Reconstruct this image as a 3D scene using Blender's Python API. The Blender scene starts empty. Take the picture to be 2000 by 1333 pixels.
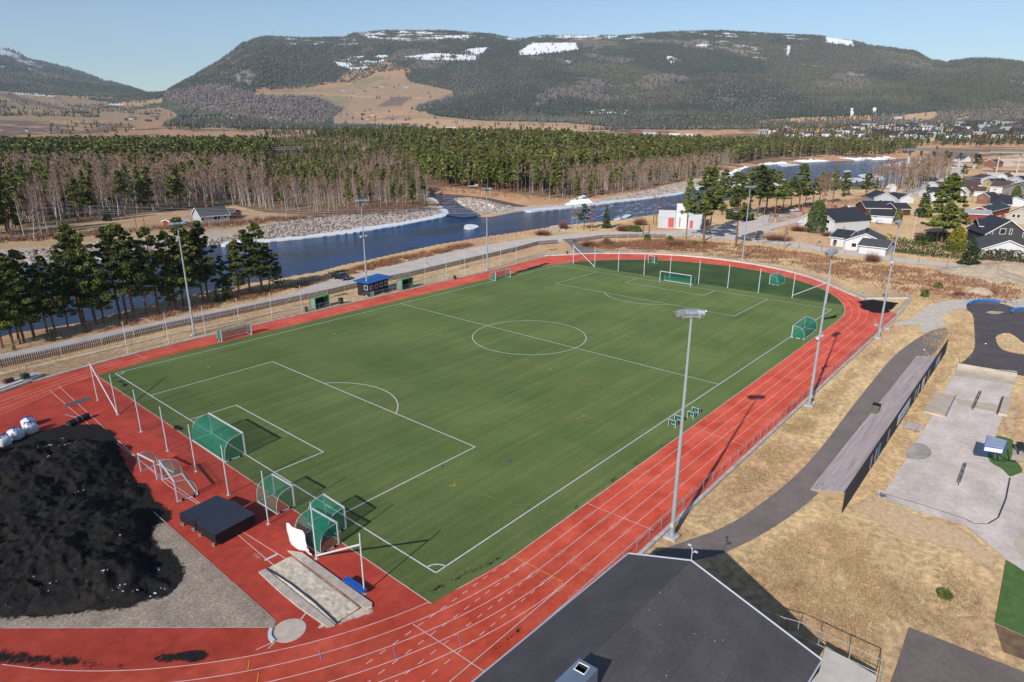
import bpy, bmesh, math, random
import numpy as np
from mathutils import Vector, Matrix
from mathutils.geometry import tessellate_polygon
random.seed(11); rng = np.random.default_rng(11)
SC = bpy.context.scene
# ---------------------------------------------------------------- camera
FOC, PW, PH = 1254.48, 2000.0, 1333.0
CAM = np.array([-26.737, -30.537, 31.105])
YAW, PIT, ROLL = 0.711834, 0.311647, 0.00053
_f0 = np.array([math.cos(YAW), math.sin(YAW), 0]); _r0 = np.array([math.sin(YAW), -math.cos(YAW), 0]); _u0 = np.array([0, 0, 1.0])
CF = math.cos(PIT)*_f0 - math.sin(PIT)*_u0; _u = math.sin(PIT)*_f0 + math.cos(PIT)*_u0
CR = math.cos(ROLL)*_r0 + math.sin(ROLL)*_u; CU = -math.sin(ROLL)*_r0 + math.cos(ROLL)*_u
cd = bpy.data.cameras.new("camera"); cam = bpy.data.objects.new("camera", cd); SC.collection.objects.link(cam)
cd.sensor_width = 36; cd.lens = FOC/PW*36; cd.clip_start = 0.5; cd.clip_end = 40000
cam.matrix_world = Matrix(((CR[0], CU[0], -CF[0], CAM[0]), (CR[1], CU[1], -CF[1], CAM[1]), (CR[2], CU[2], -CF[2], CAM[2]), (0, 0, 0, 1)))
SC.camera = cam
# ---------------------------------------------------------------- light
SUN_AZ, SUN_EL = math.radians(189.8), math.radians(29)
world = bpy.data.worlds.new("World"); SC.world = world; world.use_nodes = True
wn = world.node_tree; bg = wn.nodes["Background"]
sky = wn.nodes.new("ShaderNodeTexSky"); sky.sky_type = 'NISHITA'; sky.sun_disc = False
sky.sun_elevation = SUN_EL; sky.sun_rotation = math.pi/2 - SUN_AZ
sky.altitude = 300; sky.air_density = 1.0; sky.dust_density = 0.3; sky.ozone_density = 2.6
wn.links.new(sky.outputs[0], bg.inputs[0]); bg.inputs[1].default_value = 0.13
sl = bpy.data.lights.new("sun", 'SUN'); sl.energy = 4.5; sl.angle = math.radians(0.53); sl.color = (1.0, 0.93, 0.84)
so = bpy.data.objects.new("sun", sl); SC.collection.objects.link(so)
sd = Vector((math.cos(SUN_AZ)*math.cos(SUN_EL), math.sin(SUN_AZ)*math.cos(SUN_EL), math.sin(SUN_EL)))
so.rotation_euler = sd.to_track_quat('Z', 'Y').to_euler(); so.location = (0, 0, 200)
SC.view_settings.view_transform = 'Standard'; SC.view_settings.look = 'None'
SC.view_settings.exposure = 0.0; SC.view_settings.gamma = 1.0
# ---------------------------------------------------------------- survey helpers (map points measured from the drone position)
def ray(px, py):
    d = (px-1000)/FOC*CR - (py-666.5)/FOC*CU + CF
    return d/np.linalg.norm(d)
def G(px, py, z=0.0):
    d = ray(px, py); t = (z-CAM[2])/d[2]; p = CAM + t*d
    return np.array([p[0], p[1], z])
def G2(px, py, z=0.0): return tuple(G(px, py, z)[:2])
def proj(P):
    d = P - CAM; w = d @ CF; w = np.where(w > 1, w, 1e9)
    return 1000 + FOC*(d @ CR)/w, 666.5 - FOC*(d @ CU)/w, w
def inpoly(x, y, poly):
    c = np.zeros(np.shape(x), bool); n = len(poly); j = n-1
    for i in range(n):
        xi, yi = poly[i]; xj, yj = poly[j]
        if yi != yj:
            c ^= ((yi > y) != (yj > y)) & (x < (xj-xi)*(y-yi)/(yj-yi) + xi)
        j = i
    return c
def segdist(x, y, poly, closed=True):
    d = np.full(np.shape(x), 1e9); n = len(poly)
    for i in range(n if closed else n-1):
        ax, ay = poly[i]; bx, by = poly[(i+1) % n]; vx, vy = bx-ax, by-ay
        t = np.clip(((x-ax)*vx+(y-ay)*vy)/(vx*vx+vy*vy+1e-9), 0, 1)
        d = np.minimum(d, np.hypot(x-ax-t*vx, y-ay-t*vy))
    return d
_lat = rng.random((256, 256))
def vnoise(x, y):
    x = np.asarray(x, float); y = np.asarray(y, float)
    xi = np.floor(x).astype(int); yi = np.floor(y).astype(int); fx = x-xi; fy = y-yi
    fx = fx*fx*(3-2*fx); fy = fy*fy*(3-2*fy)
    a = _lat[xi % 256, yi % 256]; b = _lat[(xi+1) % 256, yi % 256]; c = _lat[xi % 256, (yi+1) % 256]; d = _lat[(xi+1) % 256, (yi+1) % 256]
    return (a*(1-fx)+b*fx)*(1-fy) + (c*(1-fx)+d*fx)*fy
def fbm(x, y, o=4):
    s = 0; a = .5; t = 0
    for i in range(o):
        s = s + a*vnoise(x*2**i+17.3*i, y*2**i+5.7*i); t += a; a *= .5
    return s/t
def sm(a, b, x): t = np.clip((x-a)/(b-a), 0, 1); return t*t*(3-2*t)
def densify(pts, step=2.0, closed=False, smooth=1):
    p = [np.array(q, float) for q in pts]
    for _ in range(smooth):
        q = [] if closed else [p[0]]
        n = len(p)
        for i in range(n if closed else n-1):
            a, b = p[i], p[(i+1) % n]; q += [a*.75+b*.25, a*.25+b*.75]
        if not closed: q.append(p[-1])
        p = q
    out = []; n = len(p)
    for i in range(n if closed else n-1):
        a, b = p[i], p[(i+1) % n]; k = max(1, int(np.linalg.norm(b-a)/step))
        for j in range(k): out.append(a+(b-a)*j/k)
    if not closed: out.append(p[-1])
    return out
# ---------------------------------------------------------------- materials
def lin(c): c = c/255.0; return c/12.92 if c <= .04045 else ((c+.055)/1.055)**2.4
def S(r, g, b, k=1.0): return (min(lin(r)*k, .9), min(lin(g)*k, .9), min(lin(b)*k, .9))
_mats = {}
def M(name, col=(.5, .5, .5), col2=None, rough=.7, scale=3.0, metal=0.0, bump=0.0, bscale=None, detail=6, spec=.35, attr=None, amt=.5, stretch=None, coat=0, trans=0, world_space=True, col3=None, scale3=.1, lo=.35, hi=.65, droug=0.0, streak=None, brick=None):
    if name in _mats: return _mats[name]
    m = bpy.data.materials.new(name); m.use_nodes = True; nt = m.node_tree; N = nt.nodes; L = nt.links
    b = N["Principled BSDF"]; b.inputs["Roughness"].default_value = rough; b.inputs["Metallic"].default_value = metal
    if 'Diffuse Roughness' in b.inputs: b.inputs['Diffuse Roughness'].default_value = droug
    b.inputs["Specular IOR Level"].default_value = spec; b.inputs["Coat Weight"].default_value = coat
    if trans: b.inputs["Transmission Weight"].default_value = trans
    if world_space:
        g = N.new("ShaderNodeNewGeometry"); src = g.outputs["Position"]
    else:
        g = N.new("ShaderNodeTexCoord"); src = g.outputs["Object"]
    if stretch:
        mp = N.new("ShaderNodeMapping"); mp.inputs["Scale"].default_value = stretch; L.new(src, mp.inputs[0]); src = mp.outputs[0]
    def mix(fac, a, c, mode='MIX'):
        x = N.new("ShaderNodeMix"); x.data_type = 'RGBA'; x.blend_type = mode
        if isinstance(fac, float): x.inputs[0].default_value = fac
        else: L.new(fac, x.inputs[0])
        for s, v in ((6, a), (7, c)):
            if isinstance(v, tuple): x.inputs[s].default_value = (*v, 1)
            else: L.new(v, x.inputs[s])
        return x.outputs[2]
    def noise(sc, det=detail, ramp=(lo, hi)):
        n = N.new("ShaderNodeTexNoise"); n.inputs["Scale"].default_value = sc; n.inputs["Detail"].default_value = det; n.inputs["Roughness"].default_value = .62
        L.new(src, n.inputs["Vector"])
        r = N.new("ShaderNodeMapRange"); r.inputs[1].default_value = ramp[0]; r.inputs[2].default_value = ramp[1]; L.new(n.outputs["Fac"], r.inputs[0])
        return r.outputs[0]
    base = tuple(col)
    if attr:
        a = N.new("ShaderNodeAttribute"); a.attribute_name = attr; base = a.outputs["Color"]
    if col2 is not None:
        nz = noise(scale)
        if attr:
            k1 = mix(nz, tuple([1-amt]*3), tuple([1+amt]*3)); base = mix(1.0, base, k1, 'MULTIPLY')
            nz2 = noise(scale*7); k2 = mix(nz2, tuple([1-amt*.6]*3), tuple([1+amt*.6]*3)); base = mix(1.0, base, k2, 'MULTIPLY')
        else: base = mix(nz, base, tuple(col2))
    if col3 is not None: base = mix(noise(scale3, 4), base, tuple(col3)) if not isinstance(col3, float) else mix(1.0, base, mix(noise(scale3, 4), (1-col3,)*3, (1+col3,)*3), 'MULTIPLY')
    if streak:
        mp2 = N.new("ShaderNodeMapping"); mp2.inputs["Scale"].default_value = streak[:3]; L.new(src, mp2.inputs[0]); n_ = N.new("ShaderNodeTexNoise"); n_.inputs["Scale"].default_value = 1; n_.inputs["Detail"].default_value = 4; L.new(mp2.outputs[0], n_.inputs["Vector"])
        r_ = N.new("ShaderNodeMapRange"); r_.inputs[1].default_value = .35; r_.inputs[2].default_value = .65; L.new(n_.outputs["Fac"], r_.inputs[0]); base = mix(1.0, base, mix(r_.outputs[0], (1-streak[3],)*3, (1+streak[3],)*3), 'MULTIPLY')
    if brick:
        bt = N.new("ShaderNodeTexBrick"); bt.inputs["Scale"].default_value = 1; bt.offset = brick[4] if len(brick) > 4 else .5; bt.inputs["Brick Width"].default_value = brick[0]; bt.inputs["Row Height"].default_value = brick[1]; bt.inputs["Mortar Size"].default_value = brick[2]; L.new(src, bt.inputs["Vector"])
        bt.inputs["Color1"].default_value = (1, 1, 1, 1); bt.inputs["Color2"].default_value = (.93, .93, .93, 1); bt.inputs["Mortar"].default_value = (brick[3],)*3+(1,); base = mix(1.0, base, bt.outputs["Color"], 'MULTIPLY')
    if isinstance(base, tuple): b.inputs["Base Color"].default_value = (*base, 1)
    else: L.new(base, b.inputs["Base Color"])
    if bump:
        n = N.new("ShaderNodeTexNoise"); n.inputs["Scale"].default_value = bscale or scale*3; n.inputs["Detail"].default_value = 5; L.new(src, n.inputs["Vector"])
        bp = N.new("ShaderNodeBump"); bp.inputs["Strength"].default_value = min(1, bump*2); bp.inputs["Distance"].default_value = bump; L.new(n.outputs["Fac"], bp.inputs["Height"]); L.new(bp.outputs[0], b.inputs["Normal"])
    _mats[name] = m; return m
# ---------------------------------------------------------------- mesh helpers
class MB:
    def __init__(s): s.v = []; s.f = []; s.mi = []; s.m = 0; s.n = 0
    def add(s, vs, fs):
        o = s.n; s.v.extend([tuple(map(float, p)) for p in vs]); s.n += len(vs)
        for q in fs: s.f.append(tuple(o+i for i in q)); s.mi.append(s.m)
        return s
    def box(s, c, d, rz=0, tilt=None):
        x, y, z = d[0]/2, d[1]/2, d[2]/2
        vs = [(-x, -y, -z), (x, -y, -z), (x, y, -z), (-x, y, -z), (-x, -y, z), (x, -y, z), (x, y, z), (-x, y, z)]
        R = Matrix.Rotation(rz, 3, 'Z')
        if tilt: R = R @ Matrix.Rotation(tilt[0], 3, 'X') @ Matrix.Rotation(tilt[1], 3, 'Y')
        vs = [tuple(R @ Vector(p) + Vector(c)) for p in vs]
        return s.add(vs, [(0, 3, 2, 1), (4, 5, 6, 7), (0, 1, 5, 4), (1, 2, 6, 5), (2, 3, 7, 6), (3, 0, 4, 7)])
    def bar(s, p, q, r, r2=None, n=8, cap=True):
        p = Vector(p); q = Vector(q); d = (q-p)
        if d.length < 1e-6: return s
        z = d.normalized(); x = z.orthogonal().normalized(); y = z.cross(x); r2 = r if r2 is None else r2
        vs = []
        for c, rr in ((p, r), (q, r2)):
            for i in range(n):
                a = 2*math.pi*(i+.5)/n; vs.append(c + x*math.cos(a)*rr + y*math.sin(a)*rr)
        fs = [(i, (i+1) % n, n+(i+1) % n, n+i) for i in range(n)]
        if cap: fs += [tuple(range(n-1, -1, -1)), tuple(range(n, 2*n))]
        return s.add(vs, fs)
    def path(s, pts, r, n=6):
        for a, b in zip(pts[:-1], pts[1:]): s.bar(a, b, r, n=n)
        return s
    def prism(s, poly, z0, z1):
        n = len(poly); vs = [(p[0], p[1], z0) for p in poly]+[(p[0], p[1], z1) for p in poly]
        tri = tessellate_polygon([[Vector((p[0], p[1], 0)) for p in poly]])
        fs = [tuple(i+n for i in t) for t in tri] + [tuple(reversed(t)) for t in tri]
        fs += [(i, (i+1) % n, n+(i+1) % n, n+i) for i in range(n)]
        return s.add(vs, fs)
    def sheet(s, poly, z):
        tri = tessellate_polygon([[Vector((p[0], p[1], 0)) for p in poly]])
        return s.add([(p[0], p[1], z) for p in poly], [tuple(t) for t in tri])
    def ribbon(s, pts, w, z=None, nrm=(0, 0, 1)):
        P = [Vector((*p[:2], z)) if z is not None else Vector(p) for p in pts]; nr = Vector(nrm); vs = []
        for i, p in enumerate(P):
            t = (P[min(i+1, len(P)-1)]-P[max(i-1, 0)]); sd_ = t.cross(nr)
            sd_ = sd_.normalized()*(w/2) if sd_.length > 1e-6 else Vector((w/2, 0, 0))
            vs += [p-sd_, p+sd_]
        return s.add(vs, [(2*i, 2*i+1, 2*i+3, 2*i+2) for i in range(len(P)-1)])
    def net(s, rows, w, nrm):
        # rows: grid of points; a strip along every row and every column
        for r in rows: s.ribbon(r, w, nrm=nrm)
        for j in range(len(rows[0])): s.ribbon([r[j] for r in rows], w, nrm=nrm)
        return s
    def build(s, name, mat, parent=None, smooth=False, kind=None, loc=None):
        me = bpy.data.meshes.new(name); me.from_pydata(s.v, [], s.f)
        for m in (mat if isinstance(mat, (list, tuple)) else [mat]): me.materials.append(m)
        if any(s.mi): me.polygons.foreach_set("material_index", s.mi)
        bm = bmesh.new(); bm.from_mesh(me)
        if not getattr(s, 'raw', False): bmesh.ops.recalc_face_normals(bm, faces=bm.faces)
        bm.to_mesh(me); bm.free()
        if smooth: me.polygons.foreach_set("use_smooth", [True]*len(me.polygons))
        o = bpy.data.objects.new(name, me); SC.collection.objects.link(o)
        if parent: o.parent = parent
        if kind: o["kind"] = kind
        if loc is not None: o.location = loc
        return o
def npmesh(name, V, F, mat, parent=None, kind=None, col=None, smooth=False, cname="cover"):
    V = np.asarray(V, np.float32); F = np.asarray(F, np.int32); k = F.shape[1]
    me = bpy.data.meshes.new(name); me.vertices.add(len(V)); me.vertices.foreach_set("co", V.ravel())
    me.loops.add(F.size); me.loops.foreach_set("vertex_index", F.ravel())
    me.polygons.add(len(F)); me.polygons.foreach_set("loop_start", np.arange(0, F.size, k, dtype=np.int32))
    try: me.polygons.foreach_set("loop_total", np.full(len(F), k, np.int32))
    except Exception: pass
    if col is not None:
        a = me.attributes.new(cname, 'FLOAT_COLOR', 'POINT'); c = np.ones((len(V), 4), np.float32); c[:, :3] = col; a.data.foreach_set("color", c.ravel())
    me.materials.append(mat); me.update(); me.validate()
    if smooth: me.polygons.foreach_set("use_smooth", np.ones(len(F), bool))
    o = bpy.data.objects.new(name, me); SC.collection.objects.link(o)
    if parent: o.parent = parent
    if kind: o["kind"] = kind
    return o
def tag(o, label, cat, group=None):
    o["label"] = label; o["category"] = cat
    if group: o["group"] = group
    return o
def thing(name, label, cat, loc=(0, 0, 0), rz=0, group=None):
    o = bpy.data.objects.new(name, None); SC.collection.objects.link(o); o.empty_display_size = .3
    o.location = tuple(map(float, loc)); o.rotation_euler = (0, 0, rz); return tag(o, label, cat, group)
def dup(root, loc, rz=0, label=None, group=None, scale=None, tilt=None):
    kids = [(c, list(c.children)) for c in root.children]
    r = root.copy(); SC.collection.objects.link(r); r.location = tuple(map(float, loc)); r.rotation_euler = (tilt[0] if tilt else 0, tilt[1] if tilt else 0, rz)
    if scale: r.scale = (scale if isinstance(scale, tuple) else (scale,)*3)
    if label: r["label"] = label
    if group: r["group"] = group
    for c, gs in kids:
        k = c.copy(); SC.collection.objects.link(k); k.parent = r
        for g in gs: h = g.copy(); SC.collection.objects.link(h); h.parent = k
    return r
# ================================================================ terrain
def azof(x): d = ray(x, 205); return math.atan2(d[1], d[0])
def tel(x, y): d = ray(x, y); return d[2]/math.hypot(d[0], d[1])
RIDGE = [(-900, 70), (-300, 62), (-60, 78), (0, 84), (30, 90), (60, 103), (75, 114), (110, 120), (150, 131), (200, 151), (250, 168), (300, 180), (322, 183), (345, 170), (390, 147), (440, 121), (468, 101), (482, 89), (510, 77), (530, 72), (600, 74), (680, 73), (700, 65), (760, 60), (870, 60), (960, 67), (1010, 76), (1030, 75), (1055, 70), (1100, 69), (1200, 70), (1310, 63), (1400, 62), (1500, 69), (1580, 73), (1650, 82), (1680, 92), (1730, 98), (1770, 104), (1800, 119), (1832, 125), (1880, 117), (1930, 119), (2000, 127), (2150, 135), (2600, 120), (3100, 130)]
_cx = np.array([r[0] for r in RIDGE], float)
def col(tab): return np.interp(_cx, [t[0] for t in tab], [t[1] for t in tab])
_caz = np.array([azof(x) for x in _cx])
_main = np.clip((_cx-250)/70, 0, 1)
RK = np.array([0, 500, 800, 1100, 1500, 2000, 2600, 3300, 4100, 5000, 6500, 8500, 12000, 20000.])
ZT = np.zeros((len(_cx), len(RK)))
ZT[:, 2] = col([(0, 3), (500, 4), (650, 12), (900, 15), (1100, 12), (1200, 8), (1400, 5), (1700, 3), (2000, 3)])
ZT[:, 3] = col([(0, 5), (500, 6), (650, 20), (900, 22), (1100, 18), (1200, 12), (1400, 8), (1700, 5), (2000, 6)])
ZT[:, 4] = col([(0, 8), (500, 8), (650, 22), (900, 22), (1100, 18), (1200, 13), (1400, 10), (1700, 9), (2000, 10)])
_ys = {5: [(0, 251), (320, 252), (500, 257), (900, 257), (1200, 257), (1400, 256), (1700, 253), (2000, 250)],
       6: [(0, 226), (150, 231), (320, 236), (400, 240), (500, 245), (650, 251), (900, 246), (1200, 249), (1400, 247), (1700, 241), (2000, 238)],
       7: [(0, 198), (150, 203), (320, 213), (400, 203), (500, 198), (650, 212), (900, 208), (1200, 203), (1400, 203), (1700, 205), (2000, 208)],
       8: [(0, 187), (150, 191), (320, 196), (400, 172), (500, 140), (650, 172), (900, 138), (1200, 132), (1400, 128), (1700, 150), (2000, 163)]}
for k, t in _ys.items():
    ZT[:, k] = [CAM[2]+RK[k]*tel(x, y) for x, y in zip(_cx, col(t))]
_ry = np.array([r[1] for r in RIDGE], float)
for i, x in enumerate(_cx):
    m = _main[i]
    y5 = _ry[i]*m + (1-m)*np.interp(x, [0, 150, 320], [179, 185, 190]); ZT[i, 9] = CAM[2]+5000*tel(x, y5)
    y65 = (_ry[i]+16)*m + (1-m)*np.interp(x, [0, 150, 320], [142, 163, 187]); ZT[i, 10] = CAM[2]+6500*tel(x, y65)
    y85 = (_ry[i]+40)*m + (1-m)*_ry[i]; ZT[i, 11] = CAM[2]+8500*tel(x, y85)
    ZT[i, 12] = CAM[2]+(ZT[i, 11]-CAM[2])*.9; ZT[i, 13] = ZT[i, 12]*.6
_o = np.argsort(_caz); _caz = _caz[_o]; ZT = ZT[_o]
# river outline (water level -3)
WL = -3.0
RIV_PX = [(-260, 745), (-60, 690), (60, 664), (150, 650), (215, 632), (300, 610), (380, 590), (470, 572), (560, 556), (600, 549), (645, 536), (700, 524), (760, 510), (830, 494), (920, 478), (1000, 466), (1060, 456), (1120, 449), (1200, 441), (1240, 434), (1280, 428), (1330, 420), (1400, 402), (1470, 388), (1540, 381), (1620, 378), (1690, 372), (1730, 366), (1760, 356), (1790, 345), (1830, 330), (1800, 322), (1840, 315), (1800, 311)]
_NN = len(RIV_PX)
RIV_PX = RIV_PX + [(1765, 311), (1700, 313), (1600, 316), (1500, 322), (1455, 328), (1440, 337), (1400, 352), (1340, 376), (1270, 386), (1200, 393), (1140, 401), (1060, 409), (1010, 414), (960, 424), (905, 424), (875, 419), (830, 428), (760, 440), (680, 451), (640, 457), (590, 464), (520, 470), (459, 472), (430, 477), (360, 486), (270, 497), (178, 507), (90, 514), (43, 517), (-60, 524), (-300, 540)]
RIV = [G2(x, y, WL) for x, y in RIV_PX]
TRIB_PX = [(872, 421), (855, 408), (862, 400), (848, 392), (832, 386), (838, 378), (870, 379), (905, 382), (960, 388), (1005, 398), (1035, 404), (1010, 405), (960, 395), (915, 388), (885, 388), (900, 400), (925, 412), (940, 422), (905, 426)]
TRIB = [G2(x, y, WL+.3) for x, y in TRIB_PX]
_NEAR = RIV[:_NN]; _FAR = RIV[_NN:]
def H(x, y):
    x = np.asarray(x, float); y = np.asarray(y, float)
    dx = x-CAM[0]; dy = y-CAM[1]; r = np.hypot(dx, dy); az = np.arctan2(dy, dx)
    az = np.where(az < -2.0, az+2*math.pi, az); az = np.clip(az, _caz[0], _caz[-1])
    c = np.interp(az, _caz, np.arange(len(_caz))); c0 = np.clip(np.floor(c).astype(int), 0, len(_caz)-2); cf = c-c0
    k = np.clip(np.searchsorted(RK, r, side='right')-1, 0, len(RK)-2); kf = np.clip((r-RK[k])/(RK[k+1]-RK[k]), 0, 1)
    z = (ZT[c0, k]*(1-kf)+ZT[c0, k+1]*kf)*(1-cf) + (ZT[c0+1, k]*(1-kf)+ZT[c0+1, k+1]*kf)*cf
    am = sm(2300, 3300, r)*(1-.9*np.exp(-((r-5000)/600.)**2))
    am = np.where(r > 6600, .5, am)
    z = z + am*(150*(fbm(x/1000.+3, y/1000., 4)-.5) + 22*(fbm(x/210.+9, y/210., 3)-.5))
    z = z + sm(600, 1200, r)*(1-sm(2200, 3000, r))*5*(fbm(x/160., y/160., 3)-.5)
    near = r < 1500
    if np.any(near):
        xs = x[near]; ys = y[near]; zs = z[near]
        dn = segdist(xs, ys, _NEAR, False); df = segdist(xs, ys, _FAR, False); ins = inpoly(xs, ys, RIV)
        dt = segdist(xs, ys, TRIB); it = inpoly(xs, ys, TRIB)
        d = np.minimum(dn, df)
        fl = sm(30, 160, np.minimum(d, dt)); zs = zs*fl
        wn_ = 5.0; wf = 26.0
        up = np.where(dn < df, np.clip(dn/wn_, 0, 1), np.clip(df/wf, 0, 1)**.8)
        zs = zs + (WL)*(1-up)
        ext = np.clip(1-dt/12., 0, 1); zs = np.where(~ins, np.minimum(zs, zs*(1-ext)+(WL+.3)*ext), zs)
        zs = np.where(ins, WL-.15-np.clip(d*.25, 0, 3), zs)
        zs = np.where(it & ~ins, WL+.15-np.clip(dt*.2, 0, .6), zs)
        z = z.copy(); z[near] = zs
    return z
def H1(x, y): return float(H(np.array([x]), np.array([y]))[0])
def GT(px, py):
    """point of the terrain seen at a photo pixel"""
    d = ray(px, py); h = math.hypot(d[0], d[1]); rr = np.exp(np.linspace(math.log(120), math.log(9500), 900))
    x = CAM[0]+d[0]/h*rr; y = CAM[1]+d[1]/h*rr; z = CAM[2]+d[2]/h*rr; hz = H(x, y); k = np.argmax(hz >= z)
    if hz[k] < z[k]: k = len(rr)-1
    return np.array([x[k], y[k], hz[k]])
# cover classes : (colour, [pixel polygons])
TAN = S(168, 145, 111, 1.12); TAN2 = S(164, 136, 106, 1.05); SCRUB = S(150, 118, 92, 1.25); FLOOR = S(112, 92, 72, 1.0); DARKF = S(74, 76, 68, 1.0)
ROCK = S(156, 144, 134, 1.15); SNOW = (.82, .84, .88); PLOUGH = S(104, 88, 80, 1.2); FIELD = S(150, 126, 102, 1.0); GRAV = S(190, 180, 166, 1.3); PURP = S(124, 108, 104, 1.0); GREENF = S(132, 124, 92, 1.0)
COVER = [
 (FLOOR, [(-3000, 600), (-3000, 240), (5000, 240), (5000, 345), (1500, 372), (1120, 392), (1000, 382), (830, 372), (836, 405), (700, 414), (600, 420), (520, 416), (460, 402), (230, 424), (60, 440), (-200, 450)]),
 (SCRUB, [(830, 362), (960, 374), (1100, 389), (1260, 371), (1340, 352), (1420, 330), (1440, 338), (1340, 378), (1140, 402), (1010, 414), (940, 395), (840, 378)]),
 (TAN2, [(-100, 452), (60, 440), (230, 424), (300, 412), (380, 430), (470, 424), (520, 430), (560, 424), (620, 436), (480, 446), (300, 462), (100, 480), (-100, 492)]),
 (ROCK, [(-200, 494), (100, 482), (300, 463), (480, 446), (640, 420), (760, 412), (850, 402), (880, 412), (880, 428), (700, 460), (430, 490), (60, 528), (-200, 545)]),
 (ROCK, [(880, 384), (930, 388), (1010, 402), (1060, 402), (1140, 394), (1260, 372), (1340, 354), (1420, 330), (1450, 338), (1340, 384), (1140, 412), (1000, 422), (900, 412)]),
 (GRAV, [(882, 387), (930, 392), (985, 404), (975, 414), (935, 418), (905, 404)]),
 (SNOW, [(1436, 330), (1500, 318), (1600, 311), (1700, 308), (1766, 305), (1770, 312), (1600, 320), (1500, 325), (1460, 336), (1400, 356)]),
 (SNOW, [(1140, 380), (1155, 394), (1170, 404), (1120, 406), (1100, 401)]),
 # mountains
 (DARKF, [(-3000, -500), (5000, -500), (5000, 236), (2000, 236), (1480, 243), (1240, 258), (900, 246), (650, 248), (540, 246), (330, 240), (320, 190), (200, 190), (0, 178), (-3000, 180)]),
 (PURP, [(322, 180), (420, 165), (520, 186), (600, 186), (672, 205), (674, 222), (620, 246), (560, 240), (440, 226), (360, 212), (320, 195)]),
 (PURP, [(1480, 238), (1700, 228), (2000, 212), (2300, 205), (2300, 240), (1480, 247)]),
 (FIELD, [(500, 178), (600, 172), (655, 162), (700, 162), (735, 142), (785, 138), (800, 160), (885, 178), (885, 190), (830, 202), (790, 217), (745, 220), (700, 222), (660, 240), (645, 232), (673, 213), (620, 190), (520, 187)]),
 (FIELD, [(650, 233), (700, 220), (800, 214), (860, 228), (940, 236), (1100, 240), (1235, 252), (1000, 258), (900, 250), (760, 248), (650, 248)]),
 (SCRUB, [(655, 160), (690, 130), (720, 126), (765, 118), (803, 138), (790, 150), (745, 152), (700, 166)]),
 (PURP, [(895, 178), (905, 184), (885, 200), (840, 216), (800, 224), (765, 234), (745, 232), (800, 214), (850, 194)]),
 (SCRUB, [(500, 172), (560, 166), (660, 160), (720, 160), (700, 170), (640, 172), (560, 176), (500, 180)]),
 (TAN2, [(500, 181), (620, 181), (700, 187), (780, 190), (860, 192), (860, 194), (780, 193), (700, 190), (620, 184), (500, 184)]),
 (SCRUB, [(690, 219), (745, 218), (800, 210), (840, 214), (850, 222), (790, 226), (730, 232), (700, 228)]),
 (FLOOR, [(0, 220), (60, 222), (130, 225), (180, 226), (175, 231), (100, 230), (0, 226)]), (FLOOR, [(145, 222), (170, 214), (225, 208), (225, 213), (180, 219), (150, 226)]),
 (GREENF, [(670, 170), (700, 159), (740, 148), (752, 152), (702, 172)]),
 (GREENF, [(620, 192), (660, 188), (690, 196), (660, 206)]),
 (PLOUGH, [(735, 209), (765, 190), (808, 190), (782, 207)]),
 (FIELD, [(-600, 170), (0, 178), (60, 184), (130, 188), (200, 200), (330, 215), (352, 226), (330, 244), (290, 246), (200, 238), (100, 238), (0, 236), (-600, 236)]),
 (PLOUGH, [(-600, 234), (0, 235), (90, 238), (240, 249), (120, 262), (-600, 262)]),
 (PLOUGH, [(0, 182), (20, 184), (140, 214), (120, 216), (60, 204), (0, 188)]),
 (FIELD, [(270, 268), (400, 256), (500, 258), (560, 262), (520, 276), (380, 280)]),
 (TAN2, [(1480, 236), (1560, 230), (1700, 226), (1720, 250), (1600, 258), (1480, 262)]),
 (TAN2, [(1725, 238), (1770, 224), (1830, 218), (1830, 232), (1800, 242), (1730, 250)]),
 (TAN2, [(1860, 234), (1890, 228), (1900, 236), (1870, 240)]),
 (TAN2, [(690, 246), (740, 236), (850, 232), (950, 242), (1180, 250), (1060, 262), (860, 254)]),
 (S(170, 158, 146, 1.1), [(1905, 340), (1935, 306), (2100, 296), (2100, 380), (2000, 352)]),
 (TAN2, [(1860, 320), (1905, 318), (1925, 340), (1885, 345), (1866, 332)]),
]
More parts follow.
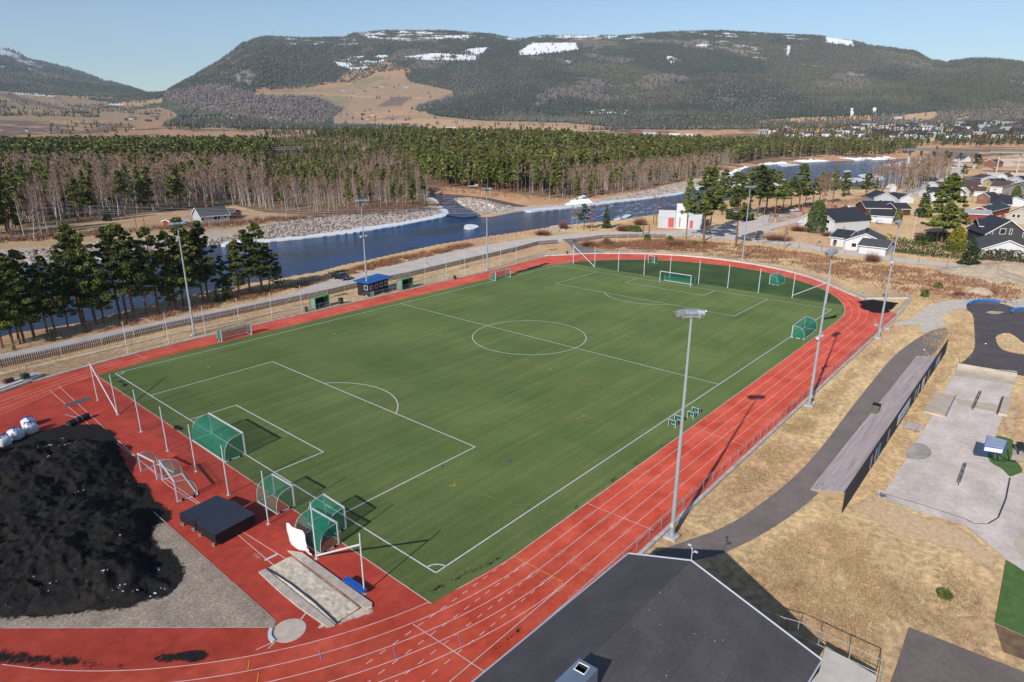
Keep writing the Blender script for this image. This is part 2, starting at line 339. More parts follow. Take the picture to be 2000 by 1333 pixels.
SNOWP = [([(652, 121), (700, 110), (757, 107), (760, 116), (735, 126), (700, 140), (665, 130)], .50), ([(788, 111), (850, 104), (937, 110), (925, 119), (830, 117)], .42), ([(912, 96), (956, 92), (950, 99), (930, 108), (905, 108)], .35),
 ([(1012, 101), (1040, 84), (1125, 84), (1130, 97), (1080, 104), (1040, 108), (1018, 108)], .15), ([(690, 62), (760, 58), (870, 58), (1015, 66), (1020, 80), (960, 78), (800, 80), (720, 74)], .58), ([(520, 70), (690, 70), (700, 92), (560, 88)], .64),
 ([(1030, 62), (1260, 62), (1255, 78), (1140, 78), (1040, 72)], .56), ([(1310, 58), (1460, 58), (1560, 70), (1600, 78), (1400, 72)], .60), ([(1612, 72), (1665, 80), (1668, 90), (1615, 85)], .22), ([(1536, 89), (1544, 89), (1541, 110), (1536, 107)], .2),
 ([(1660, 211), (1667, 211), (1667, 226), (1660, 226)], .25), ([(1702, 212), (1712, 210), (1710, 225), (1705, 225)], .3), ([(-200, 60), (0, 80), (40, 90), (75, 116), (40, 114), (0, 106), (-200, 100)], .50), ([(0, 98), (30, 106), (45, 112), (0, 108)], .2),
 ([(30, 118), (60, 118), (85, 132), (60, 130)], .42), ([(55, 134), (95, 146), (90, 149), (55, 139)], .35), ([(185, 144), (215, 160), (205, 161), (185, 150)], .4), ([(0, 128), (15, 130), (12, 135), (0, 134)], .4), ([(1098, 117), (1116, 119), (1112, 125), (1098, 123)], .45), ([(1303, 108), (1330, 118), (1328, 124), (1303, 122)], .5),
 ([(1350, 78), (1420, 80), (1500, 100), (1490, 118), (1440, 104), (1360, 92)], .66), ([(1150, 214), (1235, 216), (1235, 226), (1150, 222)], .52), ([(30, 180), (110, 186), (105, 190), (30, 184)], .5), ([(210, 202), (240, 204), (240, 206), (210, 205)], .35)]
ROCKP = [([(1380, 76), (1500, 88), (1520, 120), (1440, 108), (1360, 90)], .6), ([(1530, 185), (1640, 190), (1640, 212), (1540, 200)], .58), ([(1960, 145), (2010, 150), (2010, 170), (1960, 160)], .55), ([(1470, 140), (1700, 140), (1700, 165), (1470, 160)], .68), ([(330, 160), (470, 95), (520, 110), (480, 180), (400, 185)], .66), ([(1540, 124), (1600, 120), (1600, 145), (1520, 140)], .64)]
def cover(x, y, z):
    P = np.stack([x, y, z], -1); px, py, w = proj(P); r = np.hypot(x-CAM[0], y-CAM[1])
    ok = w < 1e8; px = np.where(ok, px, 1e7); am = 1+7*sm(1500, 3500, r)*0+3*sm(200, 700, r)
    sc = np.maximum(r*.02, 3.0)
    px2 = px + am*6*(fbm(x/9.+3, y/9., 4)-.5)*np.clip(60/np.maximum(r, 30), .25, 1)*1.6
    py2 = py + am*3*(fbm(x/7.+40, y/7., 4)-.5)*np.clip(60/np.maximum(r, 30), .25, 1)*1.6
    n1 = fbm(x/11., y/11., 4); n2 = fbm(x/60., y/60., 4); n3 = fbm(x/2.3, y/2.3, 3)
    C = np.zeros(x.shape+(3,)); t = sm(.42, .62, n2)[..., None]
    C[:] = np.array(TAN)*(1-t)+np.array(TAN2)*t
    br = sm(.52, .68, n1)[..., None]; C = C*(1-.55*br)+np.array(SCRUB)*.9*.55*br
    C *= (.8+.4*n3)[..., None]
    for c, pl in COVER:
        m = inpoly(px2, py2, pl)
        v = np.array(c)*(0.78+.44*n1[..., None]); C = np.where(m[..., None], v, C)
    m = inpoly(px2, py2, COVER[0][1]) & (r > 700) & (r < 2600); C = np.where((m & (n2 > .5))[..., None], np.array(SCRUB)*(.7+.5*n1[..., None]), C)
    nf = fbm(x/70.+7, y/70.+3, 5)*.5+.5*fbm(z/9., np.arctan2(y-CAM[1], x-CAM[0])*40, 3)
    zc = fbm(x/260.+5, y/260., 5)[..., None]; rg = fbm(x/600., y/600.+8, 4)[..., None]; mt = ((r > 2500) & (C.sum(-1) < .35))[..., None]
    C = np.where(mt & (zc > .66), np.array(S(108, 98, 92, .9))*(.8+.5*rg), C)
    for pl, th in ROCKP:
        m = inpoly(px, py, pl) & (fbm(x/45.+1, y/110., 4) > th) & (r > 1500); C = np.where(m[..., None], np.array(ROCK)*.6, C)
    for pl, th in SNOWP:
        m = inpoly(px2, py2, pl) & (r > 1500); q = (m*sm(th-.10, th+.02, nf))[..., None]; C = C*(1-q)+np.array(SNOW)*.8*q
    return C
def build_ground():
    a0, a1 = _caz[0], _caz[-1]
    fa0 = azof(2060)-.02; fa1 = azof(-60)+.02
    az = np.concatenate([np.linspace(fa0-(2*math.pi-(fa1-fa0)), fa0, 150)[:-1], np.linspace(fa0, fa1, 820)])
    rr = np.concatenate([np.exp(np.concatenate([np.linspace(math.log(8), math.log(2400), 560)[:-1], np.linspace(math.log(2400), math.log(5300), 300)])), np.exp(np.linspace(math.log(5400), math.log(9500), 60)), [10400, 11300]])
    A, R_ = np.meshgrid(az, rr, indexing='ij'); x = CAM[0]+R_*np.cos(A); y = CAM[1]+R_*np.sin(A); z = H(x, y)
    c = cover(x, y, z)
    flat = (x > -60) & (x < 140) & (y > -60) & (y < 78) & (z > -.5); z = np.where(flat, -.03, z)
    V = np.stack([x, y, z], -1).reshape(-1, 3); na, nr = A.shape
    i, j = np.meshgrid(np.arange(na-1), np.arange(nr-1), indexing='ij'); b = (i*nr+j).ravel()
    F = np.stack([b, b+nr, b+nr+1, b+1], -1)
    V = np.concatenate([V, [[CAM[0], CAM[1], -.03]]]); c = np.concatenate([c.reshape(-1, 3), [[.3, .2, .1]]])
    k = len(V)-1; jj = np.arange(na-1)*nr; F = np.concatenate([F, np.stack([jj, np.full_like(jj, k), np.full_like(jj, k), jj+nr], -1)])
    F = F[[len(set(f)) > 2 for f in F.tolist()]] if False else F
    m = M("ground_cover", attr="cover", col2=(0, 0, 0), scale=1.6, amt=.30, rough=.95, bump=.06, bscale=5, spec=.1, droug=1.0)
    F2 = F[:len(b)]; o = npmesh("ground", V, F2, m, kind="structure", col=c, smooth=True)
    return o
build_ground()
# ---------------------------------------------------------------- water
mw = bpy.data.materials.new("river_water"); mw.use_nodes = True; nt = mw.node_tree; b = nt.nodes["Principled BSDF"]
b.inputs["Base Color"].default_value = (.012, .036, .075, 1); b.inputs["Roughness"].default_value = .12; b.inputs["IOR"].default_value = 1.33; b.inputs["Specular IOR Level"].default_value = .2
g = nt.nodes.new("ShaderNodeNewGeometry"); mp = nt.nodes.new("ShaderNodeMapping"); mp.inputs["Rotation"].default_value = (0, 0, math.radians(-5)); mp.inputs["Scale"].default_value = (.5, 1.2, 1); nt.links.new(g.outputs["Position"], mp.inputs[0])
n1 = nt.nodes.new("ShaderNodeTexNoise"); n1.inputs["Scale"].default_value = .9; n1.inputs["Detail"].default_value = 7; n1.inputs["Roughness"].default_value = .62; nt.links.new(mp.outputs[0], n1.inputs["Vector"])
bp = nt.nodes.new("ShaderNodeBump"); bp.inputs["Strength"].default_value = 1; bp.inputs["Distance"].default_value = .38; nt.links.new(n1.outputs["Fac"], bp.inputs["Height"]); nt.links.new(bp.outputs[0], b.inputs["Normal"])
n2 = nt.nodes.new("ShaderNodeTexNoise"); n2.inputs["Scale"].default_value = .05; n2.inputs["Detail"].default_value = 5; nt.links.new(mp.outputs[0], n2.inputs["Vector"])
r2 = nt.nodes.new("ShaderNodeValToRGB"); r2.color_ramp.elements[0].position = .4; r2.color_ramp.elements[0].color = (.001, .030, .062, 1); r2.color_ramp.elements[1].position = .62; r2.color_ramp.elements[1].color = (.001, .058, .20, 1); nt.links.new(n2.outputs["Fac"], r2.inputs[0]); nt.links.new(r2.outputs[0], b.inputs["Base Color"])
w = MB(); w.sheet(RIV, WL); w.build("river", mw, kind="structure")
w = MB(); w.sheet(TRIB, WL+.3); w.build("stream", mw, kind="structure")
# ---------------------------------------------------------------- snow and ice along the shores
msnow = M("snow", col=(.78, .8, .84), col2=(.88, .89, .9), rough=.75, scale=.6, bump=.12, bscale=1.2)
def blob(poly_px, z, th, jit=.5):
    P = densify([G(x, y, z) for x, y in poly_px], step=1.6, closed=True, smooth=1)
    P = [(p[0]+jit*4*(vnoise(p[0]*.6, p[1]*.6)-.5), p[1]+jit*4*(vnoise(p[0]*.6+50, p[1]*.6)-.5)) for p in P]
    m = MB(); m.prism(P, z-.3, z+th); return m
ICE = [[(459, 463), (455, 476), (520, 474), (640, 463), (760, 446), (840, 431), (878, 422), (872, 408), (840, 408), (815, 420), (700, 435), (590, 452)],
       [(430, 478), (462, 468), (462, 475), (432, 484)], [(43, 515), (100, 507), (140, 505), (80, 515), (43, 520)], [(150, 505), (200, 498), (260, 500), (180, 509)],
       [(1020, 410), (1100, 402), (1140, 396), (1200, 386), (1260, 378), (1340, 362), (1430, 335), (1450, 330), (1440, 345), (1400, 358), (1340, 380), (1270, 389), (1200, 397), (1140, 405), (1060, 413), (1030, 416)],
       [(832, 386), (850, 388), (858, 400), (868, 410), (855, 408), (835, 396)], [(880, 404), (905, 412), (930, 416), (925, 421), (895, 415)],
       [(905, 442), (915, 439), (932, 441), (935, 446), (922, 449), (908, 448)], [(1214, 425), (1222, 421), (1233, 420), (1232, 423), (1218, 428)], [(1196, 431), (1210, 425), (1214, 429), (1200, 434)],
       [(1072, 447), (1078, 442), (1110, 441), (1122, 443), (1120, 450), (1085, 451)], [(1185, 446), (1200, 440), (1250, 434), (1275, 431), (1270, 437), (1230, 443), (1190, 449)], [(1170, 445), (1200, 443), (1195, 450), (1168, 450)],
       [(1515, 323), (1530, 320), (1562, 321), (1560, 324), (1530, 326)], [(1720, 323), (1745, 320), (1764, 316), (1785, 320), (1782, 329), (1750, 327)], [(1645, 335), (1658, 333.5), (1664, 335), (1655, 336.5)],
       [(1672, 342), (1705, 340), (1735, 350), (1715, 352), (1690, 350)], [(1640, 351), (1670, 347), (1700, 353), (1660, 357)], [(1620, 350), (1640, 346), (1645, 350), (1630, 353)], [(1500, 360), (1525, 350), (1540, 352), (1530, 368), (1512, 372)],
       [(1400, 366), (1440, 355), (1470, 340), (1480, 345), (1450, 366), (1420, 372)], [(1395, 352), (1430, 342), (1436, 348), (1405, 358)],
       [(30, 680), (90, 664), (150, 655), (160, 659), (90, 672), (40, 684)], [(235, 632), (300, 612), (360, 598), (420, 585), (420, 590), (350, 606), (250, 634)], [(440, 582), (520, 565), (600, 549), (630, 545), (600, 557), (520, 572), (445, 588)], [(195, 642), (225, 636), (225, 640), (198, 647)]]
for i, p in enumerate(ICE):
    z = WL if i not in (10,) else -1.6
    if i > 21: z = -2.6
    blob(p, z, .35 if i < 6 else .25, .25).build("shore_ice", msnow, kind="structure")
mfoam = M("foam", col=(.62, .68, .74), rough=.6)
w = MB()
for k in range(300):
    px = random.uniform(1120, 1330); py = random.uniform(398, 428)
    if random.random() < .3: px = random.uniform(1560, 1700); py = random.uniform(328, 348)
    if random.random() < .12: px = random.uniform(845, 905); py = random.uniform(382, 420)
    c = G(px, py, WL+.02 if px > 910 else WL+.33); 
    if not inpoly(np.array([c[0]]), np.array([c[1]]), RIV)[0] and px > 910: continue
    n = random.randint(5, 8); L_ = random.uniform(.6, 3.6); W_ = random.uniform(.15, .6); a = random.uniform(-.5, .1)
    P = [(c[0]+L_*math.cos(t)*random.uniform(.5, 1)*math.cos(a)-W_*math.sin(t)*math.sin(a), c[1]+L_*math.cos(t)*random.uniform(.5, 1)*math.sin(a)+W_*math.sin(t)*math.cos(a)) for t in [2*math.pi*i/n for i in range(n)]]
    w.add([(p[0], p[1], c[2]) for p in P], [tuple(range(n))])
w.build("river_foam", mfoam, kind="structure")
# ================================================================ stadium surfaces
KX0, KX1, KY, R0, LW = 6.5, 92.4, 31.7, 34.8, 1.22      # oval: bend centres, inner radius, lane width
def arc(cx, cy, r, a0, a1, n=40): return [(cx+r*math.cos(a0+(a1-a0)*i/n), cy+r*math.sin(a0+(a1-a0)*i/n)) for i in range(n+1)]
mtrack = M("tartan", col=S(176, 66, 48, .90), col2=S(196, 90, 70, .93), rough=.72, scale=.25, bump=.004, bscale=40, col3=.10, scale3=1.6, spec=.2, droug=1.0, streak=(.05, .9, 1, .11))
mturf = M("artificial_turf", col=S(83, 102, 58, .82), col2=S(103, 118, 72, .84), rough=.85, scale=.09, bump=.012, bscale=14, col3=.22, scale3=5.5, spec=.1, lo=.3, hi=.7, droug=1.0, streak=(.04, 1.3, 1, .12), brick=(4.0, 900.0, .025, .90, 0))
mline = M("line_paint", col=(.72, .72, .70), col2=(.60, .58, .56), rough=.7, scale=3)
mlinet = M("track_line_paint", col=(.80, .66, .62), col2=(.72, .46, .42), rough=.7, scale=1.2)
myel = M("yellow_line_paint", col=(.40, .30, .05), col2=(.16, .17, .04), rough=.8, scale=1.0)
mora = M("orange_line_paint", col=(.75, .33, .05), rough=.7)
mkerb = M("kerb_concrete", col=S(188, 182, 176, 1.3), col2=S(150, 146, 140, 1.3), rough=.85, scale=1.4, bump=.01)
mgrey = M("galvanised_steel", col=(.46, .48, .49), col2=(.36, .38, .40), rough=.45, scale=4, metal=.35)
OUT_PX = [(1100, 499), (1150, 496), (1250, 496), (1350, 501), (1450, 513), (1535, 529), (1600, 548), (1650, 571), (1690, 587)]
OUT = [G2(x, y) for x, y in OUT_PX]
LEFT_O = [(-26, 62.0), (-13, 66.5), (-8.4, 68.6), (0, 70.3), (10, 71.4), (30, 71.6), (60, 71.7), (92, 72.3), (103, 73.6), (110, 73.4)]
RAILY = -10.1
tr = LEFT_O + densify(OUT, 2) + [(104, -10.3), (-40, -10.3), (-45, 62)]
MB().sheet([(p[0], p[1]) for p in tr], 0.0).build("running_track", mtrack, kind="structure")
turf = [(-2.45, -2.2), (5, -3.0), (KX1, -3.1)] + arc(KX1, KY, R0, -math.pi/2, math.pi/2, 48) + [(60, 66.5), (30, 66.5), (8, 66.3), (2, 65.6), (-1.9, 64.8)]
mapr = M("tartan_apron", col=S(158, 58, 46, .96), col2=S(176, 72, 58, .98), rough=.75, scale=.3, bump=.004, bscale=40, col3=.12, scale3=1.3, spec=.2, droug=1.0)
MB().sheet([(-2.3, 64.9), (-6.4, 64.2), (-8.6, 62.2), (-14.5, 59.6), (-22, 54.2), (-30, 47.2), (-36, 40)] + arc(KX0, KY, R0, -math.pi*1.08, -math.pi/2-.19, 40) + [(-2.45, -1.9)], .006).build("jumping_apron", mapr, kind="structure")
MB().sheet(turf, 0.02).build("football_pitch", mturf, kind="structure")
mtf2 = M("crumb_filled_turf", col=S(62, 84, 52, 1.05), col2=S(84, 106, 58, 1.1), rough=.85, scale=.12, bump=.012, bscale=14, col3=.2, scale3=5, spec=.15)
f2 = [(104.4, 2.5)] + [p for p in arc(KX1, KY, R0-.25, -math.pi/2, math.pi/2, 60) if p[0] > 104.6] + [(104.4, 62)]
MB().sheet(f2, 0.03).build("practice_turf", mtf2, kind="structure")
# pitch markings
w = MB(); Z = .04; LWD = .13
def ln(a, b, wd=LWD, m=None): (m or w).ribbon([a, b], wd, z=Z)
for y in (0, 64): w.ribbon([(0, y), (100, y)], LWD, z=Z)
for x in (0, 50, 100): w.ribbon([(x, .065), (x, 63.935)], LWD, z=Z+.001)
for x0, s in ((0, 1), (100, -1)):
    for d, hw in ((16.5, 20.16), (5.5, 9.16)):
        w.ribbon([(x0+s*.065, 32-hw), (x0+s*d, 32-hw)], LWD, z=Z); w.ribbon([(x0+s*.065, 32+hw), (x0+s*d, 32+hw)], LWD, z=Z); w.ribbon([(x0+s*d, 32-hw-.06), (x0+s*d, 32+hw+.06)], LWD, z=Z+.001)
    a = math.acos(5.5/9.15); w.ribbon([(x0+s*(11+9.15*math.cos(t)), 32+9.15*math.sin(t)) for t in np.linspace(-a, a, 30)], LWD, z=Z)
    for yy, q in ((0, 1), (64, -1)): w.ribbon([(x0+s*math.cos(t), yy+q*math.sin(t)) for t in np.linspace(0, math.pi/2, 10)], LWD, z=Z)
w.ribbon(arc(50, 32, 9.15, 0, 2*math.pi, 72), LWD, z=Z)
w.build("pitch_marking", mline, kind="structure")
w = MB()
ya = [[(1142, 813), (1262, 851)], [(1142, 813), (1010, 868), (888, 950)], [(888, 950), (1016, 990)], [(1000, 706), (1135, 740), (1330, 797)]]
for p in ya: w.ribbon([G2(*q) for q in p], .07, z=Z)
w.build("youth_pitch_marking", myel, kind="structure")
w = MB()
for px, py in [(888, 950), (1142, 814), (1050, 715), (1077, 722), (1201, 652), (1228, 658), (410, 718), (1416, 661), (860, 654), (655, 653)]:
    c = G2(px, py); a = random.uniform(0, 3)
    for k in (0, 1.4): w.ribbon([c, (c[0]+.5*math.cos(a+k), c[1]+.5*math.sin(a+k))], .1, z=Z+.002)
w.build("orange_corner_mark", mora, kind="structure")
w = MB(); mblue = M("blue_line_paint", col=(.05, .10, .22), rough=.8)
for px, py in [(862, 913), (995, 902), (1172, 757), (978, 780), (705, 686), (1032, 996), (1142, 826), (1230, 770)]:
    c = G2(px, py); w.ribbon([c, (c[0]+.35, c[1]+.1)], .22, z=Z+.002)
w.build("blue_spot_mark", mblue, kind="structure")
w = MB()
for p in [[(1240, 525), (1330, 520), (1410, 525)], [(1330, 560), (1410, 524)], [(1241, 527), (1300, 517), (1262, 511)], [(1410, 525), (1505, 545)]]: w.ribbon([G2(*q) for q in p], .16, z=Z)
w.build("faded_red_marking", M("faded_red_paint", col=(.22, .08, .03), col2=(.1, .1, .04), rough=.8, scale=.6), kind="structure")
# track lines
w = MB(); T = .012; TW = .055
def dashed(a, b, on=.5, off=.55):
    a = np.array(a); b = np.array(b); L_ = np.linalg.norm(b-a); u = (b-a)/L_; t = 0
    while t < L_: w.ribbon([a+u*t, a+u*min(t+on, L_)], TW, z=T+.002); t += on+off
YS = [-3.1-LW*k for k in range(7)]
w.ribbon([(KX0, YS[0]), (KX1, YS[0])], TW+.03, z=.03)
for k in range(1, 7):
    if k < 5: w.ribbon([(KX0, YS[k]), (KX1, YS[k])] + (arc(KX1, KY, R0+LW*k, -math.pi/2, math.pi/2, 60)[1:] if k < 4 else []), TW, z=T)
    else: w.ribbon([(-34, YS[k]), (112, YS[k])], TW, z=T)
for k in (4,): w.ribbon([(-34, YS[k]), (KX0, YS[k])], TW, z=T)
for k in range(0, 4): dashed((KX0, YS[k]), (-9 - 3*k, YS[k]))
w.ribbon(arc(KX1, KY, R0, -math.pi/2, math.pi/2, 60), TW+.03, z=.031)
for k in range(0, 5): w.ribbon([p for p in arc(KX0, KY, R0+LW*k, -math.pi/2, -math.pi*1.13, 60)], TW, z=T+.004)
w.ribbon([(-1.9, 64.8), (-2.45, -2.2)], .07, z=.031)
LY = [66.5+LW*k for k in range(1, 4)]
for k, y in enumerate(LY): w.ribbon(densify([(-24, 54.5+k*1.1), (-16, 60.2+k*1.15), (-8, 63.6+k*1.2), (2, y-.6), (12, y), (30, y), (88, y), (104, y+.7)], 2, smooth=2), TW, z=T)
w.ribbon(densify([(-30, 47), (-22, 54), (-14, 59.3), (-8.5, 61.9), (-6.3, 64)], 2, smooth=2), TW, z=T)
w.ribbon([G2(97, 763), G2(180, 835)], .06, z=T); w.ribbon([G2(115, 755), G2(215, 847), G2(330, 950), G2(560, 1093)], .06, z=T)
w.ribbon([G2(222, 862), G2(300, 920), G2(400, 990), G2(535, 1105)], .06, z=T+.002)
for a, b in [((807, 1220), (945, 1312)), ((1145, 983), (1278, 1037)), ((1345, 832), (1452, 870)), ((1640, 630), (1668, 652)), ((1615, 628), (1672, 633)), ((1600, 640), (1690, 652)), ((500, 1270), (545, 1250)), ((585, 1215), (598, 1198)),
             ((250, 686), (285, 701)), ((415, 690), (410, 676)), ((690, 596), (712, 604)), ((640, 607), (625, 600)), ((672, 602), (690, 607)), ((705, 597), (720, 601))]:
    w.ribbon([G2(*a), G2(*b)], .06, z=T+.006)
for k in range(1, 6):     # starting-block ticks and lane numbers reduced to their strokes
    for x0 in (4.3, 7.4, 13.4, 23.0):
        for j in range(4): w.ribbon([(x0+j*.28, YS[k]+.16), (x0+j*.28+.12, YS[k]+.16)], .05, z=T+.008); w.ribbon([(x0+j*.28, YS[k]-.16), (x0+j*.28+.12, YS[k]-.16)], .05, z=T+.008)
w.build("lane_marking", mlinet, kind="structure")
w = MB()
w.ribbon([G2(1003, 1087), G2(1098, 1136)], .07, z=T+.012)
for px, py in ((1021, 1096), (1045, 1108), (1070, 1121), (1096, 1135)): w.ribbon([G2(px, py), G2(px-6, py-2)], .12, z=T+.013)
for px, py in ((487, 1290), (505, 1315), (7, 1340)): w.ribbon([G2(px, py), G2(px-3, py+22)], .06, z=T+.012)
w.ribbon([(-12, 70.2-2.6), (-5, 71-2.1)], .05, z=T+.012)
w.build("orange_lane_mark", mora, kind="structure")
w = MB()
for px, py in ((623, 1270), (768, 1265), (895, 1240)): w.ribbon([G2(px, py), G2(px+5, py+22), G2(px+10, py+18)], .05, z=T+.012)
w.build("violet_lane_mark", M("violet_paint", col=(.5, .25, .5), rough=.7), kind="structure")
# pale wear and sand dust on the run-up
# ---- kerbs
def kerb(name, pts, wd, z0, z1, mat=mkerb):
    P = [Vector((*p[:2], 0)) for p in pts]; A = []; B = []
    for i, p in enumerate(P):
        t = (P[min(i+1, len(P)-1)]-P[max(i-1, 0)]).normalized(); n = Vector((-t.y, t.x, 0))
        A.append(p+n*wd/2); B.append(p-n*wd/2)
    w = MB(); vs = []
    for a, b in zip(A, B): vs += [(a.x, a.y, z0), (b.x, b.y, z0), (b.x, b.y, z1), (a.x, a.y, z1)]
    fs = []
    for i in range(len(P)-1):
        o = 4*i
        for q in range(4): fs.append((o+q, o+(q+1) % 4, o+4+(q+1) % 4, o+4+q))
    w.add(vs, fs); return w.build(name, mat, kind="structure")
FARK = [(108, 74.4)] + [tuple(p) for p in densify(OUT, 2)]
kerb("track_kerb", FARK, .5, 0, .28, M("pale_kerb", col=(.74, .72, .68), col2=(.6, .57, .53), rough=.8, scale=1))
kerb("track_kerb", [(112.2, -1.9), (119.0, -9.2)], .35, 0, .25, M("pale_kerb"))
kerb("track_kerb", [(9.5, -10.4), (104, -10.3), (118.5, -9.6)], .32, 0, .2)
kerb("track_kerb", densify(LEFT_O[2:], 3, smooth=1), .4, 0, .16)
kerb("track_kerb", densify([(-26, 62.3), (-13, 66.8), (-8.2, 69.0)], 3, smooth=1), .35, 0, .3)
# ---------------------------------------------------------------- speckled spills (rubber crumb, sand)
def spill_mat(name, col, col2, sc=5.0, thr=1.0, rough=.95):
    if name in _mats: return _mats[name]
    m = M(name, col=col, col2=col2, rough=rough, scale=2.5, bump=.01, spec=.1); nt = m.node_tree; N = nt.nodes; L = nt.links
    b = N["Principled BSDF"]; a = N.new("ShaderNodeAttribute"); a.attribute_name = "cover"; g = N.new("ShaderNodeNewGeometry")
    s = N.new("ShaderNodeSeparateColor"); L.new(a.outputs["Color"], s.inputs[0])
    n = N.new("ShaderNodeTexNoise"); n.inputs["Scale"].default_value = sc; n.inputs["Detail"].default_value = 8; n.inputs["Roughness"].default_value = .75; L.new(g.outputs["Position"], n.inputs["Vector"])
    n2 = N.new("ShaderNodeTexNoise"); n2.inputs["Scale"].default_value = .8; n2.inputs["Detail"].default_value = 4; L.new(g.outputs["Position"], n2.inputs["Vector"])
    ad = N.new("ShaderNodeMath"); ad.operation = 'ADD'; L.new(n.outputs["Fac"], ad.inputs[0]); L.new(n2.outputs["Fac"], ad.inputs[1])
    mu = N.new("ShaderNodeMath"); mu.operation = 'MULTIPLY_ADD'; L.new(s.outputs[0], mu.inputs[0]); mu.inputs[1].default_value = 1.1; L.new(ad.outputs[0], mu.inputs[2])
    r = N.new("ShaderNodeMapRange"); r.inputs[1].default_value = 1.32; r.inputs[2].default_value = 1.52; L.new(mu.outputs[0], r.inputs[0]); L.new(r.outputs[0], b.inputs["Alpha"])
    return m
def spill(name, poly_px, mat, z, soft=1.2, world_poly=None, step=.35, dens=1.0):
    P = world_poly or [G2(x, y) for x, y in poly_px]; xs = [p[0] for p in P]; ys = [p[1] for p in P]
    gx = np.arange(min(xs)-.5, max(xs)+.5, step); gy = np.arange(min(ys)-.5, max(ys)+.5, step); X, Y = np.meshgrid(gx, gy, indexing='ij')
    d = segdist(X, Y, P); ins = inpoly(X, Y, P); v = np.where(ins, np.clip(d/soft, 0, 1), 0)*dens
    nx, ny = X.shape; i, j = np.meshgrid(np.arange(nx-1), np.arange(ny-1), indexing='ij'); b = (i*ny+j).ravel()
    F = np.stack([b, b+ny, b+ny+1, b+1], -1); keep = (v.ravel()[F].max(1) > 0); F = F[keep]
    V = np.stack([X.ravel(), Y.ravel(), np.full(X.size, z)], -1); u, inv = np.unique(F, return_inverse=True)
    return npmesh(name, V[u], inv.reshape(F.shape), mat, kind="structure", col=np.repeat(v.ravel()[u][:, None], 3, 1))
mcrumb = spill_mat("rubber_crumb_spill", (.012, .012, .013), (.03, .028, .027))
mdust = spill_mat("sand_dust_spill", S(214, 196, 178, 1.2), S(190, 160, 140, 1.2), sc=12)
spill("crumb_stain", [(-160, 1290), (20, 1262), (120, 1268), (180, 1278), (250, 1292), (310, 1278), (380, 1262), (424, 1268), (420, 1285), (398, 1298), (340, 1302), (300, 1310), (200, 1316), (100, 1314), (-160, 1318)], mcrumb, .03, soft=1.1, dens=.62)
spill("crumb_stain", [(280, 1280), (380, 1264), (424, 1270), (418, 1286), (395, 1297), (330, 1300), (290, 1302)], mcrumb, .034, soft=.7, dens=.8)
spill("crumb_stain", [(920, 1333), (960, 1290), (1030, 1230), (1020, 1215), (960, 1262), (900, 1333)], mcrumb, .03, soft=.7, dens=.55)
spill("crumb_patch", [(1672, 588), (1700, 584), (1762, 592), (1740, 612), (1728, 614), (1700, 612), (1676, 602)], mcrumb, .03, soft=1.6, dens=1.2)
spill("crumb_patch", [(-160, 862), (0, 868), (60, 845), (130, 826), (200, 826), (232, 845), (240, 868), (252, 900), (262, 925), (300, 945), (312, 975), (330, 985), (344, 1000), (350, 1020), (310, 1030), (318, 1060), (340, 1068), (368, 1090), (374, 1130), (345, 1165), (240, 1200), (100, 1214), (-160, 1222)], mcrumb, .035, soft=1.3, dens=1.0)
for k, poly in enumerate([[(835, 1178), (1000, 1090), (1120, 1007), (1112, 1000), (1000, 1070), (820, 1150)], [(1120, 1005), (1215, 935), (1205, 920), (1110, 990)], [(1215, 935), (1390, 810), (1380, 806), (1210, 918)], [(1400, 800), (1520, 705), (1512, 700), (1395, 790)], [(1585, 635), (1640, 622), (1645, 600), (1625, 615), (1600, 622), (1570, 645)]]):
    spill("crumb_edge", poly, mcrumb, .045, soft=1.1, dens=.62)
spill("crumb_edge", [(195, 742), (225, 730), (270, 745), (300, 790), (380, 850), (360, 860), (260, 790)], mcrumb, .045, soft=1.8, dens=.40)
spill("crumb_edge", [(335, 828), (360, 832), (365, 850), (335, 842)], mcrumb, .045, soft=.4, dens=.6)
spill("crumb_edge", [(1000, 530), (1060, 513), (1088, 512), (1060, 524), (1000, 540)], mcrumb, .045, soft=2, dens=.6)
spill("sand_spill", [(610, 1225), (660, 1205), (715, 1178), (745, 1196), (700, 1212), (650, 1228), (600, 1236)], mdust, .032, soft=.6, dens=.8)
spill("sand_spill", [(500, 1115), (560, 1085), (480, 1040), (420, 1010), (400, 1030), (440, 1085)], mdust, .032, soft=1.8, dens=.30)
spill("sand_spill", [(690, 625), (1700, 640), (1725, 640), (1720, 622), (1690, 612)][1:], mdust, .032, soft=1.4, dens=.5)
spill("sand_spill", [(500, 1250), (560, 1190), (620, 1230), (700, 1220), (760, 1190), (640, 1260), (540, 1290)], mdust, .031, soft=2, dens=.25)
# gravel yard under the heap
mgravel = M("gravel", col=S(172, 156, 138, 1.15), col2=S(128, 114, 100, 1.1), rough=.95, scale=5, bump=.03, bscale=16, col3=.18, scale3=.7)
MB().sheet([(-10.45, 24.5), (-10.45, 4.5), (-10.75, 4.0), G2(0, 1228), G2(-420, 1228), (-40, 50), (-16, 40)], .022).build("gravel_yard", mgravel, kind="structure")
MB().ribbon([(-10.4, 24.5), (-10.4, 4.5), (-10.75, 3.95), G2(0, 1228), G2(-420, 1228)], .05, z=.04).build("yard_edging", mkerb, kind="structure")
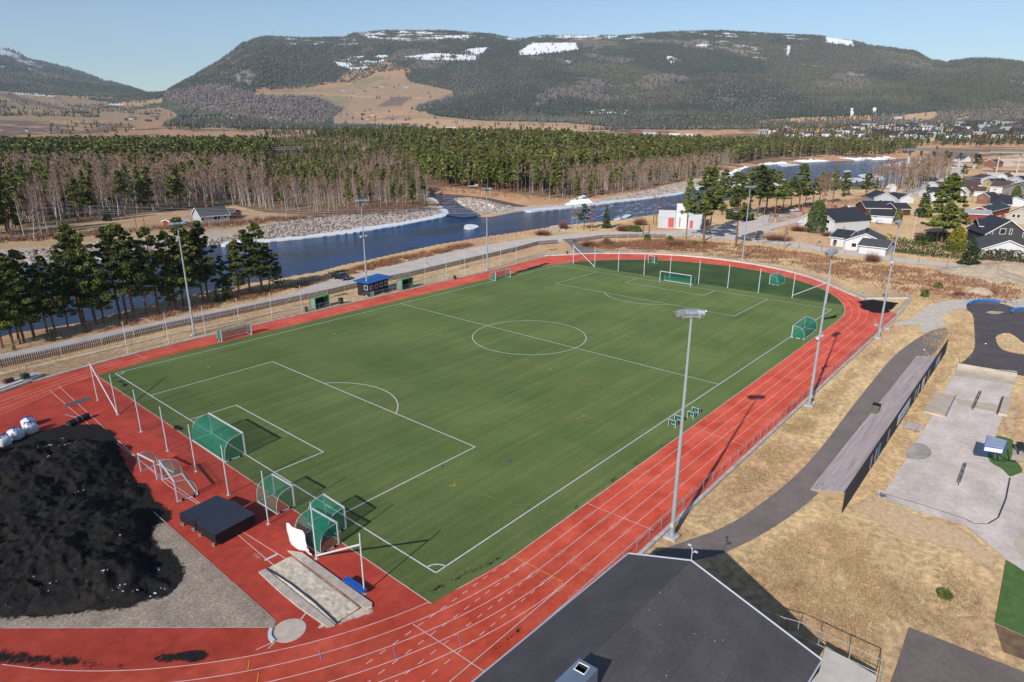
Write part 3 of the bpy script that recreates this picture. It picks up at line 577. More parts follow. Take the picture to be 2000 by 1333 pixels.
# ---------------------------------------------------------------- roads and paths
mroad = M("road_asphalt", col=S(166, 158, 154, 1.1), col2=S(150, 142, 138, 1.1), rough=.9, scale=.3, bump=.004, bscale=20, col3=.1, scale3=2, droug=1.0)
mpath = M("path_asphalt", col=S(122, 112, 110, .78), col2=S(108, 100, 98, .78), rough=.9, scale=.4, bump=.004, bscale=20, col3=.09, scale3=2.5, droug=1.0)
mdark = M("dark_asphalt", col=S(96, 88, 88, .85), col2=S(112, 103, 101, .85), rough=.85, scale=.35, bump=.004, bscale=20, col3=.1, scale3=2)
msandy = M("light_gravel", col=S(206, 196, 182, 1.25), col2=S(188, 174, 156, 1.25), rough=.95, scale=.8, bump=.02, bscale=9, col3=.12, scale3=3)
def road(name, left, right, mat, z, sm_=1):
    A = densify([G2(*p) for p in left], 3, smooth=sm_); B = densify([G2(*p) for p in right], 3, smooth=sm_)
    return MB().sheet([tuple(p) for p in A]+[tuple(p) for p in B[::-1]], z).build(name, mat, kind="structure")
road("river_road", [(-300, 752), (0, 693), (180, 655), (300, 630), (460, 598), (570, 573), (612, 558), (640, 549), (700, 535), (760, 521), (850, 499), (950, 479), (1040, 465), (1120, 457), (1180, 454), (1290, 452), (1330, 451), (1420, 448), (1470, 444), (1510, 440)],
     [(-300, 770), (0, 711), (200, 667), (500, 602), (700, 558), (800, 537), (1000, 489), (1090, 473), (1130, 468), (1200, 463), (1290, 461), (1350, 463), (1400, 468), (1450, 462), (1520, 452)], mroad, .03)
road("river_road_east", [(1380, 452), (1440, 462), (1500, 467), (1560, 475), (1640, 489), (1740, 502), (1850, 514), (2000, 524), (2300, 545)], [(1380, 466), (1440, 470), (1500, 476), (1580, 488), (1640, 497), (1740, 511), (1850, 523), (2000, 534), (2300, 556)], mroad, .042)
road("village_road", [(1480, 445), (1530, 434), (1560, 425), (1640, 408), (1700, 396), (1770, 374), (1820, 358), (1850, 346), (1862, 330), (1868, 318)], [(1490, 452), (1540, 440), (1580, 429), (1650, 413), (1710, 400), (1790, 380), (1840, 364), (1880, 352), (1885, 335), (1880, 318)], mroad, .052)
road("gravel_forecourt", [(1330, 450), (1410, 440), (1470, 426), (1520, 415), (1560, 408)], [(1330, 460), (1410, 458), (1480, 445), (1530, 430), (1565, 420)], mroad, .036)
road("junction_path", [(1098, 468), (1112, 478), (1122, 490), (1128, 498)], [(1118, 466), (1140, 480), (1165, 490), (1190, 496)], mpath, .048)
mgp = M("worn_gravel_path", col=S(196, 178, 154, 1.25), col2=S(176, 152, 122, 1.25), rough=.95, scale=.7, bump=.02, bscale=8)
road("worn_path", [(0, 728), (200, 682), (400, 636), (560, 602), (700, 572), (800, 550), (900, 525), (1000, 502), (1090, 492)], [(0, 733), (200, 687), (400, 640), (560, 607), (700, 578), (800, 554), (900, 529), (1000, 506), (1090, 496)], mgp, .01)
road("worn_path", [(1150, 492), (1220, 490), (1270, 482), (1300, 478)], [(1160, 496), (1220, 494), (1270, 487), (1300, 483)], mgp, .01)
road("worn_path", [(1560, 510), (1600, 520), (1650, 532), (1700, 542), (1740, 544), (1820, 548), (1900, 556), (2000, 568), (2200, 590)], [(1560, 513), (1600, 524), (1650, 536), (1700, 546), (1740, 547), (1820, 552), (1900, 561), (2000, 574), (2200, 598)], mgp, .01)
road("asphalt_path", [(1278, 1080), (1330, 1060), (1420, 1030), (1500, 975), (1560, 925), (1610, 868), (1660, 800), (1700, 750), (1740, 700), (1780, 668), (1820, 645), (1845, 640)], [(1290, 1100), (1360, 1096), (1440, 1072), (1530, 1020), (1600, 965), (1650, 905), (1700, 840), (1750, 778), (1800, 722), (1825, 690), (1850, 660), (1852, 645)], mpath, .012, 2)
road("gravel_apron", [(1786, 622), (1800, 605), (1830, 592), (1870, 584), (1920, 582), (2000, 584), (2300, 600)], [(1804, 650), (1830, 652), (1848, 638), (1838, 615), (1880, 600), (1920, 620), (2000, 640), (2300, 660)], msandy, .01, 2)
road("gravel_spur", [(1745, 632), (1790, 622)], [(1748, 637), (1800, 634)], msandy, .008)
# pump track
PT = [(1887, 594), (1895, 591), (1950, 591), (1995, 606), (2100, 606), (2250, 620), (2250, 700), (2000, 672), (1985, 658), (1968, 649), (1943, 656), (1948, 674), (1960, 686), (2000, 694), (2100, 700), (2100, 745), (2000, 735), (1990, 733), (1872, 713), (1890, 700), (1903, 684), (1905, 668), (1903, 640), (1902, 622), (1897, 610), (1888, 606)]
MB().sheet([tuple(p) for p in densify([G2(*p) for p in PT], 1.2, closed=True, smooth=1)], .03).build("pump_track", mdark, kind="structure")
MB().sheet([G2(*p) for p in [(1924, 611), (1936, 608), (1962, 610), (1950, 614), (1936, 614)]], .04).build("pump_track_island", mgp, kind="structure")
for pl in ([(1893, 597), (1905, 593), (1930, 592), (1952, 595)], [(1976, 613), (1985, 609), (2000, 608), (2080, 612)]):
    P = densify([G(*p) for p in pl], 1, smooth=1); w = MB()
    for a, b in zip(P[:-1], P[1:]): a = np.array(a); b = np.array(b); a[2] = b[2] = .55; w.bar(a, b, .28, n=8)
    bl = w.build("berm_coping", M("blue_paint", col=(.02, .16, .55), col2=(.03, .2, .6), rough=.4, scale=2)); tag(bl, "blue raised rim curving along the %s berm of the asphalt pump track" % ("left hand far" if pl[0][0] < 1900 else "right hand nearer"), "pump track rim", "blue rims of the pump track")
    w = MB(); vs = []
    for p in P: vs += [(p[0]-.9, p[1], .02), (p[0], p[1], .5), (p[0]+.9, p[1], .02)]
    fs = []
    for i in range(len(P)-1): fs += [(3*i, 3*i+1, 3*i+4, 3*i+3), (3*i+1, 3*i+2, 3*i+5, 3*i+4)]
    w.add(vs, fs).build("berm", mdark, kind="structure")
# skate park slab
mconc = M("skate_concrete", col=S(188, 179, 175, .88), col2=S(170, 161, 156, .88), rough=.8, scale=.35, bump=.003, bscale=12, col3=.10, scale3=2.2, streak=(.12, .6, 1, .06), droug=1.0)
mconc2 = M("old_concrete", col=S(202, 184, 162, 1.2), col2=S(180, 164, 146, 1.2), rough=.85, scale=.8, bump=.004, bscale=12)
SK = [(1870, 714), (1870, 722), (1862, 735), (1840, 770), (1825, 800), (1815, 822), (1795, 855), (1780, 880), (1765, 905), (1742, 940), (1727, 962), (1712, 966), (1714, 974), (1800, 1003), (1885, 1028), (1925, 1060), (1960, 1090), (2000, 1117), (2300, 1230), (2300, 925), (2000, 925), (1985, 928), (1972, 933), (1958, 918), (1935, 905), (1928, 892), (1932, 880), (1940, 860), (1945, 850), (1957, 815), (1985, 735), (1986, 726), (1870, 713)]
MB().sheet([G2(*p) for p in SK], .05).build("skate_park", mconc, kind="structure")
for i, pl in enumerate([[(1868, 722), (1985, 742), (1982, 753), (1863, 734)], [(1836, 770), (1864, 776), (1850, 815), (1818, 806), (1822, 792)], [(1865, 780), (1872, 792), (1945, 806), (1957, 796), (1940, 790)]]):
    MB().sheet([G2(*p) for p in pl], .058).build("skate_ramp_face", mconc2, kind="structure")
P = [G2(*p) for p in [(1778, 868), (1795, 866), (1812, 872), (1821, 884), (1815, 896), (1795, 900), (1765, 896)]]
MB().sheet([tuple(p) for p in densify(P, .5, closed=True, smooth=2)], .064).build("bowl_patch", M("stained_concrete", col=S(150, 142, 138, 1.15), col2=S(186, 172, 158, 1.2), rough=.85, scale=.6), kind="structure")
MB().sheet([tuple(p) for p in densify([G2(*p) for p in [(1980, 1060), (1990, 1045), (2010, 1036), (2100, 1060), (2100, 1110), (2010, 1100), (1990, 1085)]], .5, closed=True, smooth=2)], .064).build("bowl_patch", mconc2, kind="structure")
# low apron ledge along the near edge of the slab
w = MB(); w.prism([G2(*p) for p in [(1712, 966), (1716, 961), (1800, 985), (1885, 1013), (1887, 1026), (1800, 1003), (1714, 973)]], 0, .22); w.build("slab_ledge", mconc, kind="structure")
w = MB(); w.ribbon([G2(1718, 962, .22), G2(1800, 986, .22), G2(1885, 1014, .22), G2(1905, 1024, .2), G2(1930, 1024, .2), G2(1950, 1012, .2), G2(1965, 975, .2), G2(1973, 934, .2)], .07, z=.235); w.build("steel_edging", M("black_steel", col=(.03, .03, .035), rough=.4, metal=.3), kind="structure")
c = np.array(G2(1722, 971, .22)); w = MB(); st = []
for k in range(10): a = math.pi/2+k*math.pi/5+.3; rr_ = .5 if k % 2 == 0 else .2; st.append((c[0]+rr_*math.cos(a)+.3, c[1]+rr_*math.sin(a), .24))
w.add(st+[(c[0]+.3, c[1], .24)], [(k, (k+1) % 10, 10) for k in range(10)]); w.build("painted_star", M("star_paint", col=(.12, .14, .19), rough=.7), kind="structure")
# green artificial pads
mgp2 = M("play_turf", col=S(92, 120, 62, 1.1), col2=S(76, 104, 52, 1.1), rough=.9, scale=1.5, bump=.02, bscale=15)
MB().sheet([tuple(p) for p in densify([G2(*p) for p in [(1928, 892), (1932, 878), (1942, 850), (1975, 858), (1980, 862), (1975, 898), (1986, 902), (2000, 922), (1985, 928), (1972, 933), (1958, 918), (1935, 905)]], .6, closed=True)], .045).build("play_turf", mgp2, kind="structure")
MB().sheet([G2(*p) for p in [(1965, 1095), (2000, 1116), (2300, 1220), (2300, 1420), (2000, 1243), (1943, 1218)]], .045).build("play_turf", mgp2, kind="structure")
MB().sheet([G2(*p) for p in [(1943, 1220), (2000, 1244), (2200, 1330), (2200, 1420), (2000, 1290), (1960, 1275)]], .03).build("worn_soil", M("dark_soil", col=S(104, 84, 66, 1.1), col2=S(140, 112, 84, 1.1), rough=.95, scale=1.5), kind="structure")
MB().sheet([G2(*p) for p in [(1775, 1226), (1990, 1310), (2300, 1440), (2100, 1600), (1720, 1520), (1735, 1345), (1755, 1290)]], .03).build("asphalt_pad", mpath, kind="structure")
MB().sheet([G2(*p) for p in [(1985, 862), (2020, 870), (2030, 910), (1974, 899)]], .07).build("concrete_pad", mconc2, kind="structure")
# bare sand by the skate park
msb = spill_mat("bare_sand_spill", S(214, 186, 150, 1.25), S(196, 160, 122, 1.2), sc=3)
spill("bare_sand", [(1650, 985), (1712, 960), (1716, 975), (1800, 1005), (1890, 1032), (1960, 1095), (1945, 1190), (1935, 1180), (1930, 1120), (1870, 1080), (1800, 1062), (1740, 1050), (1690, 1010), (1650, 1005)], msb, .02, soft=1.2, dens=1.0)
spill("bare_sand", [(1835, 720), (1870, 708), (1862, 735), (1838, 760), (1828, 740)], msb, .02, soft=1.0, dens=.8)
spill("bare_sand", [(1950, 800), (2000, 780), (2000, 850), (1948, 850)], msb, .02, soft=1.5, dens=.8)
spill("bare_sand", [(1850, 660), (1900, 620), (1905, 680), (1870, 712), (1840, 700)], msb, .02, soft=4, dens=.3)
# ================================================================ trees
mpine = M("pine_needles", attr="cover", col2=(0, 0, 0), scale=.8, amt=.25, rough=.8, spec=.12)
mtwig = M("birch_twigs", attr="cover", col2=(0, 0, 0), scale=.5, amt=.18, rough=.9, spec=.05)
mbirch = M("birch_bark", col=S(214, 202, 190, 1.05), col2=S(140, 128, 118, 1.0), rough=.9, scale=2.0, world_space=False)
mpbark = M("pine_bark", col=S(150, 104, 78, 1.1), col2=S(108, 82, 68, 1.0), rough=.95, scale=1.5, bump=.02, world_space=False)
mdbark = M("dark_bark", col=S(92, 78, 68, 1), col2=S(70, 60, 54, 1), rough=.95, scale=1.5, world_space=False)
def rquads(c, size, up=.5, asp=1.0, r=rng):
    """leaf quads: centres (n,3), sizes (n,)"""
    n = len(c); nr = r.normal(size=(n, 3)); nr[:, 2] = np.abs(nr[:, 2])+up; nr /= np.linalg.norm(nr, axis=1)[:, None]
    t = r.normal(size=(n, 3)); a = np.cross(nr, t); a /= np.linalg.norm(a, axis=1)[:, None]+1e-9; b = np.cross(nr, a)
    s = np.asarray(size)[:, None]; a = a*s*asp; b = b*s
    V = np.stack([c-a-b*.35, c+a*.2-b, c+a+b*.4, c-a*.3+b], 1).reshape(-1, 3)
    return V, np.arange(4*n).reshape(-1, 4)
def pine_crown_mesh(h, seed, kind="pine", n_cl=46, per=70, sz=.26, zr=(.34, .46), wr=.16, cr=.052):
    r = np.random.default_rng(seed); C = []; SZ = []; TN = []; cl = []
    if kind == "pine":
        z0 = h*r.uniform(*zr)
        for i in range(n_cl):
            t = r.uniform(0, 1)**.9; z = z0+(h-z0)*t; R = h*wr*((1-t)**.6)*(.5+.5*min(1, t*5+.2))*(r.uniform(0.05, 1.0)**.6)*1.25
            a = r.uniform(0, 6.28); c = np.array([R*math.cos(a), R*math.sin(a), z-.02*R]); cl.append(c)
            rc = h*cr*r.uniform(.6, 1.35)*(1.1-.5*t)
            p = r.normal(size=(per, 3)); p /= np.linalg.norm(p, axis=1)[:, None]; p *= (r.random((per, 1))**.45)*rc; p[:, 2] *= .5
            C.append(c+p); SZ.append(np.full(per, sz)*r.uniform(.7, 1.3, per)); TN.append(np.full(per, r.uniform(.7, 1.35))*r.uniform(.8, 1.2, per))
    else:
        lay = int(h*1.5)
        for i in range(lay):
            t = (i+.5)/lay; z = h*(.05+.95*t); R = h*(.19 if kind == "spruce" else .24)*(1-t)**.85+.15
            nb = max(5, int(12*(1-t)+4))
            for k in range(nb):
                a = r.uniform(0, 6.28); m = max(5, int(per*.36*R/ (h*.19)+4)); s = r.uniform(.15, 1, m)**.6*R*r.uniform(.8, 1.12)
                p = np.stack([s*np.cos(a)+r.normal(size=m)*.12*R*.5, s*np.sin(a)+r.normal(size=m)*.12*R*.5, z-s*.28+r.normal(size=m)*.1], -1)
                C.append(p); SZ.append(np.full(m, sz)*r.uniform(.7, 1.3, m)); TN.append(np.full(m, r.uniform(.75, 1.3))*r.uniform(.8, 1.2, m))
    C = np.concatenate(C); SZ = np.concatenate(SZ); TN = np.concatenate(TN)
    V, F = rquads(C, SZ, up=.35, r=r); return V, F, np.repeat(TN, 4), cl
PINEC = np.array(S(92, 98, 50, 1.3)); PINED = np.array(S(70, 78, 42, 1.25)); SPRC = np.array(S(70, 82, 54, 1.2))
def trunk_mesh(mb, h, r0, seed, bend=.02, limbs=None, ztop=.96):
    r = np.random.default_rng(seed); P = []; n = 7; bx = r.normal()*bend*h; by = r.normal()*bend*h
    for i in range(n+1):
        t = i/n*ztop; P.append((bx*math.sin(t*2.2)*.6, by*math.sin(t*2.2)*.6, h*t))
    for i in range(n):
        a = r0*(1-.82*i/n); b = r0*(1-.82*(i+1)/n); mb.bar(P[i], P[i+1], a, b, n=7, cap=False)
    for c in (limbs or []):
        z = max(.2*h, c[2]-abs(c[0])*.35-abs(c[1])*.35); mb.bar((0, 0, z), tuple(c), r0*.2, r0*.06, n=4, cap=False)
    return mb
PROTO = {}
def make_conifer(name, h, seed, kind, col, n_cl=46, per=70, sz=.26, bark=None, label="", cat="tree", group=None, zr=(.34, .46), wr=.16):
    V, F, t, cl = pine_crown_mesh(h, seed, kind, n_cl, per, sz, zr, wr); root = thing(name, label, cat, (0, 0, -500), 0, group)
    npmesh("crown", V, F, mpine, parent=root, col=np.array(col)[None, :]*t[:, None])
    mb = MB(); mb.raw = True; trunk_mesh(mb, h, h*.013+.05, seed, limbs=cl[::2]); mb.build("trunk", bark or mpbark, root, smooth=True)
    return root
def birch_mesh(h, seed, ntw=260, spread=.2, w=.03, nb=16):
    r = np.random.default_rng(seed); mb = MB(); mb.raw = True; r0 = h*.008+.035
    trunk_mesh(mb, h, r0, seed, bend=.05, ztop=.9); tips = []
    for i in range(nb):
        z = h*r.uniform(.3, .86); a = r.uniform(0, 6.28); L_ = h*spread*r.uniform(.5, 1.1)*(1.15-z/h); d = np.array([math.cos(a), math.sin(a), r.uniform(.9, 2.0)]); d /= np.linalg.norm(d)
        s = np.array([0, 0, z]); e = s+d*L_*1.5; mb.bar(tuple(s), tuple(e), r0*.32, r0*.08, n=3, cap=False); tips.append((s, e))
    V = []; F = []
    for i in range(ntw):
        s, e = tips[r.integers(len(tips))] if r.random() < .8 else (np.array([0, 0, h*.5]), np.array([0, 0, h*.95]))
        p = s+(e-s)*r.uniform(.2, 1); d = (e-s)/np.linalg.norm(e-s)+r.normal(size=3)*.55; d[2] += .25; d /= np.linalg.norm(d); L_ = h*.085*r.uniform(.5, 1.4)
        q = p+d*L_; sd_ = np.cross(d, r.normal(size=3)); sd_ = sd_/np.linalg.norm(sd_)*w
        k = len(V); V += [p-sd_, p+sd_, q]; F.append((k, k+1, k+2))
    return mb, np.array(V), np.array(F)
TWC = np.array(S(158, 132, 116, 1.0))
def make_birch(name, h, seed, label, group, ntw=420, w=.02, nb=20, spread=.2, tw=TWC, bark=None, cat="tree"):
    mb, V, F = birch_mesh(h, seed, ntw, spread, w, nb); root = thing(name, label, cat, (0, 0, -500), 0, group)
    r = np.random.default_rng(seed); t = np.repeat(r.uniform(.75, 1.2, len(F)), 3)
    npmesh("crown", V, F, mtwig, parent=root, col=tw[None, :]*t[:, None]); mb.build("trunk", bark or mbirch, root, smooth=True); return root
# ---- tall pines on the river bank beside the road (base px, top px)
GP = "tall pines along the river road"
pp = [make_conifer("pine_tree", 16, 20+i, "pine", [PINEC, PINED, PINEC*1.1, PINED*1.1][i], n_cl=76, per=110, sz=.15, zr=(.18, .42), wr=.21, label="tall pine on the river bank beside the road", group=GP) for i in range(4)]
used = [False]*4
def place_tree(protos, used_, base, top, label, group, zb=0.0, hh=16.0, k=None, lean=True, wide=1.0):
    b = G(*base, zb); d = np.linalg.norm(b[:2]-CAM[:2]); dd = ray(top[0], top[1]); t = d/math.hypot(dd[0], dd[1]); h = CAM[2]+dd[2]*t-zb
    i = random.randrange(len(protos)) if k is None else k; s = h/hh
    if not used_[i]: o = protos[i]; used_[i] = True
    else: o = dup(protos[i], (0, 0, 0))
    o.location = tuple(b); o.rotation_euler = (0, 0, random.uniform(0, 6.28)); o.scale = (s*wide, s*wide, s); o["label"] = label
    if group: o["group"] = group
    elif "group" in o: del o["group"]
    return o
BANK = [((25, 676), (8, 474)), ((40, 679), (60, 498)), ((69, 666), (40, 488)), ((97, 666), (72, 520)), ((135, 648), (118, 528)), ((163, 643), (115, 460)), ((166, 635), (156, 436)), ((237, 630), (201, 446)), ((250, 630), (222, 440)), ((265, 628), (248, 440)),
        ((288, 625), (268, 470)), ((311, 618), (286, 444)), ((360, 605), (330, 464)), ((372, 605), (372, 424)), ((398, 597), (388, 452)), ((408, 595), (424, 432)), ((440, 590), (440, 500)), ((468, 587), (466, 470)), ((490, 582), (486, 450)), ((513, 576), (495, 436)), ((528, 572), (520, 480)),
        ((-20, 690), (-30, 470)), ((205, 640), (180, 500)), ((112, 662), (95, 500)), ((335, 611), (318, 520)), ((545, 565), (535, 520)), ((6, 688), (0, 520)), ((190, 640), (185, 455)), ((345, 610), (350, 450)), ((50, 676), (25, 500))]
for i, (b, t) in enumerate(BANK):
    wide = 1.15 if b[0] > 460 else .95
    place_tree(pp, used, b, t, "tall dark pine with bare reddish trunk on the bank between the road and the river", GP, zb=-.6, wide=wide)
# small saplings between
SAP = "pine saplings on the river bank"
ps = [make_conifer("pine_sapling", 5, 60+i, "spruce", PINEC*1.05, per=22, sz=.16, label="young pine sapling at the foot of the river bank pines", group=SAP, bark=mdbark) for i in range(2)]; us = [False]*2
for b, t in [((449, 590), (459, 545)), ((170, 655), (165, 630)), ((212, 648), (208, 622)), ((105, 672), (100, 640)), ((425, 595), (428, 560)), ((440, 592), (436, 556)), ((332, 614), (326, 590)), ((245, 640), (240, 612)), ((30, 690), (26, 668))]:
    place_tree(ps, us, b, t, "young pine sapling at the foot of the river bank pines", SAP, zb=-.5, hh=5)
# ---- pines around the white building and the path junction
GQ = "pines beside the white power building"
pq = [make_conifer("pine_tree", 16, 90+i, "pine", [PINEC*1.2, PINEC*1.1, PINED*1.25][i], n_cl=80, per=110, sz=.18, zr=(.30, .45), wr=.19, label="pine", group=GQ) for i in range(3)]; uq = [False]*3
for b, t, l, wd in [((1340, 466), (1346, 346), "slim straight pine standing in front of the white building by its red door", .62), ((1374, 471), (1384, 326), "broad pine whose bare trunk stands at the corner of the white building", 1.1), ((1386, 455), (1402, 330), "pine standing on the gravel yard close to the side wall of the white building", .8),
                    ((1437, 482), (1446, 340), "pine with reddish upper trunk standing just left of the tall floodlight mast behind the pitch", .85)]:
    place_tree(pq, uq, b, t, l, None, zb=0, wide=wd)
for b, t, wd in [((1432, 425), (1425, 336), 1), ((1462, 420), (1462, 330), 1), ((1478, 424), (1480, 322), 1.2), ((1496, 418), (1500, 330), 1.1), ((1512, 424), (1508, 335), 1), ((1410, 420), (1412, 332), 1), ((1528, 414), (1530, 352), .9), ((1545, 410), (1548, 344), .9), ((1560, 410), (1566, 320), 1.0), ((1572, 405), (1580, 350), .9), ((1588, 402), (1592, 348), .9), ((1449, 436), (1455, 395), .9), ((1600, 398), (1602, 338), .9), ((1625, 398), (1626, 334), 1.0)]:
    place_tree(pq, uq, b, t, "dense green pine in the clump between the white building and the river bend", GQ, zb=0, wide=wd*1.15)
for b, t, l, wd in [((1649, 384), (1648, 336), "small pointed pine by the river left of the birch", 1.4), ((1690, 388), (1690, 338), "bushy pine by the river opposite the upstream rapids", 1.6), ((1880, 352), (1878, 322), "pine rising behind the village row beside the road bend", 1.2), ((1908, 330), (1905, 302), "small pine near the railway yard", 1.4), ((1140, 449), (1139, 398), "pine beside twin birches and the wooden power pole on the bank", 1.3)]:
    place_tree(pq, uq, b, t, l, None, zb=0, wide=wd)
pb = make_conifer("pine_tree", 16, 99, "pine", PINEC*1.15, n_cl=170, per=110, sz=.2, zr=(.2, .22), wr=.34, label="pine", group=None)
place_tree([pb], [False], (1838, 474), (1850, 340), "huge spreading pine towering between the village gardens", None)
gs = [make_conifer("spruce_tree", 10, 130+i, "spruce", SPRC*(1+.1*i), per=60, sz=.2, label="spruce", bark=mdbark) for i in range(2)]; ug = [False]*2
for b, t, l, wd in [((1184, 446), (1183, 400), "cone shaped spruce alone on the river bank beside the path junction", 1.1), ((1802, 424), (1803, 360), "dark pointed spruce in front of the village row houses", 1.2), ((1892, 517), (1895, 462), "spreading blue green spruce at the roadside hedge before the white house", 1.9),
                    ((210, 432), (205, 395), "single spruce beside the dry field left of the riverside cabin", 1.2), ((1970, 346), (1968, 335), "low spruce behind the brown roofed houses", 1.6), ((1830, 318), (1832, 300), "dark spruce near the far white farmhouse", 1.5)]:
    place_tree(gs, ug, b, t, l, None, zb=0, hh=10, wide=wd)
# garden thuja columns and bushes
def thuja(px, py, tx, ty, wpx, label, col, name="thuja_tree"):
    b = G(px, py, 0); d = np.linalg.norm(b[:2]-CAM[:2]); dd = ray(tx, ty); h = CAM[2]+dd[2]*d/math.hypot(dd[0], dd[1]); R = wpx/2*math.hypot(d, 31)/FOC
    n = int(2600*min(1, R*h/22)+300); a = rng.uniform(0, 6.28, n); t = rng.random(n)**.9; rad = R*(np.sin(np.pi*np.clip(t*.72+.26, 0, 1))**.55)*rng.uniform(.82, 1.05, n)
    C = np.stack([rad*np.cos(a), rad*np.sin(a), t*h*.97+.1], -1); V, F = rquads(C, rng.uniform(.14, .3, n), up=.2)
    tn = rng.uniform(.7, 1.25, n); root = thing(name, label, "tree", tuple(b)); npmesh("foliage", V, F, mpine, parent=root, col=np.array(col)[None]*np.repeat(tn, 4)[:, None])
    m = MB(); m.bar((0, 0, 0), (0, 0, h*.8), .16, .05); m.build("trunk", mdbark, root); return root
thuja(1592, 455, 1593, 390, 30, "large egg shaped green thuja in front of the white two storey house", S(84, 98, 56, 1.2))
thuja(1865, 492, 1868, 443, 26, "golden green conical thuja behind the hedge near the dark grey house", S(128, 122, 44, 1.2))
thuja(1982, 392, 1983, 362, 11, "narrow upright thuja against the pale gable at the right edge", S(92, 104, 50, 1.2))
thuja(1694, 436, 1694, 416, 8, "slim thuja left of the white garage with black roof", S(96, 106, 50, 1.2))
thuja(1752, 432, 1750, 408, 14, "loose brownish thuja right of the white garage", S(112, 108, 60, 1.2))
thuja(1813, 426, 1813, 404, 7, "slim light green thuja beside the spruce in the village garden", S(108, 116, 50, 1.2))
# ---- bare birches / deciduous singles
GB = "bare birches on the far bank"
bsg = make_birch("birch_tree", 14, 301, "large bare birch with orange brown twigs beside the village meadow", None, ntw=1500, w=.03, nb=34, spread=.42, tw=np.array(S(156, 122, 98, 1.0))); used_b = [False]
place_tree([bsg], used_b, (1608, 422), (1613, 336), "large bare birch with orange brown twigs beside the village meadow", None, hh=14)
bs2 = [make_birch("birch_tree", 12, 310+i, "birch", None, ntw=500, w=.03, nb=20, spread=.25) for i in range(2)]; ub2 = [False]*2
for b, t, l in [((1126, 448), (1127, 402), "right hand one of two slim white birches beside the wooden power poles"), ((1117, 449), (1116, 400), "left hand one of two slim white birches beside the wooden power poles"), ((1705, 378), (1709, 328), "tall thin bare birch standing above the river ice by the village meadow"), ((1594, 480), (1592, 440), "small bare tree on the dry lawn left of the low white house"), ((1532, 487), (1534, 440), "thin bare tree at the edge of the road before the lawn"), ((1645, 470), (1646, 440), "tiny bare tree beside the white garden wall"),
                ((1500, 455), (1502, 412), "bare grey tree by the road at the corner of the forecourt"), ((1735, 380), (1735, 344), "thin bare birch left of the tiny white hut")]:
    place_tree(bs2, ub2, b, t, l, None, hh=12)
# ---- forests ------------------------------------------------------------
ZONES = [ # polygon, spacing, share of birch, label kind
 ([(-90, 478), (60, 470), (112, 462), (130, 440), (200, 428), (330, 412), (460, 401), (520, 410), (520, 342), (-90, 342)], 4.2, .88, (13, 19), "w"),
 ([(520, 412), (600, 417), (700, 412), (828, 404), (838, 385), (820, 350), (780, 322), (700, 305), (560, 303), (520, 345)], 4.9, .72, (9, 14), "c"),
 ([(-90, 342), (520, 342), (548, 318), (520, 300), (450, 285), (-90, 283)], 5.2, .04, (15, 21), "p"),
 ([(600, 299), (700, 307), (790, 324), (850, 364), (960, 374), (1060, 386), (1090, 386), (1090, 360), (1180, 345), (1300, 330), (1400, 312), (1440, 300), (1440, 281), (1300, 274), (900, 268), (640, 272), (600, 285)], 5.9, .17, (14, 20), "m"),
 ([(1090, 388), (1140, 384), (1260, 369), (1340, 350), (1420, 325), (1500, 306), (1500, 296), (1400, 312), (1300, 330), (1180, 345), (1090, 360)], 4.2, .90, (9, 14), "b"),
 ([(1425, 322), (1460, 316), (1500, 310), (1600, 306.5), (1700, 305), (1790, 303), (1800, 294), (1440, 294)], 4.6, .35, (14, 21), "f"),
 ([(1690, 374), (1735, 372), (1775, 386), (1850, 352), (1862, 318), (1800, 314), (1765, 345)], 5.0, .96, (12, 18), "r"),
 ([(520, 303), (600, 300), (600, 286), (560, 280), (520, 286)], 8, .5, (8, 12), "g"),
 ([(1480, 372), (1560, 368), (1680, 366), (1720, 374), (1690, 384), (1600, 392), (1480, 400)], 9, .5, (5, 9), "n"),
]
cand = []
for zi, (pl, sp, bshare, hr, kd) in enumerate(ZONES):
    P = []
    fa0 = azof(max(p[0] for p in pl)+60)-.03; fa1 = azof(min(p[0] for p in pl)-60)+.06
    r = 170.0
    while r < 1900:
        s = sp*(1+max(0, r-500)/900.); st = s/r
        a = np.arange(fa0, fa1, st)+rng.uniform(0, st)
        a = a+rng.normal(size=len(a))*st*.35; rr_ = r+rng.normal(size=len(a))*s*.4
        P.append(np.stack([CAM[0]+rr_*np.cos(a), CAM[1]+rr_*np.sin(a), rr_], -1)); r += s
    P = np.concatenate(P); z = H(P[:, 0], P[:, 1]); px, py, w_ = proj(np.stack([P[:, 0], P[:, 1], z], -1))
    # ground line by plan position on the flat valley floor
    fx, fy, _ = proj(np.stack([P[:, 0], P[:, 1], 0*z], -1))
    ok = inpoly(fx, fy, pl) & (z > -2.3)
    lim = {'p': 1230, 'm': 1280, 'f': 1300}.get(kd, 5000); ok &= (P[:, 2] < lim) & ((kd != 'w') | (fy < 428) | (rng.random(len(P)) < .55))
    clear = fbm(P[:, 0]/28., P[:, 1]/28., 3)
    ok &= (clear > .30) | (kd in "pm")
    for (x, y, rr_), zz, cl in zip(P[ok], z[ok], clear[ok]):
        sh = bshare
        if kd == "c": sh = .35 if cl > .56 else .9
        if kd == "m": sh = .5 if (cl < .42 and rr_ < 650) else .10
        if kd == "w": sh = .6 if cl > .62 else .95
        cand.append((rr_, x, y, zz, rng.random() < sh, rng.uniform(*hr)*(1.15 if kd in "pm" and rng.random() < .1 else 1), kd))
cand.sort(key=lambda c: c[0])
FB = "bare birches in the woods across the river"; FP = "pines in the woods across the river"
fb = [make_birch("birch_tree", 12, 400+i, "slender bare birch with pale trunk in the wood across the river", FB, ntw=300, w=.026, nb=18) for i in range(5)]
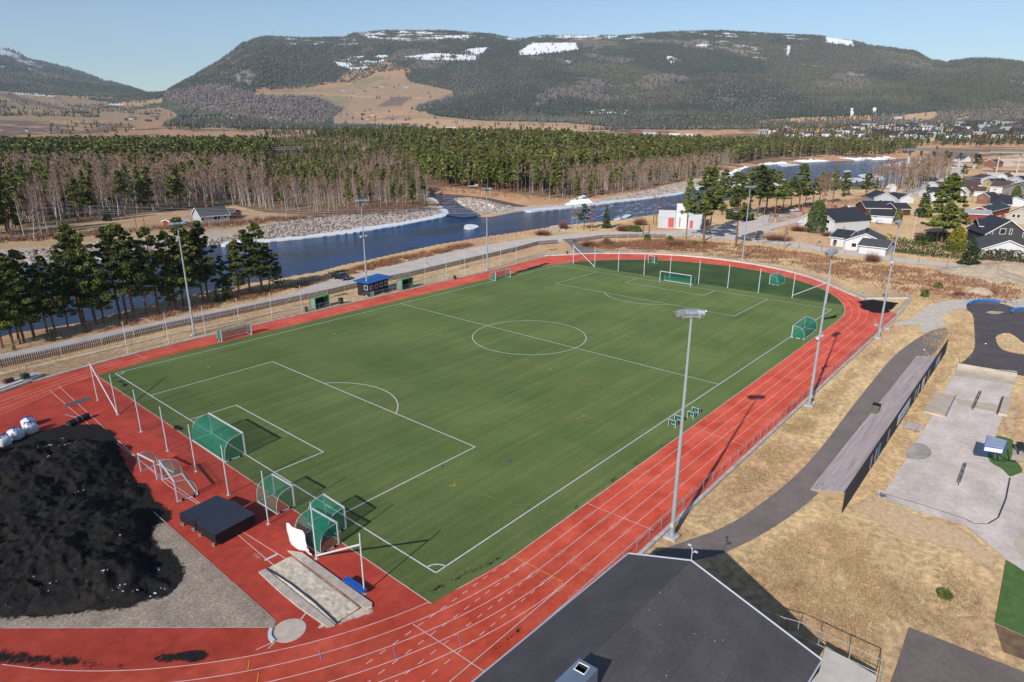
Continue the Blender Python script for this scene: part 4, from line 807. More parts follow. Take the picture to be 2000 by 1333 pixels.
fp = [make_conifer("pine_tree", 16, 440+i, "pine", PINEC*(1.0+.08*i), n_cl=46, per=40, sz=.36, zr=(.15, .4), wr=.14, label="green pine in the wood across the river", group=FP) for i in range(5)]
ub = [False]*5; up_ = [False]*5; nb_ = npn = 0; rest_b = []; rest_p = []
for c in cand:
    rr_, x, y, zz, isb, h, kd = c
    if isb and nb_ < 285: pr, us_, hh, lab, gp = fb, ub, 12., "slender bare birch with pale trunk in the wood across the river", FB; nb_ += 1
    elif not isb and npn < 240: pr, us_, hh, lab, gp = fp, up_, 16., "green pine in the wood across the river", FP; npn += 1
    else: (rest_b if isb else rest_p).append(c); continue
    i = random.randrange(5)
    if not us_[i]: o = pr[i]; us_[i] = True
    else: o = dup(pr[i], (0, 0, 0))
    s = h/hh; o.location = (x, y, zz-.1); o.rotation_euler = (random.gauss(0, .04), random.gauss(0, .04), random.uniform(0, 6.28)); o.scale = (s, s, s)
def replicate(base_list, items, hh, colf=None):
    VV = []; FF = []; CC = []; off = 0; it = np.array([(c[1], c[2], c[3], c[5]) for c in items]); which = rng.integers(len(base_list), size=len(it))
    for b, (V, F, c) in enumerate(base_list):
        sel = it[which == b]
        if not len(sel): continue
        a = rng.uniform(0, 6.28, len(sel)); s = sel[:, 3]/hh; ca = np.cos(a)*s; sa = np.sin(a)*s
        X = ca[:, None]*V[None, :, 0]-sa[:, None]*V[None, :, 1]+sel[:, 0:1]; Y = sa[:, None]*V[None, :, 0]+ca[:, None]*V[None, :, 1]+sel[:, 1:2]; Z_ = s[:, None]*V[None, :, 2]+sel[:, 2:3]
        n = len(sel); VV.append(np.stack([X, Y, Z_], -1).reshape(-1, 3)); FF.append((F[None]+(np.arange(n)*len(V))[:, None, None]+off).reshape(-1, F.shape[1])); off += n*len(V)
        tn = rng.uniform(.72, 1.28, n); hue = rng.uniform(-.12, .12, n); cc = np.broadcast_to(c[None], (n,)+c.shape)*tn[:, None, None]; cc = cc*np.stack([1+hue, np.ones(n), 1-hue*.5], -1)[:, None]; CC.append(cc.reshape(-1, 3))
    return np.concatenate(VV), np.concatenate(FF), np.concatenate(CC)
def lod_pine(seed, ncl, per, sz, h=16.0, col=PINEC*np.array([1.12, 1.04, 1.1])):
    V, F, t, _ = pine_crown_mesh(h, seed, "pine", ncl, per, sz, zr=(.15, .38), wr=.14, cr=.06); c = np.array(col)[None]*t[:, None]
    # trunk as three quads
    tv = []; tf = []
    for k in range(3):
        a = k*2.09; b = a+2.09; r_ = .17; n = len(V)+len(tv); tv += [(r_*math.cos(a), r_*math.sin(a), 0), (r_*math.cos(b), r_*math.sin(b), 0), (r_*.4*math.cos(b), r_*.4*math.sin(b), h*.9), (r_*.4*math.cos(a), r_*.4*math.sin(a), h*.9)]; tf.append((n, n+1, n+2, n+3))
    return np.concatenate([V, tv]), np.concatenate([F, tf]), np.concatenate([c, np.tile(np.array(S(150, 110, 88, 1)), (len(tv), 1))])
def lod_birch(seed, ntw, w, h=12.0):
    mb, V, F = birch_mesh(h, seed, ntw, .22, w, 5); tv = []; tf = []
    for k in range(3):
        a = k*2.09; b = a+2.09; r_ = .13; n = len(V)+len(tv); tv += [(r_*math.cos(a), r_*math.sin(a), 0), (r_*math.cos(b), r_*math.sin(b), 0), (0, 0, h*.9)]; tf.append((n, n+1, n+2))
    c = np.tile(TWC[None], (len(V), 1))*np.repeat(np.random.default_rng(seed).uniform(.8, 1.2, len(F)), 3)[:, None]
    return np.concatenate([V, tv]), np.concatenate([F, tf]), np.concatenate([c, np.tile(np.array(S(178, 164, 152, .95)), (len(tv), 1))])
mid = [c for c in rest_p if c[0] < 620]; far = [c for c in rest_p if c[0] >= 620]
print("TREES", nb_, npn, len(rest_b), len(mid), len(far))
V, F, C = replicate([lod_pine(500+i, 30, 10, .62) for i in range(5)], mid, 16.); npmesh("pine_forest", V, F, mpine, kind="stuff", col=C)
V, F, C = replicate([lod_pine(520+i, 17, 6, 1.0) for i in range(5)], far, 16.); npmesh("pine_forest", V, F, mpine, kind="stuff", col=C)
nb1 = [c for c in rest_b if c[0] < 480]; nb2 = [c for c in rest_b if c[0] >= 480]
V, F, C = replicate([lod_birch(540+i, 90, .075) for i in range(5)], nb1, 12.); npmesh("birch_wood", V, F, mtwig, kind="stuff", col=C)
V, F, C = replicate([lod_birch(550+i, 45, .13) for i in range(5)], nb2, 12.); npmesh("birch_wood", V, F, mtwig, kind="stuff", col=C)
# ---- mountain forest: small firs on the slopes
def mountain_forest():
    N = 330000
    a = rng.uniform(azof(2080), azof(-80), N); r = 2150+(7200-2150)*rng.random(N)**.8
    r = np.where(rng.random(N) < .12, rng.uniform(6200, 8600, N), r)
    x = CAM[0]+r*np.cos(a); y = CAM[1]+r*np.sin(a); z = H(x, y); px, py, _ = proj(np.stack([x, y, z], -1))
    left = px < 318
    ok = np.where(left, r > 2500, (r < 5150)) & (py < 262)
    P = lambda pl: inpoly(px, py, pl)
    dens = np.full(N, .75); dens = np.where(r > 6000, .8, dens)
    for c, pl in COVER:
        if c is FIELD or c is PLOUGH or c is GREENF or c is TAN2: dens = np.where(P(pl), .008, dens)
    nf = fbm(x/70.+7, y/70.+3, 5)*.5+.5*fbm(z/9., np.arctan2(y-CAM[1], x-CAM[0])*40, 3)
    for pl, th in SNOWP: dens = np.where(P(pl) & (nf > th), .10 if th > .3 else .02, dens)
    for pl, th in ROCKP: dens = np.where(P(pl) & (fbm(x/45.+1, y/110., 4) > th), .25, dens)
    ridge = fbm(x/260.+5, y/260., 5); dens = dens*np.clip(1.3-1.2*sm(.52, .75, ridge), .25, 1)
    dens = np.where((py > 238) & (px > 1480), .33, dens); dens = np.where(left & (py > 175) & (py < 250) & (r < 4200), .01+.45*(fbm(x/260., y/60., 3) > .64), dens)
    ok &= rng.random(N) < dens
    x, y, z, r, px, py = [q[ok] for q in (x, y, z, r, px, py)]; n = len(x)
    pu = (inpoly(px, py, COVER[[i for i, c in enumerate(COVER) if c[0] is PURP][0]][1]) | inpoly(px, py, COVER[[i for i, c in enumerate(COVER) if c[0] is PURP][1]][1])) & (rng.random(n) < .75)
    dec = pu | (rng.random(n) < np.where(py > 232, .35, .05+.35*sm(.5, .7, fbm(x/380.+11, y/380., 4))))
    h = rng.uniform(10, 19, n)*np.where(dec, .75, 1)*np.where(r > 6000, 1.3, 1)*np.where(py < 85, .72, 1); w = h*np.where(dec, .34, .22)*rng.uniform(.8, 1.2, n)
    k = 5; an = np.arange(k)*2*np.pi/k; lo = np.where(dec, .38, .06)
    ring = np.stack([x[:, None]+w[:, None]*np.cos(an+rng.uniform(0, 6, n)[:, None]), y[:, None]+w[:, None]*np.sin(an[None]+np.zeros((n, 1))), (z+h*lo)[:, None]+np.zeros((1, k))], -1)
    top = np.stack([x, y, z+h], -1)[:, None]; bot = np.stack([x, y, z-1], -1)[:, None]
    V = np.concatenate([ring, top, bot], 1).reshape(-1, 3); b = (np.arange(n)*(k+2))[:, None]
    F = np.concatenate([np.stack([b[:, 0]+i, b[:, 0]+(i+1) % k, b[:, 0]+k], -1) for i in range(k)]+[np.stack([b[:, 0]+(i+1) % k, b[:, 0]+i, b[:, 0]+k+1], -1) for i in range(k)])
    con = np.array(S(76, 80, 68, 1.05)); con2 = np.array(S(100, 100, 80, 1.05)); dd_ = np.array(S(118, 106, 100, 1.0)); t = sm(.45, .65, fbm(x/420., y/420., 3))[:, None]
    c = con*(1-t)+con2*t; c = c*(.62+.8*fbm(x/500.+2, y/500.+4, 4))[:, None]; c = np.where(dec[:, None], np.where(pu[:, None], dd_*1.2, dd_), c)*rng.uniform(.82, 1.16, (n, 1)); C = np.repeat(c, k+2, axis=0)
    print("MOUNTAIN", n)
    npmesh("mountain_forest", V, F, mpine, kind="stuff", col=C)
mountain_forest()
# valley woods between the farms and the town
def scatter_stuff(name, polys, n, kindf, hr=(8, 14)):
    it = []
    for pl, m in polys:
        xs = [p[0] for p in pl]; ys = [p[1] for p in pl]; k = 0; tr_ = 0
        pts = np.stack([rng.uniform(min(xs), max(xs), m*3), rng.uniform(min(ys), max(ys), m*3)], -1); pts = pts[inpoly(pts[:, 0], pts[:, 1], pl)][:m]
        for p in pts:
            q = GT(p[0], p[1]); it.append((0, q[0], q[1], q[2]-.5, 0, rng.uniform(*hr)*np.clip(q[2]*0+1, 1, 1), 0))
    return it
TW_ = [([(1480, 238), (1720, 246), (2030, 240), (2030, 286), (1780, 288), (1480, 282)], 1500), ([(1560, 228), (1720, 226), (1720, 246), (1480, 238)], 260), ([(430, 232), (560, 245), (680, 252), (640, 268), (520, 268), (430, 250)], 420), ([(325, 240), (405, 238), (405, 256), (325, 256)], 70), ([(100, 245), (160, 240), (260, 250), (260, 264), (100, 266)], 60), ([(0, 226), (170, 230), (180, 224), (260, 208), (250, 204), (140, 222), (0, 218)], 90), ([(0, 180), (30, 180), (110, 186), (180, 196), (260, 204), (330, 208), (330, 214), (180, 202), (0, 188)], 140), ([(500, 268), (600, 280), (600, 296), (520, 288)], 60), ([(760, 250), (900, 240), (1180, 252), (1200, 262), (760, 262)], 90)]
it = scatter_stuff("x", TW_, 0, None, (8, 14))
V, F, C = replicate([lod_pine(560+i, 9, 5, 1.7, col=PINED*1.15) for i in range(3)], it[::2]+it[1::4], 16.); npmesh("valley_conifers", V, F, mpine, kind="stuff", col=C)
V, F, C = replicate([lod_birch(570+i, 40, .3) for i in range(3)], it[1::2], 12.); npmesh("valley_birches", V, F, mtwig, kind="stuff", col=C)
# ---- riprap on the far bank, loose rocks
def rocks(name, polys, hue, zf=None, seed=5):
    r = np.random.default_rng(seed); P = []; 
    for pl, n, s0, s1, z in polys:
        xs = [p[0] for p in pl]; ys = [p[1] for p in pl]; u = r.uniform(min(xs), max(xs), n*4); v = r.uniform(min(ys), max(ys), n*4); m = inpoly(u, v, pl); u = u[m][:n]; v = v[m][:n]
        for a, b in zip(u, v): q = G(a, b, z); P.append((q[0], q[1], H1(q[0], q[1]), r.uniform(s0, s1)))
    P = np.array(P); n = len(P); ico = bmesh.new(); bmesh.ops.create_icosphere(ico, subdivisions=1, radius=1); bv = np.array([v.co[:] for v in ico.verts]); bf = np.array([[q.index for q in f.verts] for f in ico.faces]); ico.free()
    V = bv[None]*(1+r.uniform(-.35, .35, (n, len(bv), 1)))*P[:, None, 3:4]*r.uniform(.7, 1.3, (n, 1, 3))*np.array([1, 1, .7]); V = V+P[:, None, :3]
    F = bf[None]+(np.arange(n)*len(bv))[:, None, None]; C = np.array(hue)[None, None]*r.uniform(.55, 1.25, (n, 1, 1))+np.zeros((n, len(bv), 1))
    npmesh(name, V.reshape(-1, 3), F.reshape(-1, 3), M("rock", attr="cover", col2=(0, 0, 0), scale=2, amt=.2, rough=.9), kind="stuff", col=C.reshape(-1, 3))
RK_ = S(164, 150, 140, 1.05)
rocks("riprap_rocks", [([(330, 474), (430, 462), (520, 446), (640, 428), (760, 416), (850, 404), (870, 410), (820, 422), (700, 444), (590, 456), (450, 470), (330, 485)], 3600, .22, .75, -1.5), ([(-60, 505), (100, 488), (300, 468), (330, 485), (180, 504), (43, 516), (-60, 524)], 900, .3, 1.1, -1.5),
                       ([(1140, 396), (1260, 376), (1340, 358), (1420, 336), (1440, 338), (1340, 376), (1260, 386), (1180, 396), (1060, 410)], 1600, .3, .8, -1.5), ([(885, 388), (930, 391), (990, 404), (970, 416), (935, 420), (905, 408)], 900, .25, .7, -2.5), ([(840, 384), (905, 386), (1030, 404), (1000, 412), (910, 424), (872, 420)], 260, .3, .8, -2.7),
                       ([(1500, 350), (1700, 348), (1720, 356), (1600, 366), (1480, 372)], 160, .4, 1.0, -2.9)], RK_)
rocks("bank_rocks", [([(1065, 453), (1110, 447), (1130, 450), (1080, 458)], 60, .25, .7, -.5), ([(1690, 640), (1740, 628), (1745, 634), (1735, 645)], 10, .2, .5, 0), ([(1870, 580), (1895, 578), (1890, 586)], 25, .15, .4, 0)], S(170, 160, 150, 1.2), seed=9)
# ---- shrubs
def shrub(px, py, w_m, h_m, label, colr, z=0.0, leafy=False, n=420, name="shrub", cat="shrub", group=None):
    b = G(px, py, z); root = None; a = rng.uniform(0, 6.28, n); t = rng.random(n); rad = w_m/2*np.sqrt(rng.random(n))
    if leafy:
        C = np.stack([rad*np.cos(a), rad*np.sin(a), h_m*np.sqrt(np.clip(1-(rad/(w_m/2))**2, .05, 1))*(t**.5)], -1); V, F = rquads(C, rng.uniform(.1, .22, n)); tn = np.repeat(rng.uniform(.7, 1.3, n), 4); m = mpine
    else:
        base = np.stack([rad*.4*np.cos(a), rad*.4*np.sin(a), h_m*.5*t*.6], -1); tip = np.stack([rad*np.cos(a), rad*np.sin(a), h_m*(.5+.6*rng.random(n))*np.sqrt(np.clip(1.1-(rad/(w_m/2))**2, .1, 1))], -1)
        s = rng.normal(size=(n, 3)); s = s/np.linalg.norm(s, axis=1)[:, None]*.022; V = np.stack([base-s, base+s, tip], 1).reshape(-1, 3); F = np.arange(3*n).reshape(-1, 3); tn = np.repeat(rng.uniform(.7, 1.3, n), 3); m = mtwig
    o = npmesh(name, V, F, m, col=np.array(colr)[None]*tn[:, None]); o.location = tuple(b); tag(o, label, cat, group); return o
BR = S(140, 100, 86, 1.0); GRS = S(96, 104, 56, 1.2)
for px, py, ww, hh, l in [(1703, 512, 5.5, 3, "round bare brown bush on the dry bank below the low white house"), (1873, 579, 3.2, 1.7, "dark bare bush left of the small sand pile"), (1938, 575, 2.2, 1.4, "small bare bush right of the small sand pile"), (1320, 482, 9, 2.6, "wide reddish thicket behind the far bend of the track"), (1150, 482, 7, 2.6, "reddish thicket beside the fence at the path junction"), (1185, 480, 6, 2.4, "reddish thicket right of the junction thicket"),
                          (1560, 452, 8, 2.8, "brown hedge bush left of the large thuja"), (1617, 462, 6, 2.2, "brown bush at the foot of the large thuja"), (1518, 470, 12, 2.4, "long brown scrub strip before the lawn trees"), (1630, 481, 1.8, 2.2, "left one of two small round bushes at the white house wall"), (1646, 482, 1.8, 2.2, "right one of two small round bushes at the white house wall"), (1250, 440, 7, 3.4, "grey bare shrub on the bank between spruce and white building"), (1060, 460, 7, 2.5, "bare grey shrubs beside the snow drift on the bank"), (1215, 452, 6, 3, "bare reddish shrubs at the river bank right of the spruce"), (1100, 448, 5, 3.5, "bare shrubs around the left birch"), (1800, 470, 6, 3.2, "leafless lilac behind the green hedge")]:
    shrub(px, py, ww, hh, l, BR, n=int(260+ww*hh*55))
for px, py, ww, hh, l in [(1230, 452, 4.5, 2.2, "low green juniper beside the road by the wooden posts"), (1243, 453, 3.5, 2.4, "green juniper right next to the low one by the wooden posts"), (1308, 476, 2.5, 2.4, "small green pine bush in the scrub behind the bend"), (1264, 472, 2.2, 2.4, "light green bush under the short wooden post"), (1357, 482, 2.2, 1.6, "little green bush right of the scrub behind the bend"), (1376, 480, 1.4, 1.4, "tiny green fir in the grass below the tall pines"), (1832, 563, 1.6, 1.3, "tiny green fir beside the worn path"), (1806, 580, 1.4, 1.6, "tiny green fir in the dry grass left of the gravel apron"), (1185, 478, 2.4, 2.0, "green seedling bush in the reddish thicket"), (1845, 1164, .9, .35, "small green weed tuft in the dry grass below the skate park")]:
    shrub(px, py, ww, hh, l, GRS, leafy=True, n=int(200+ww*hh*60))
# hedge
def hedge(pts, hw, h, label, col, name="hedge"):
    P = densify([G2(*p) for p in pts], .5, smooth=1); n = 150; VV = []; C_ = []
    for p in P:
        m = 70; c = np.stack([p[0]+rng.uniform(-hw, hw, m), p[1]+rng.uniform(-hw, hw, m), h*(rng.random(m)**.7)*(.75+.5*vnoise(p[0]*.4, p[1]*.4))], -1); C_.append(c)
    C_ = np.concatenate(C_); V, F = rquads(C_, rng.uniform(.12, .26, len(C_))); tn = np.repeat(rng.uniform(.6, 1.3, len(C_)), 4)
    o = npmesh(name, V, F, mpine, col=np.array(col)[None]*tn[:, None]); tag(o, label, "hedge")
hedge([(1732, 492), (1780, 497), (1830, 503), (1880, 508)], 1.8, 4.2, "tall green hedge along the village road between the garage and the spruce", S(88, 98, 52, 1.2))
hedge([(1915, 508), (1960, 511), (2030, 516)], 1.0, 2.6, "lower dark hedge in front of the white house at the right edge", S(84, 84, 54, 1.2))
hedge([(1795, 478), (1830, 470), (1860, 478)], 1.6, 2.6, "dark shaded hedge behind the tall roadside hedge", S(58, 70, 46, 1.1))
hedge([(1945, 400), (2010, 398)], 1.0, 1.6, "trimmed green hedge beside the open shed at the right edge", S(92, 104, 48, 1.2))
# ================================================================ stadium furniture
mwhite = M("white_aluminium", col=(.74, .75, .76), col2=(.62, .63, .65), rough=.4, scale=3, metal=.1)
mpole = M("galvanised_pole", col=(.50, .53, .55), col2=(.40, .43, .45), rough=.42, scale=1.2, metal=.25)
mlamp = M("lamp_housing", col=(.62, .63, .66), col2=(.5, .52, .55), rough=.25, scale=5, metal=.6)
mglass = M("lamp_glass", col=(.35, .38, .42), rough=.1, metal=.3)
mnet = M("green_netting", col=(.012, .24, .15), col2=(.02, .30, .19), rough=.6, scale=2)
mnet2 = M("faded_green_netting", col=(.12, .30, .22), col2=(.18, .36, .28), rough=.6, scale=2)
mstop = M("dark_netting", col=(.035, .05, .045), rough=.7)
mblk = M("black_rubber", col=(.012, .012, .013), rough=.8)
mfoot = M("concrete_foot", col=S(196, 190, 184, 1.2), col2=S(160, 155, 150, 1.2), rough=.9, scale=3)
# ---- floodlight masts
def lamp(mb, c, aim, s=1.0):
    ca, sa = math.cos(aim), math.sin(aim)
    sx, sy = -sa, ca
    mb.bar((c[0]-sx*.36*s, c[1]-sy*.36*s, c[2]), (c[0]+sx*.36*s, c[1]+sy*.36*s, c[2]), .27*s, n=14)
    mb.box((c[0]+.24*s*ca, c[1]+.24*s*sa, c[2]+.10*s), (.52*s, .84*s, .05*s), aim, tilt=(0, .3)); mb.box((c[0]-.18*s*ca, c[1]-.18*s*sa, c[2]-.22*s), (.16*s, .2*s, .26*s), aim)
def mast(bpx, h, aim, label, mid=None, nl=4, spr=1.25):
    b = G(*bpx); t = thing("floodlight_mast", label, "floodlight mast", tuple(b), 0, None)
    MB().box((0, 0, .09), (1.0, 1.0, .24)).build("base", mfoot, t)
    w = MB(); w.box((0, 0, .24), (.55, .55, .04)); w.bar((0, 0, .22), (0, 0, h*.5), .185, .135, n=14); w.bar((0, 0, h*.5), (0, 0, h), .13, .075, n=14); w.build("pole", mpole, t, smooth=False)
    ax = aim+math.pi/2; cx, cy = math.cos(ax), math.sin(ax)
    w = MB(); L_ = spr*.9; w.bar((-cx*L_, -cy*L_, h-.05), (cx*L_, cy*L_, h-.05), .05); w.build("crossbar", mpole, t)
    for i in range(nl):
        u = (-1+2*(i+.5)/nl)*spr; a2 = aim+(.7*u/1.0)
        m = MB(); lamp(m, (cx*u+math.cos(aim)*.12, cy*u+math.sin(aim)*.12, h+.22), a2, 1.0); l = m.build("lamp", mlamp, t)
        m = MB(); m.box((cx*u+math.cos(aim)*.12+math.cos(a2)*.30, cy*u+math.sin(aim)*.12+math.sin(a2)*.30, h+.12), (.03, .66, .34), a2, tilt=(0, .5)); m.build("lamp_glass", mglass, l)
    if mid:
        for u in (-.55, .55):
            m = MB(); lamp(m, (cx*u, cy*u, mid), aim+(math.pi if u < 0 else 0), .62); m.bar((0, 0, mid), (cx*u, cy*u, mid), .03); m.build("lamp", mwhite, t)
    m = MB(); m.box((math.cos(aim+2.6)*.22, math.sin(aim+2.6)*.22, 1.3), (.14, .25, .4), aim+2.6); m.build("junction_box", mfoot, t)
    return t
A90 = math.pi/2
mast((1312, 1050), 18.6, .75, "tallest looking floodlight mast in the foreground beside the home straight", nl=3, spr=1.0)
mast((1580, 793), 18.4, A90, "floodlight mast with a small lamp pair at mid height beside the home straight", mid=8.7)
mast((1715, 661), 18.2, A90+.2, "floodlight mast next to the black crumb patch at the end of the home straight", mid=12.4)
mast((1450, 507), 18.2, math.pi+.5, "floodlight mast standing in dry grass beyond the far bend of the track")
mast((952, 528), 18.75, -A90-.2, "floodlight mast behind the back straight near the far corner flag")
mast((718, 578), 18.55, -A90, "floodlight mast beside the dark booth with blue roof", mid=12.0)
mast((380, 655), 17.7, -A90+.1, "floodlight mast behind the back straight in front of the river bank pines")
# ---- ball stop fences : posts are things, nets are things
def post(b, h, label, group, r=.055, name="net_post"):
    w = MB(); w.bar((0, 0, 0), (0, 0, h), r, r*.9, n=8); w.build("post", mwhite, thing_ := thing(name, label, "post", tuple(b), 0, group))
    m = MB()
    for k in range(int(h/.45)): m.box((r+.01, 0, .4+k*.45), (.03, .03, .05))
    m.build("hook", mgrey, thing_); MB().box((0, 0, .02), (.3, .3, .04)).build("foot_plate", mfoot, thing_)
    return thing_
XN = -4.85
NP = [(192, 782), (229, 811), (276, 844), (326, 882), (382, 922), (446, 968), (523, 1025), (628, 1087), (712, 1160)]
nb = [G(*p) for p in NP]; nb = [np.array([XN, b[1], 0]) for b in nb]
g1 = "ball stop posts behind the near goal"
for i, b in enumerate(nb):
    lab = {0: "white ball stop post at the far left end, braced to its neighbour", 8: "white ball stop post beside the blue bench, joined by a sloping tube"}.get(i, "white ball stop post in the row behind the near goal line")
    post(b, 5.0, lab, g1 if 0 < i < 8 else None)
w = MB(); w.bar(tuple(nb[0]+[0, 0, 4.7]), tuple(nb[1]+[0, 0, .15]), .06); o = w.build("brace_tube", mwhite); tag(o, "sloping white brace tube between the two leftmost ball stop posts", "brace")
w = MB(); w.bar(tuple(nb[8]+[0, 0, 4.1]), tuple(nb[7]+[0, 0, .3]), .075); o = w.build("brace_tube", mwhite); tag(o, "long sloping white tube above the blue bench and green goals", "brace")
def stopnet(P, h, label, step=.16, wd=.008, sag=.5, nsub=8, base=.0, drop=None):
    w = MB(); w.raw = True
    for a, b in zip(P[:-1], P[1:]):
        a = np.array(a, float); b = np.array(b, float); L_ = np.linalg.norm(b-a); n = max(2, int(L_/step)); d = (b-a)/L_; nr = np.array([d[1], -d[0], 0])
        def pt(u, v):
            s = 4*u*(1-u); off = nr*s*(.9 if drop is None else drop)*(1-v)**2*-1; z = base+(h-base)*v - .12*s*v
            return a+(b-a)*u+off+np.array([0, 0, z])
        for i in range(n+1): u = i/n; w.ribbon([pt(u, v) for v in (0, .35, .7, 1)], wd, nrm=nr)
        for j in range(int(h/step)+1): v = j/int(h/step); w.ribbon([pt(u, v) for u in np.linspace(0, 1, nsub)], wd, nrm=nr)
        w.path([tuple(pt(u, 1)) for u in np.linspace(0, 1, nsub)], .008, n=3); w.path([tuple(pt(u, 0)) for u in np.linspace(0, 1, nsub)], .02, n=3)
    o = w.build("ball_stop_net", mstop); tag(o, label, "net"); return o
stopnet(nb[:8], 4.9, "fine dark ball stop net hanging between the posts behind the near goal")
FPx = [(1124, 515), (1167, 521), (1213, 528), (1262, 536), (1314, 543), (1369, 552), (1425, 561), (1485, 570), (1551, 580), (1617, 590)]
fb_ = [G(*p) for p in FPx]; XF = 104.3; fb_ = [np.array([XF, b[1], 0]) for b in fb_]
g2 = "ball stop posts behind the far goal"
for i, b in enumerate(fb_):
    lab = {0: "white ball stop post at the left end of the far row", 9: "white ball stop post at the right end of the far row"}.get(i, "white ball stop post in the row behind the far goal line")
    post(b, 5.0, lab, g2 if 0 < i < 9 else None, r=.08)
w = MB(); w.bar(tuple(fb_[0]+[0, 0, 4.6]), tuple(fb_[1]+[0, 0, .15]), .08); o = w.build("brace_tube", mwhite); tag(o, "sloping white brace at the left end of the far post row", "brace")
w = MB(); w.bar(tuple(fb_[9]+[0, 0, 4.2]), tuple(fb_[8]+[0, 0, .5]), .07); o = w.build("brace_tube", mwhite); tag(o, "sloping white brace at the right end of the far post row", "brace")
stopnet(fb_, 4.8, "fine ball stop net between the posts behind the far goal", step=.3, wd=.009, nsub=3, drop=.1)
LP = [(250, 690), (330, 671), (402, 656), (468, 637), (532, 624), (590, 609), (831, 555), (872, 547), (908, 540), (944, 529), (978, 522), (1008, 515)]
lt = [(242, 627), (320, 608), (395, 594), (463, 578), (527, 566), (586, 556), (828, 510), (870, 501), (907, 496), (943, 489), (976, 483), (1006, 482)]
g3 = "thin net posts along the back straight"
lpw = []
for i, (p, q) in enumerate(zip(LP, lt)):
    b = G(*p); lpw.append(b); h = 4.9 if i < 6 else 6.0
    post(b, h, "thin grey net post along the fence behind the back straight, %s the booth" % ("left of" if i < 6 else "right of"), g3+(" left of the booth" if i < 6 else " right of the booth"), r=.05)
for a, b, l in [((4, .3), (5, 4.4), "sloping tube between two net posts left of the nearer green dugout"), ((6, 5.0), (7, .5), "sloping tube between net posts right of the farther dugout"), ((10, .5), (11, 5.0), "sloping tube between the last two net posts of the back straight")]:
    w = MB(); w.bar(tuple(lpw[a[0]]+[0, 0, a[1]]), tuple(lpw[b[0]]+[0, 0, b[1]]), .04); o = w.build("brace_tube", mgrey); tag(o, l, "brace")
# ---- goals
def goal(name, A, B, h, d, label, back=None, net=mnet, step=.11, nw=.03, r=.05, wheels=True, group=None, hang=0.0, curve=True):
    """A,B: world foot points of the two mouth posts; back: +1/-1 side of AB where the net is"""
    A = np.array([A[0], A[1], 0.]); B = np.array([B[0], B[1], 0.]); W = np.linalg.norm(B-A); u = (B-A)/W; n = np.array([-u[1], u[0], 0])*back
    ang = math.atan2(u[1], u[0]); c = (A+B)/2; root = thing(name, label, "football goal", tuple(c), ang, group)
    s = back; P = lambda x, y, z: (x, y*s, z)     # local: x along mouth, y behind
    f = MB(); f.box((0, 0, h), (W+r*2, r*2.2, r*2.2)); f.build("crossbar", mwhite, root)
    for sx in (-1, 1): MB().box((sx*W/2, 0, h/2), (r*2, r*2.2, h)).build("goal_post", mwhite, root)
    pr = [(0, h), (d*.30, h*.985), (d*.58, h*.93), (d*.80, h*.80), (d*.93, h*.60), (d*.99, h*.35), (d, 0.05)] if curve else [(0, h), (d*.5, h*.98), (d*.55, h*.9), (d*.8, h*.4), (d, .05)]
    for sx in (-1, 1):
        m = MB(); m.path([P(sx*W/2, a, b) for a, b in pr], .022, n=6); m.build("side_hoop", mwhite, root)
        m = MB(); m.box(P(sx*W/2, d/2, .06), (r*1.8, d, r*2)); m.build("ground_rail", mwhite, root)
        if wheels:
            m = MB()
            for yy in (d*.25, d*.8): m.bar(P(sx*(W/2+.06), yy, .12), P(sx*(W/2+.16), yy, .12), .12, n=12)
            m.build("wheel", mblk, root)
    MB().box(P(0, d, .06), (W, r*1.8, r*2)).build("rear_rail", mwhite, root)
    nu = max(2, int(W/step)); fine = []; 
    for (a, b), (a2, b2) in zip(pr[:-1], pr[1:]):
        k = max(1, int(math.hypot(a2-a, b2-b)/(step*1.0)))
        for j in range(k): fine.append((a+(a2-a)*j/k, b+(b2-b)*j/k))
    fine.append(pr[-1])
    m = MB(); m.raw = True
    for i, (a, b) in enumerate(fine):
        t = i/(len(fine)-1); nr = (0, s*math.sin(t*1.6), math.cos(t*1.5)+.01); sg = hang*math.sin(t*3.14)
        m.ribbon([P(x, a, b-sg*(1-(2*x/W)**2)) for x in np.linspace(-W/2, W/2, 7)], nw, nrm=nr)
    for j in range(nu+1):
        x = -W/2+W*j/nu
        for (a, b), (a2, b2) in zip(pr[:-1], pr[1:]):
            g_ = hang*(1-(2*x/W)**2); t1 = a/d; t2 = a2/d
            m.ribbon([P(x, a, b-g_*math.sin(t1*3.14)), P(x, a2, b2-g_*math.sin(t2*3.14))], nw, nrm=(0, s*(a+a2)/2/d, (b+b2)/2/h))
    for sx in (-1, 1):
        for k in range(1, int(d/step)):
            y = k*step; top = np.interp(y, [q[0] for q in pr], [q[1] for q in pr]); m.ribbon([P(sx*W/2, y, .05), P(sx*W/2, y, top)], nw, nrm=(1, 0, 0))
        for k in range(1, int(h/step)):
            z = k*step; yb = np.interp(-z, [-q[1] for q in pr], [q[0] for q in pr]); m.ribbon([P(sx*W/2, 0, z), P(sx*W/2, yb, z)], nw, nrm=(1, 0, 0))
    m.build("goal_net", net, root); return root
goal("football_goal", (0, 28.34), (0, 35.66), 2.44, 2.1, "full size goal with green net on the near goal line", back=1, r=.06)
goal("football_goal", (100, 35.66), (100, 28.34), 2.44, 2.0, "full size goal with green net on the far goal line", back=1, r=.06, nw=.04, step=.14)
def gpx(a, b, back, h, d, label, **k): return goal("training_goal", G2(*a), G2(*b), h, d, label, back=back, **k)
gpx((575.6, 989), (536.7, 965), 1, 2.0, 1.7, "training goal with thin green net nearest the black mat cover", nw=.02, step=.12)
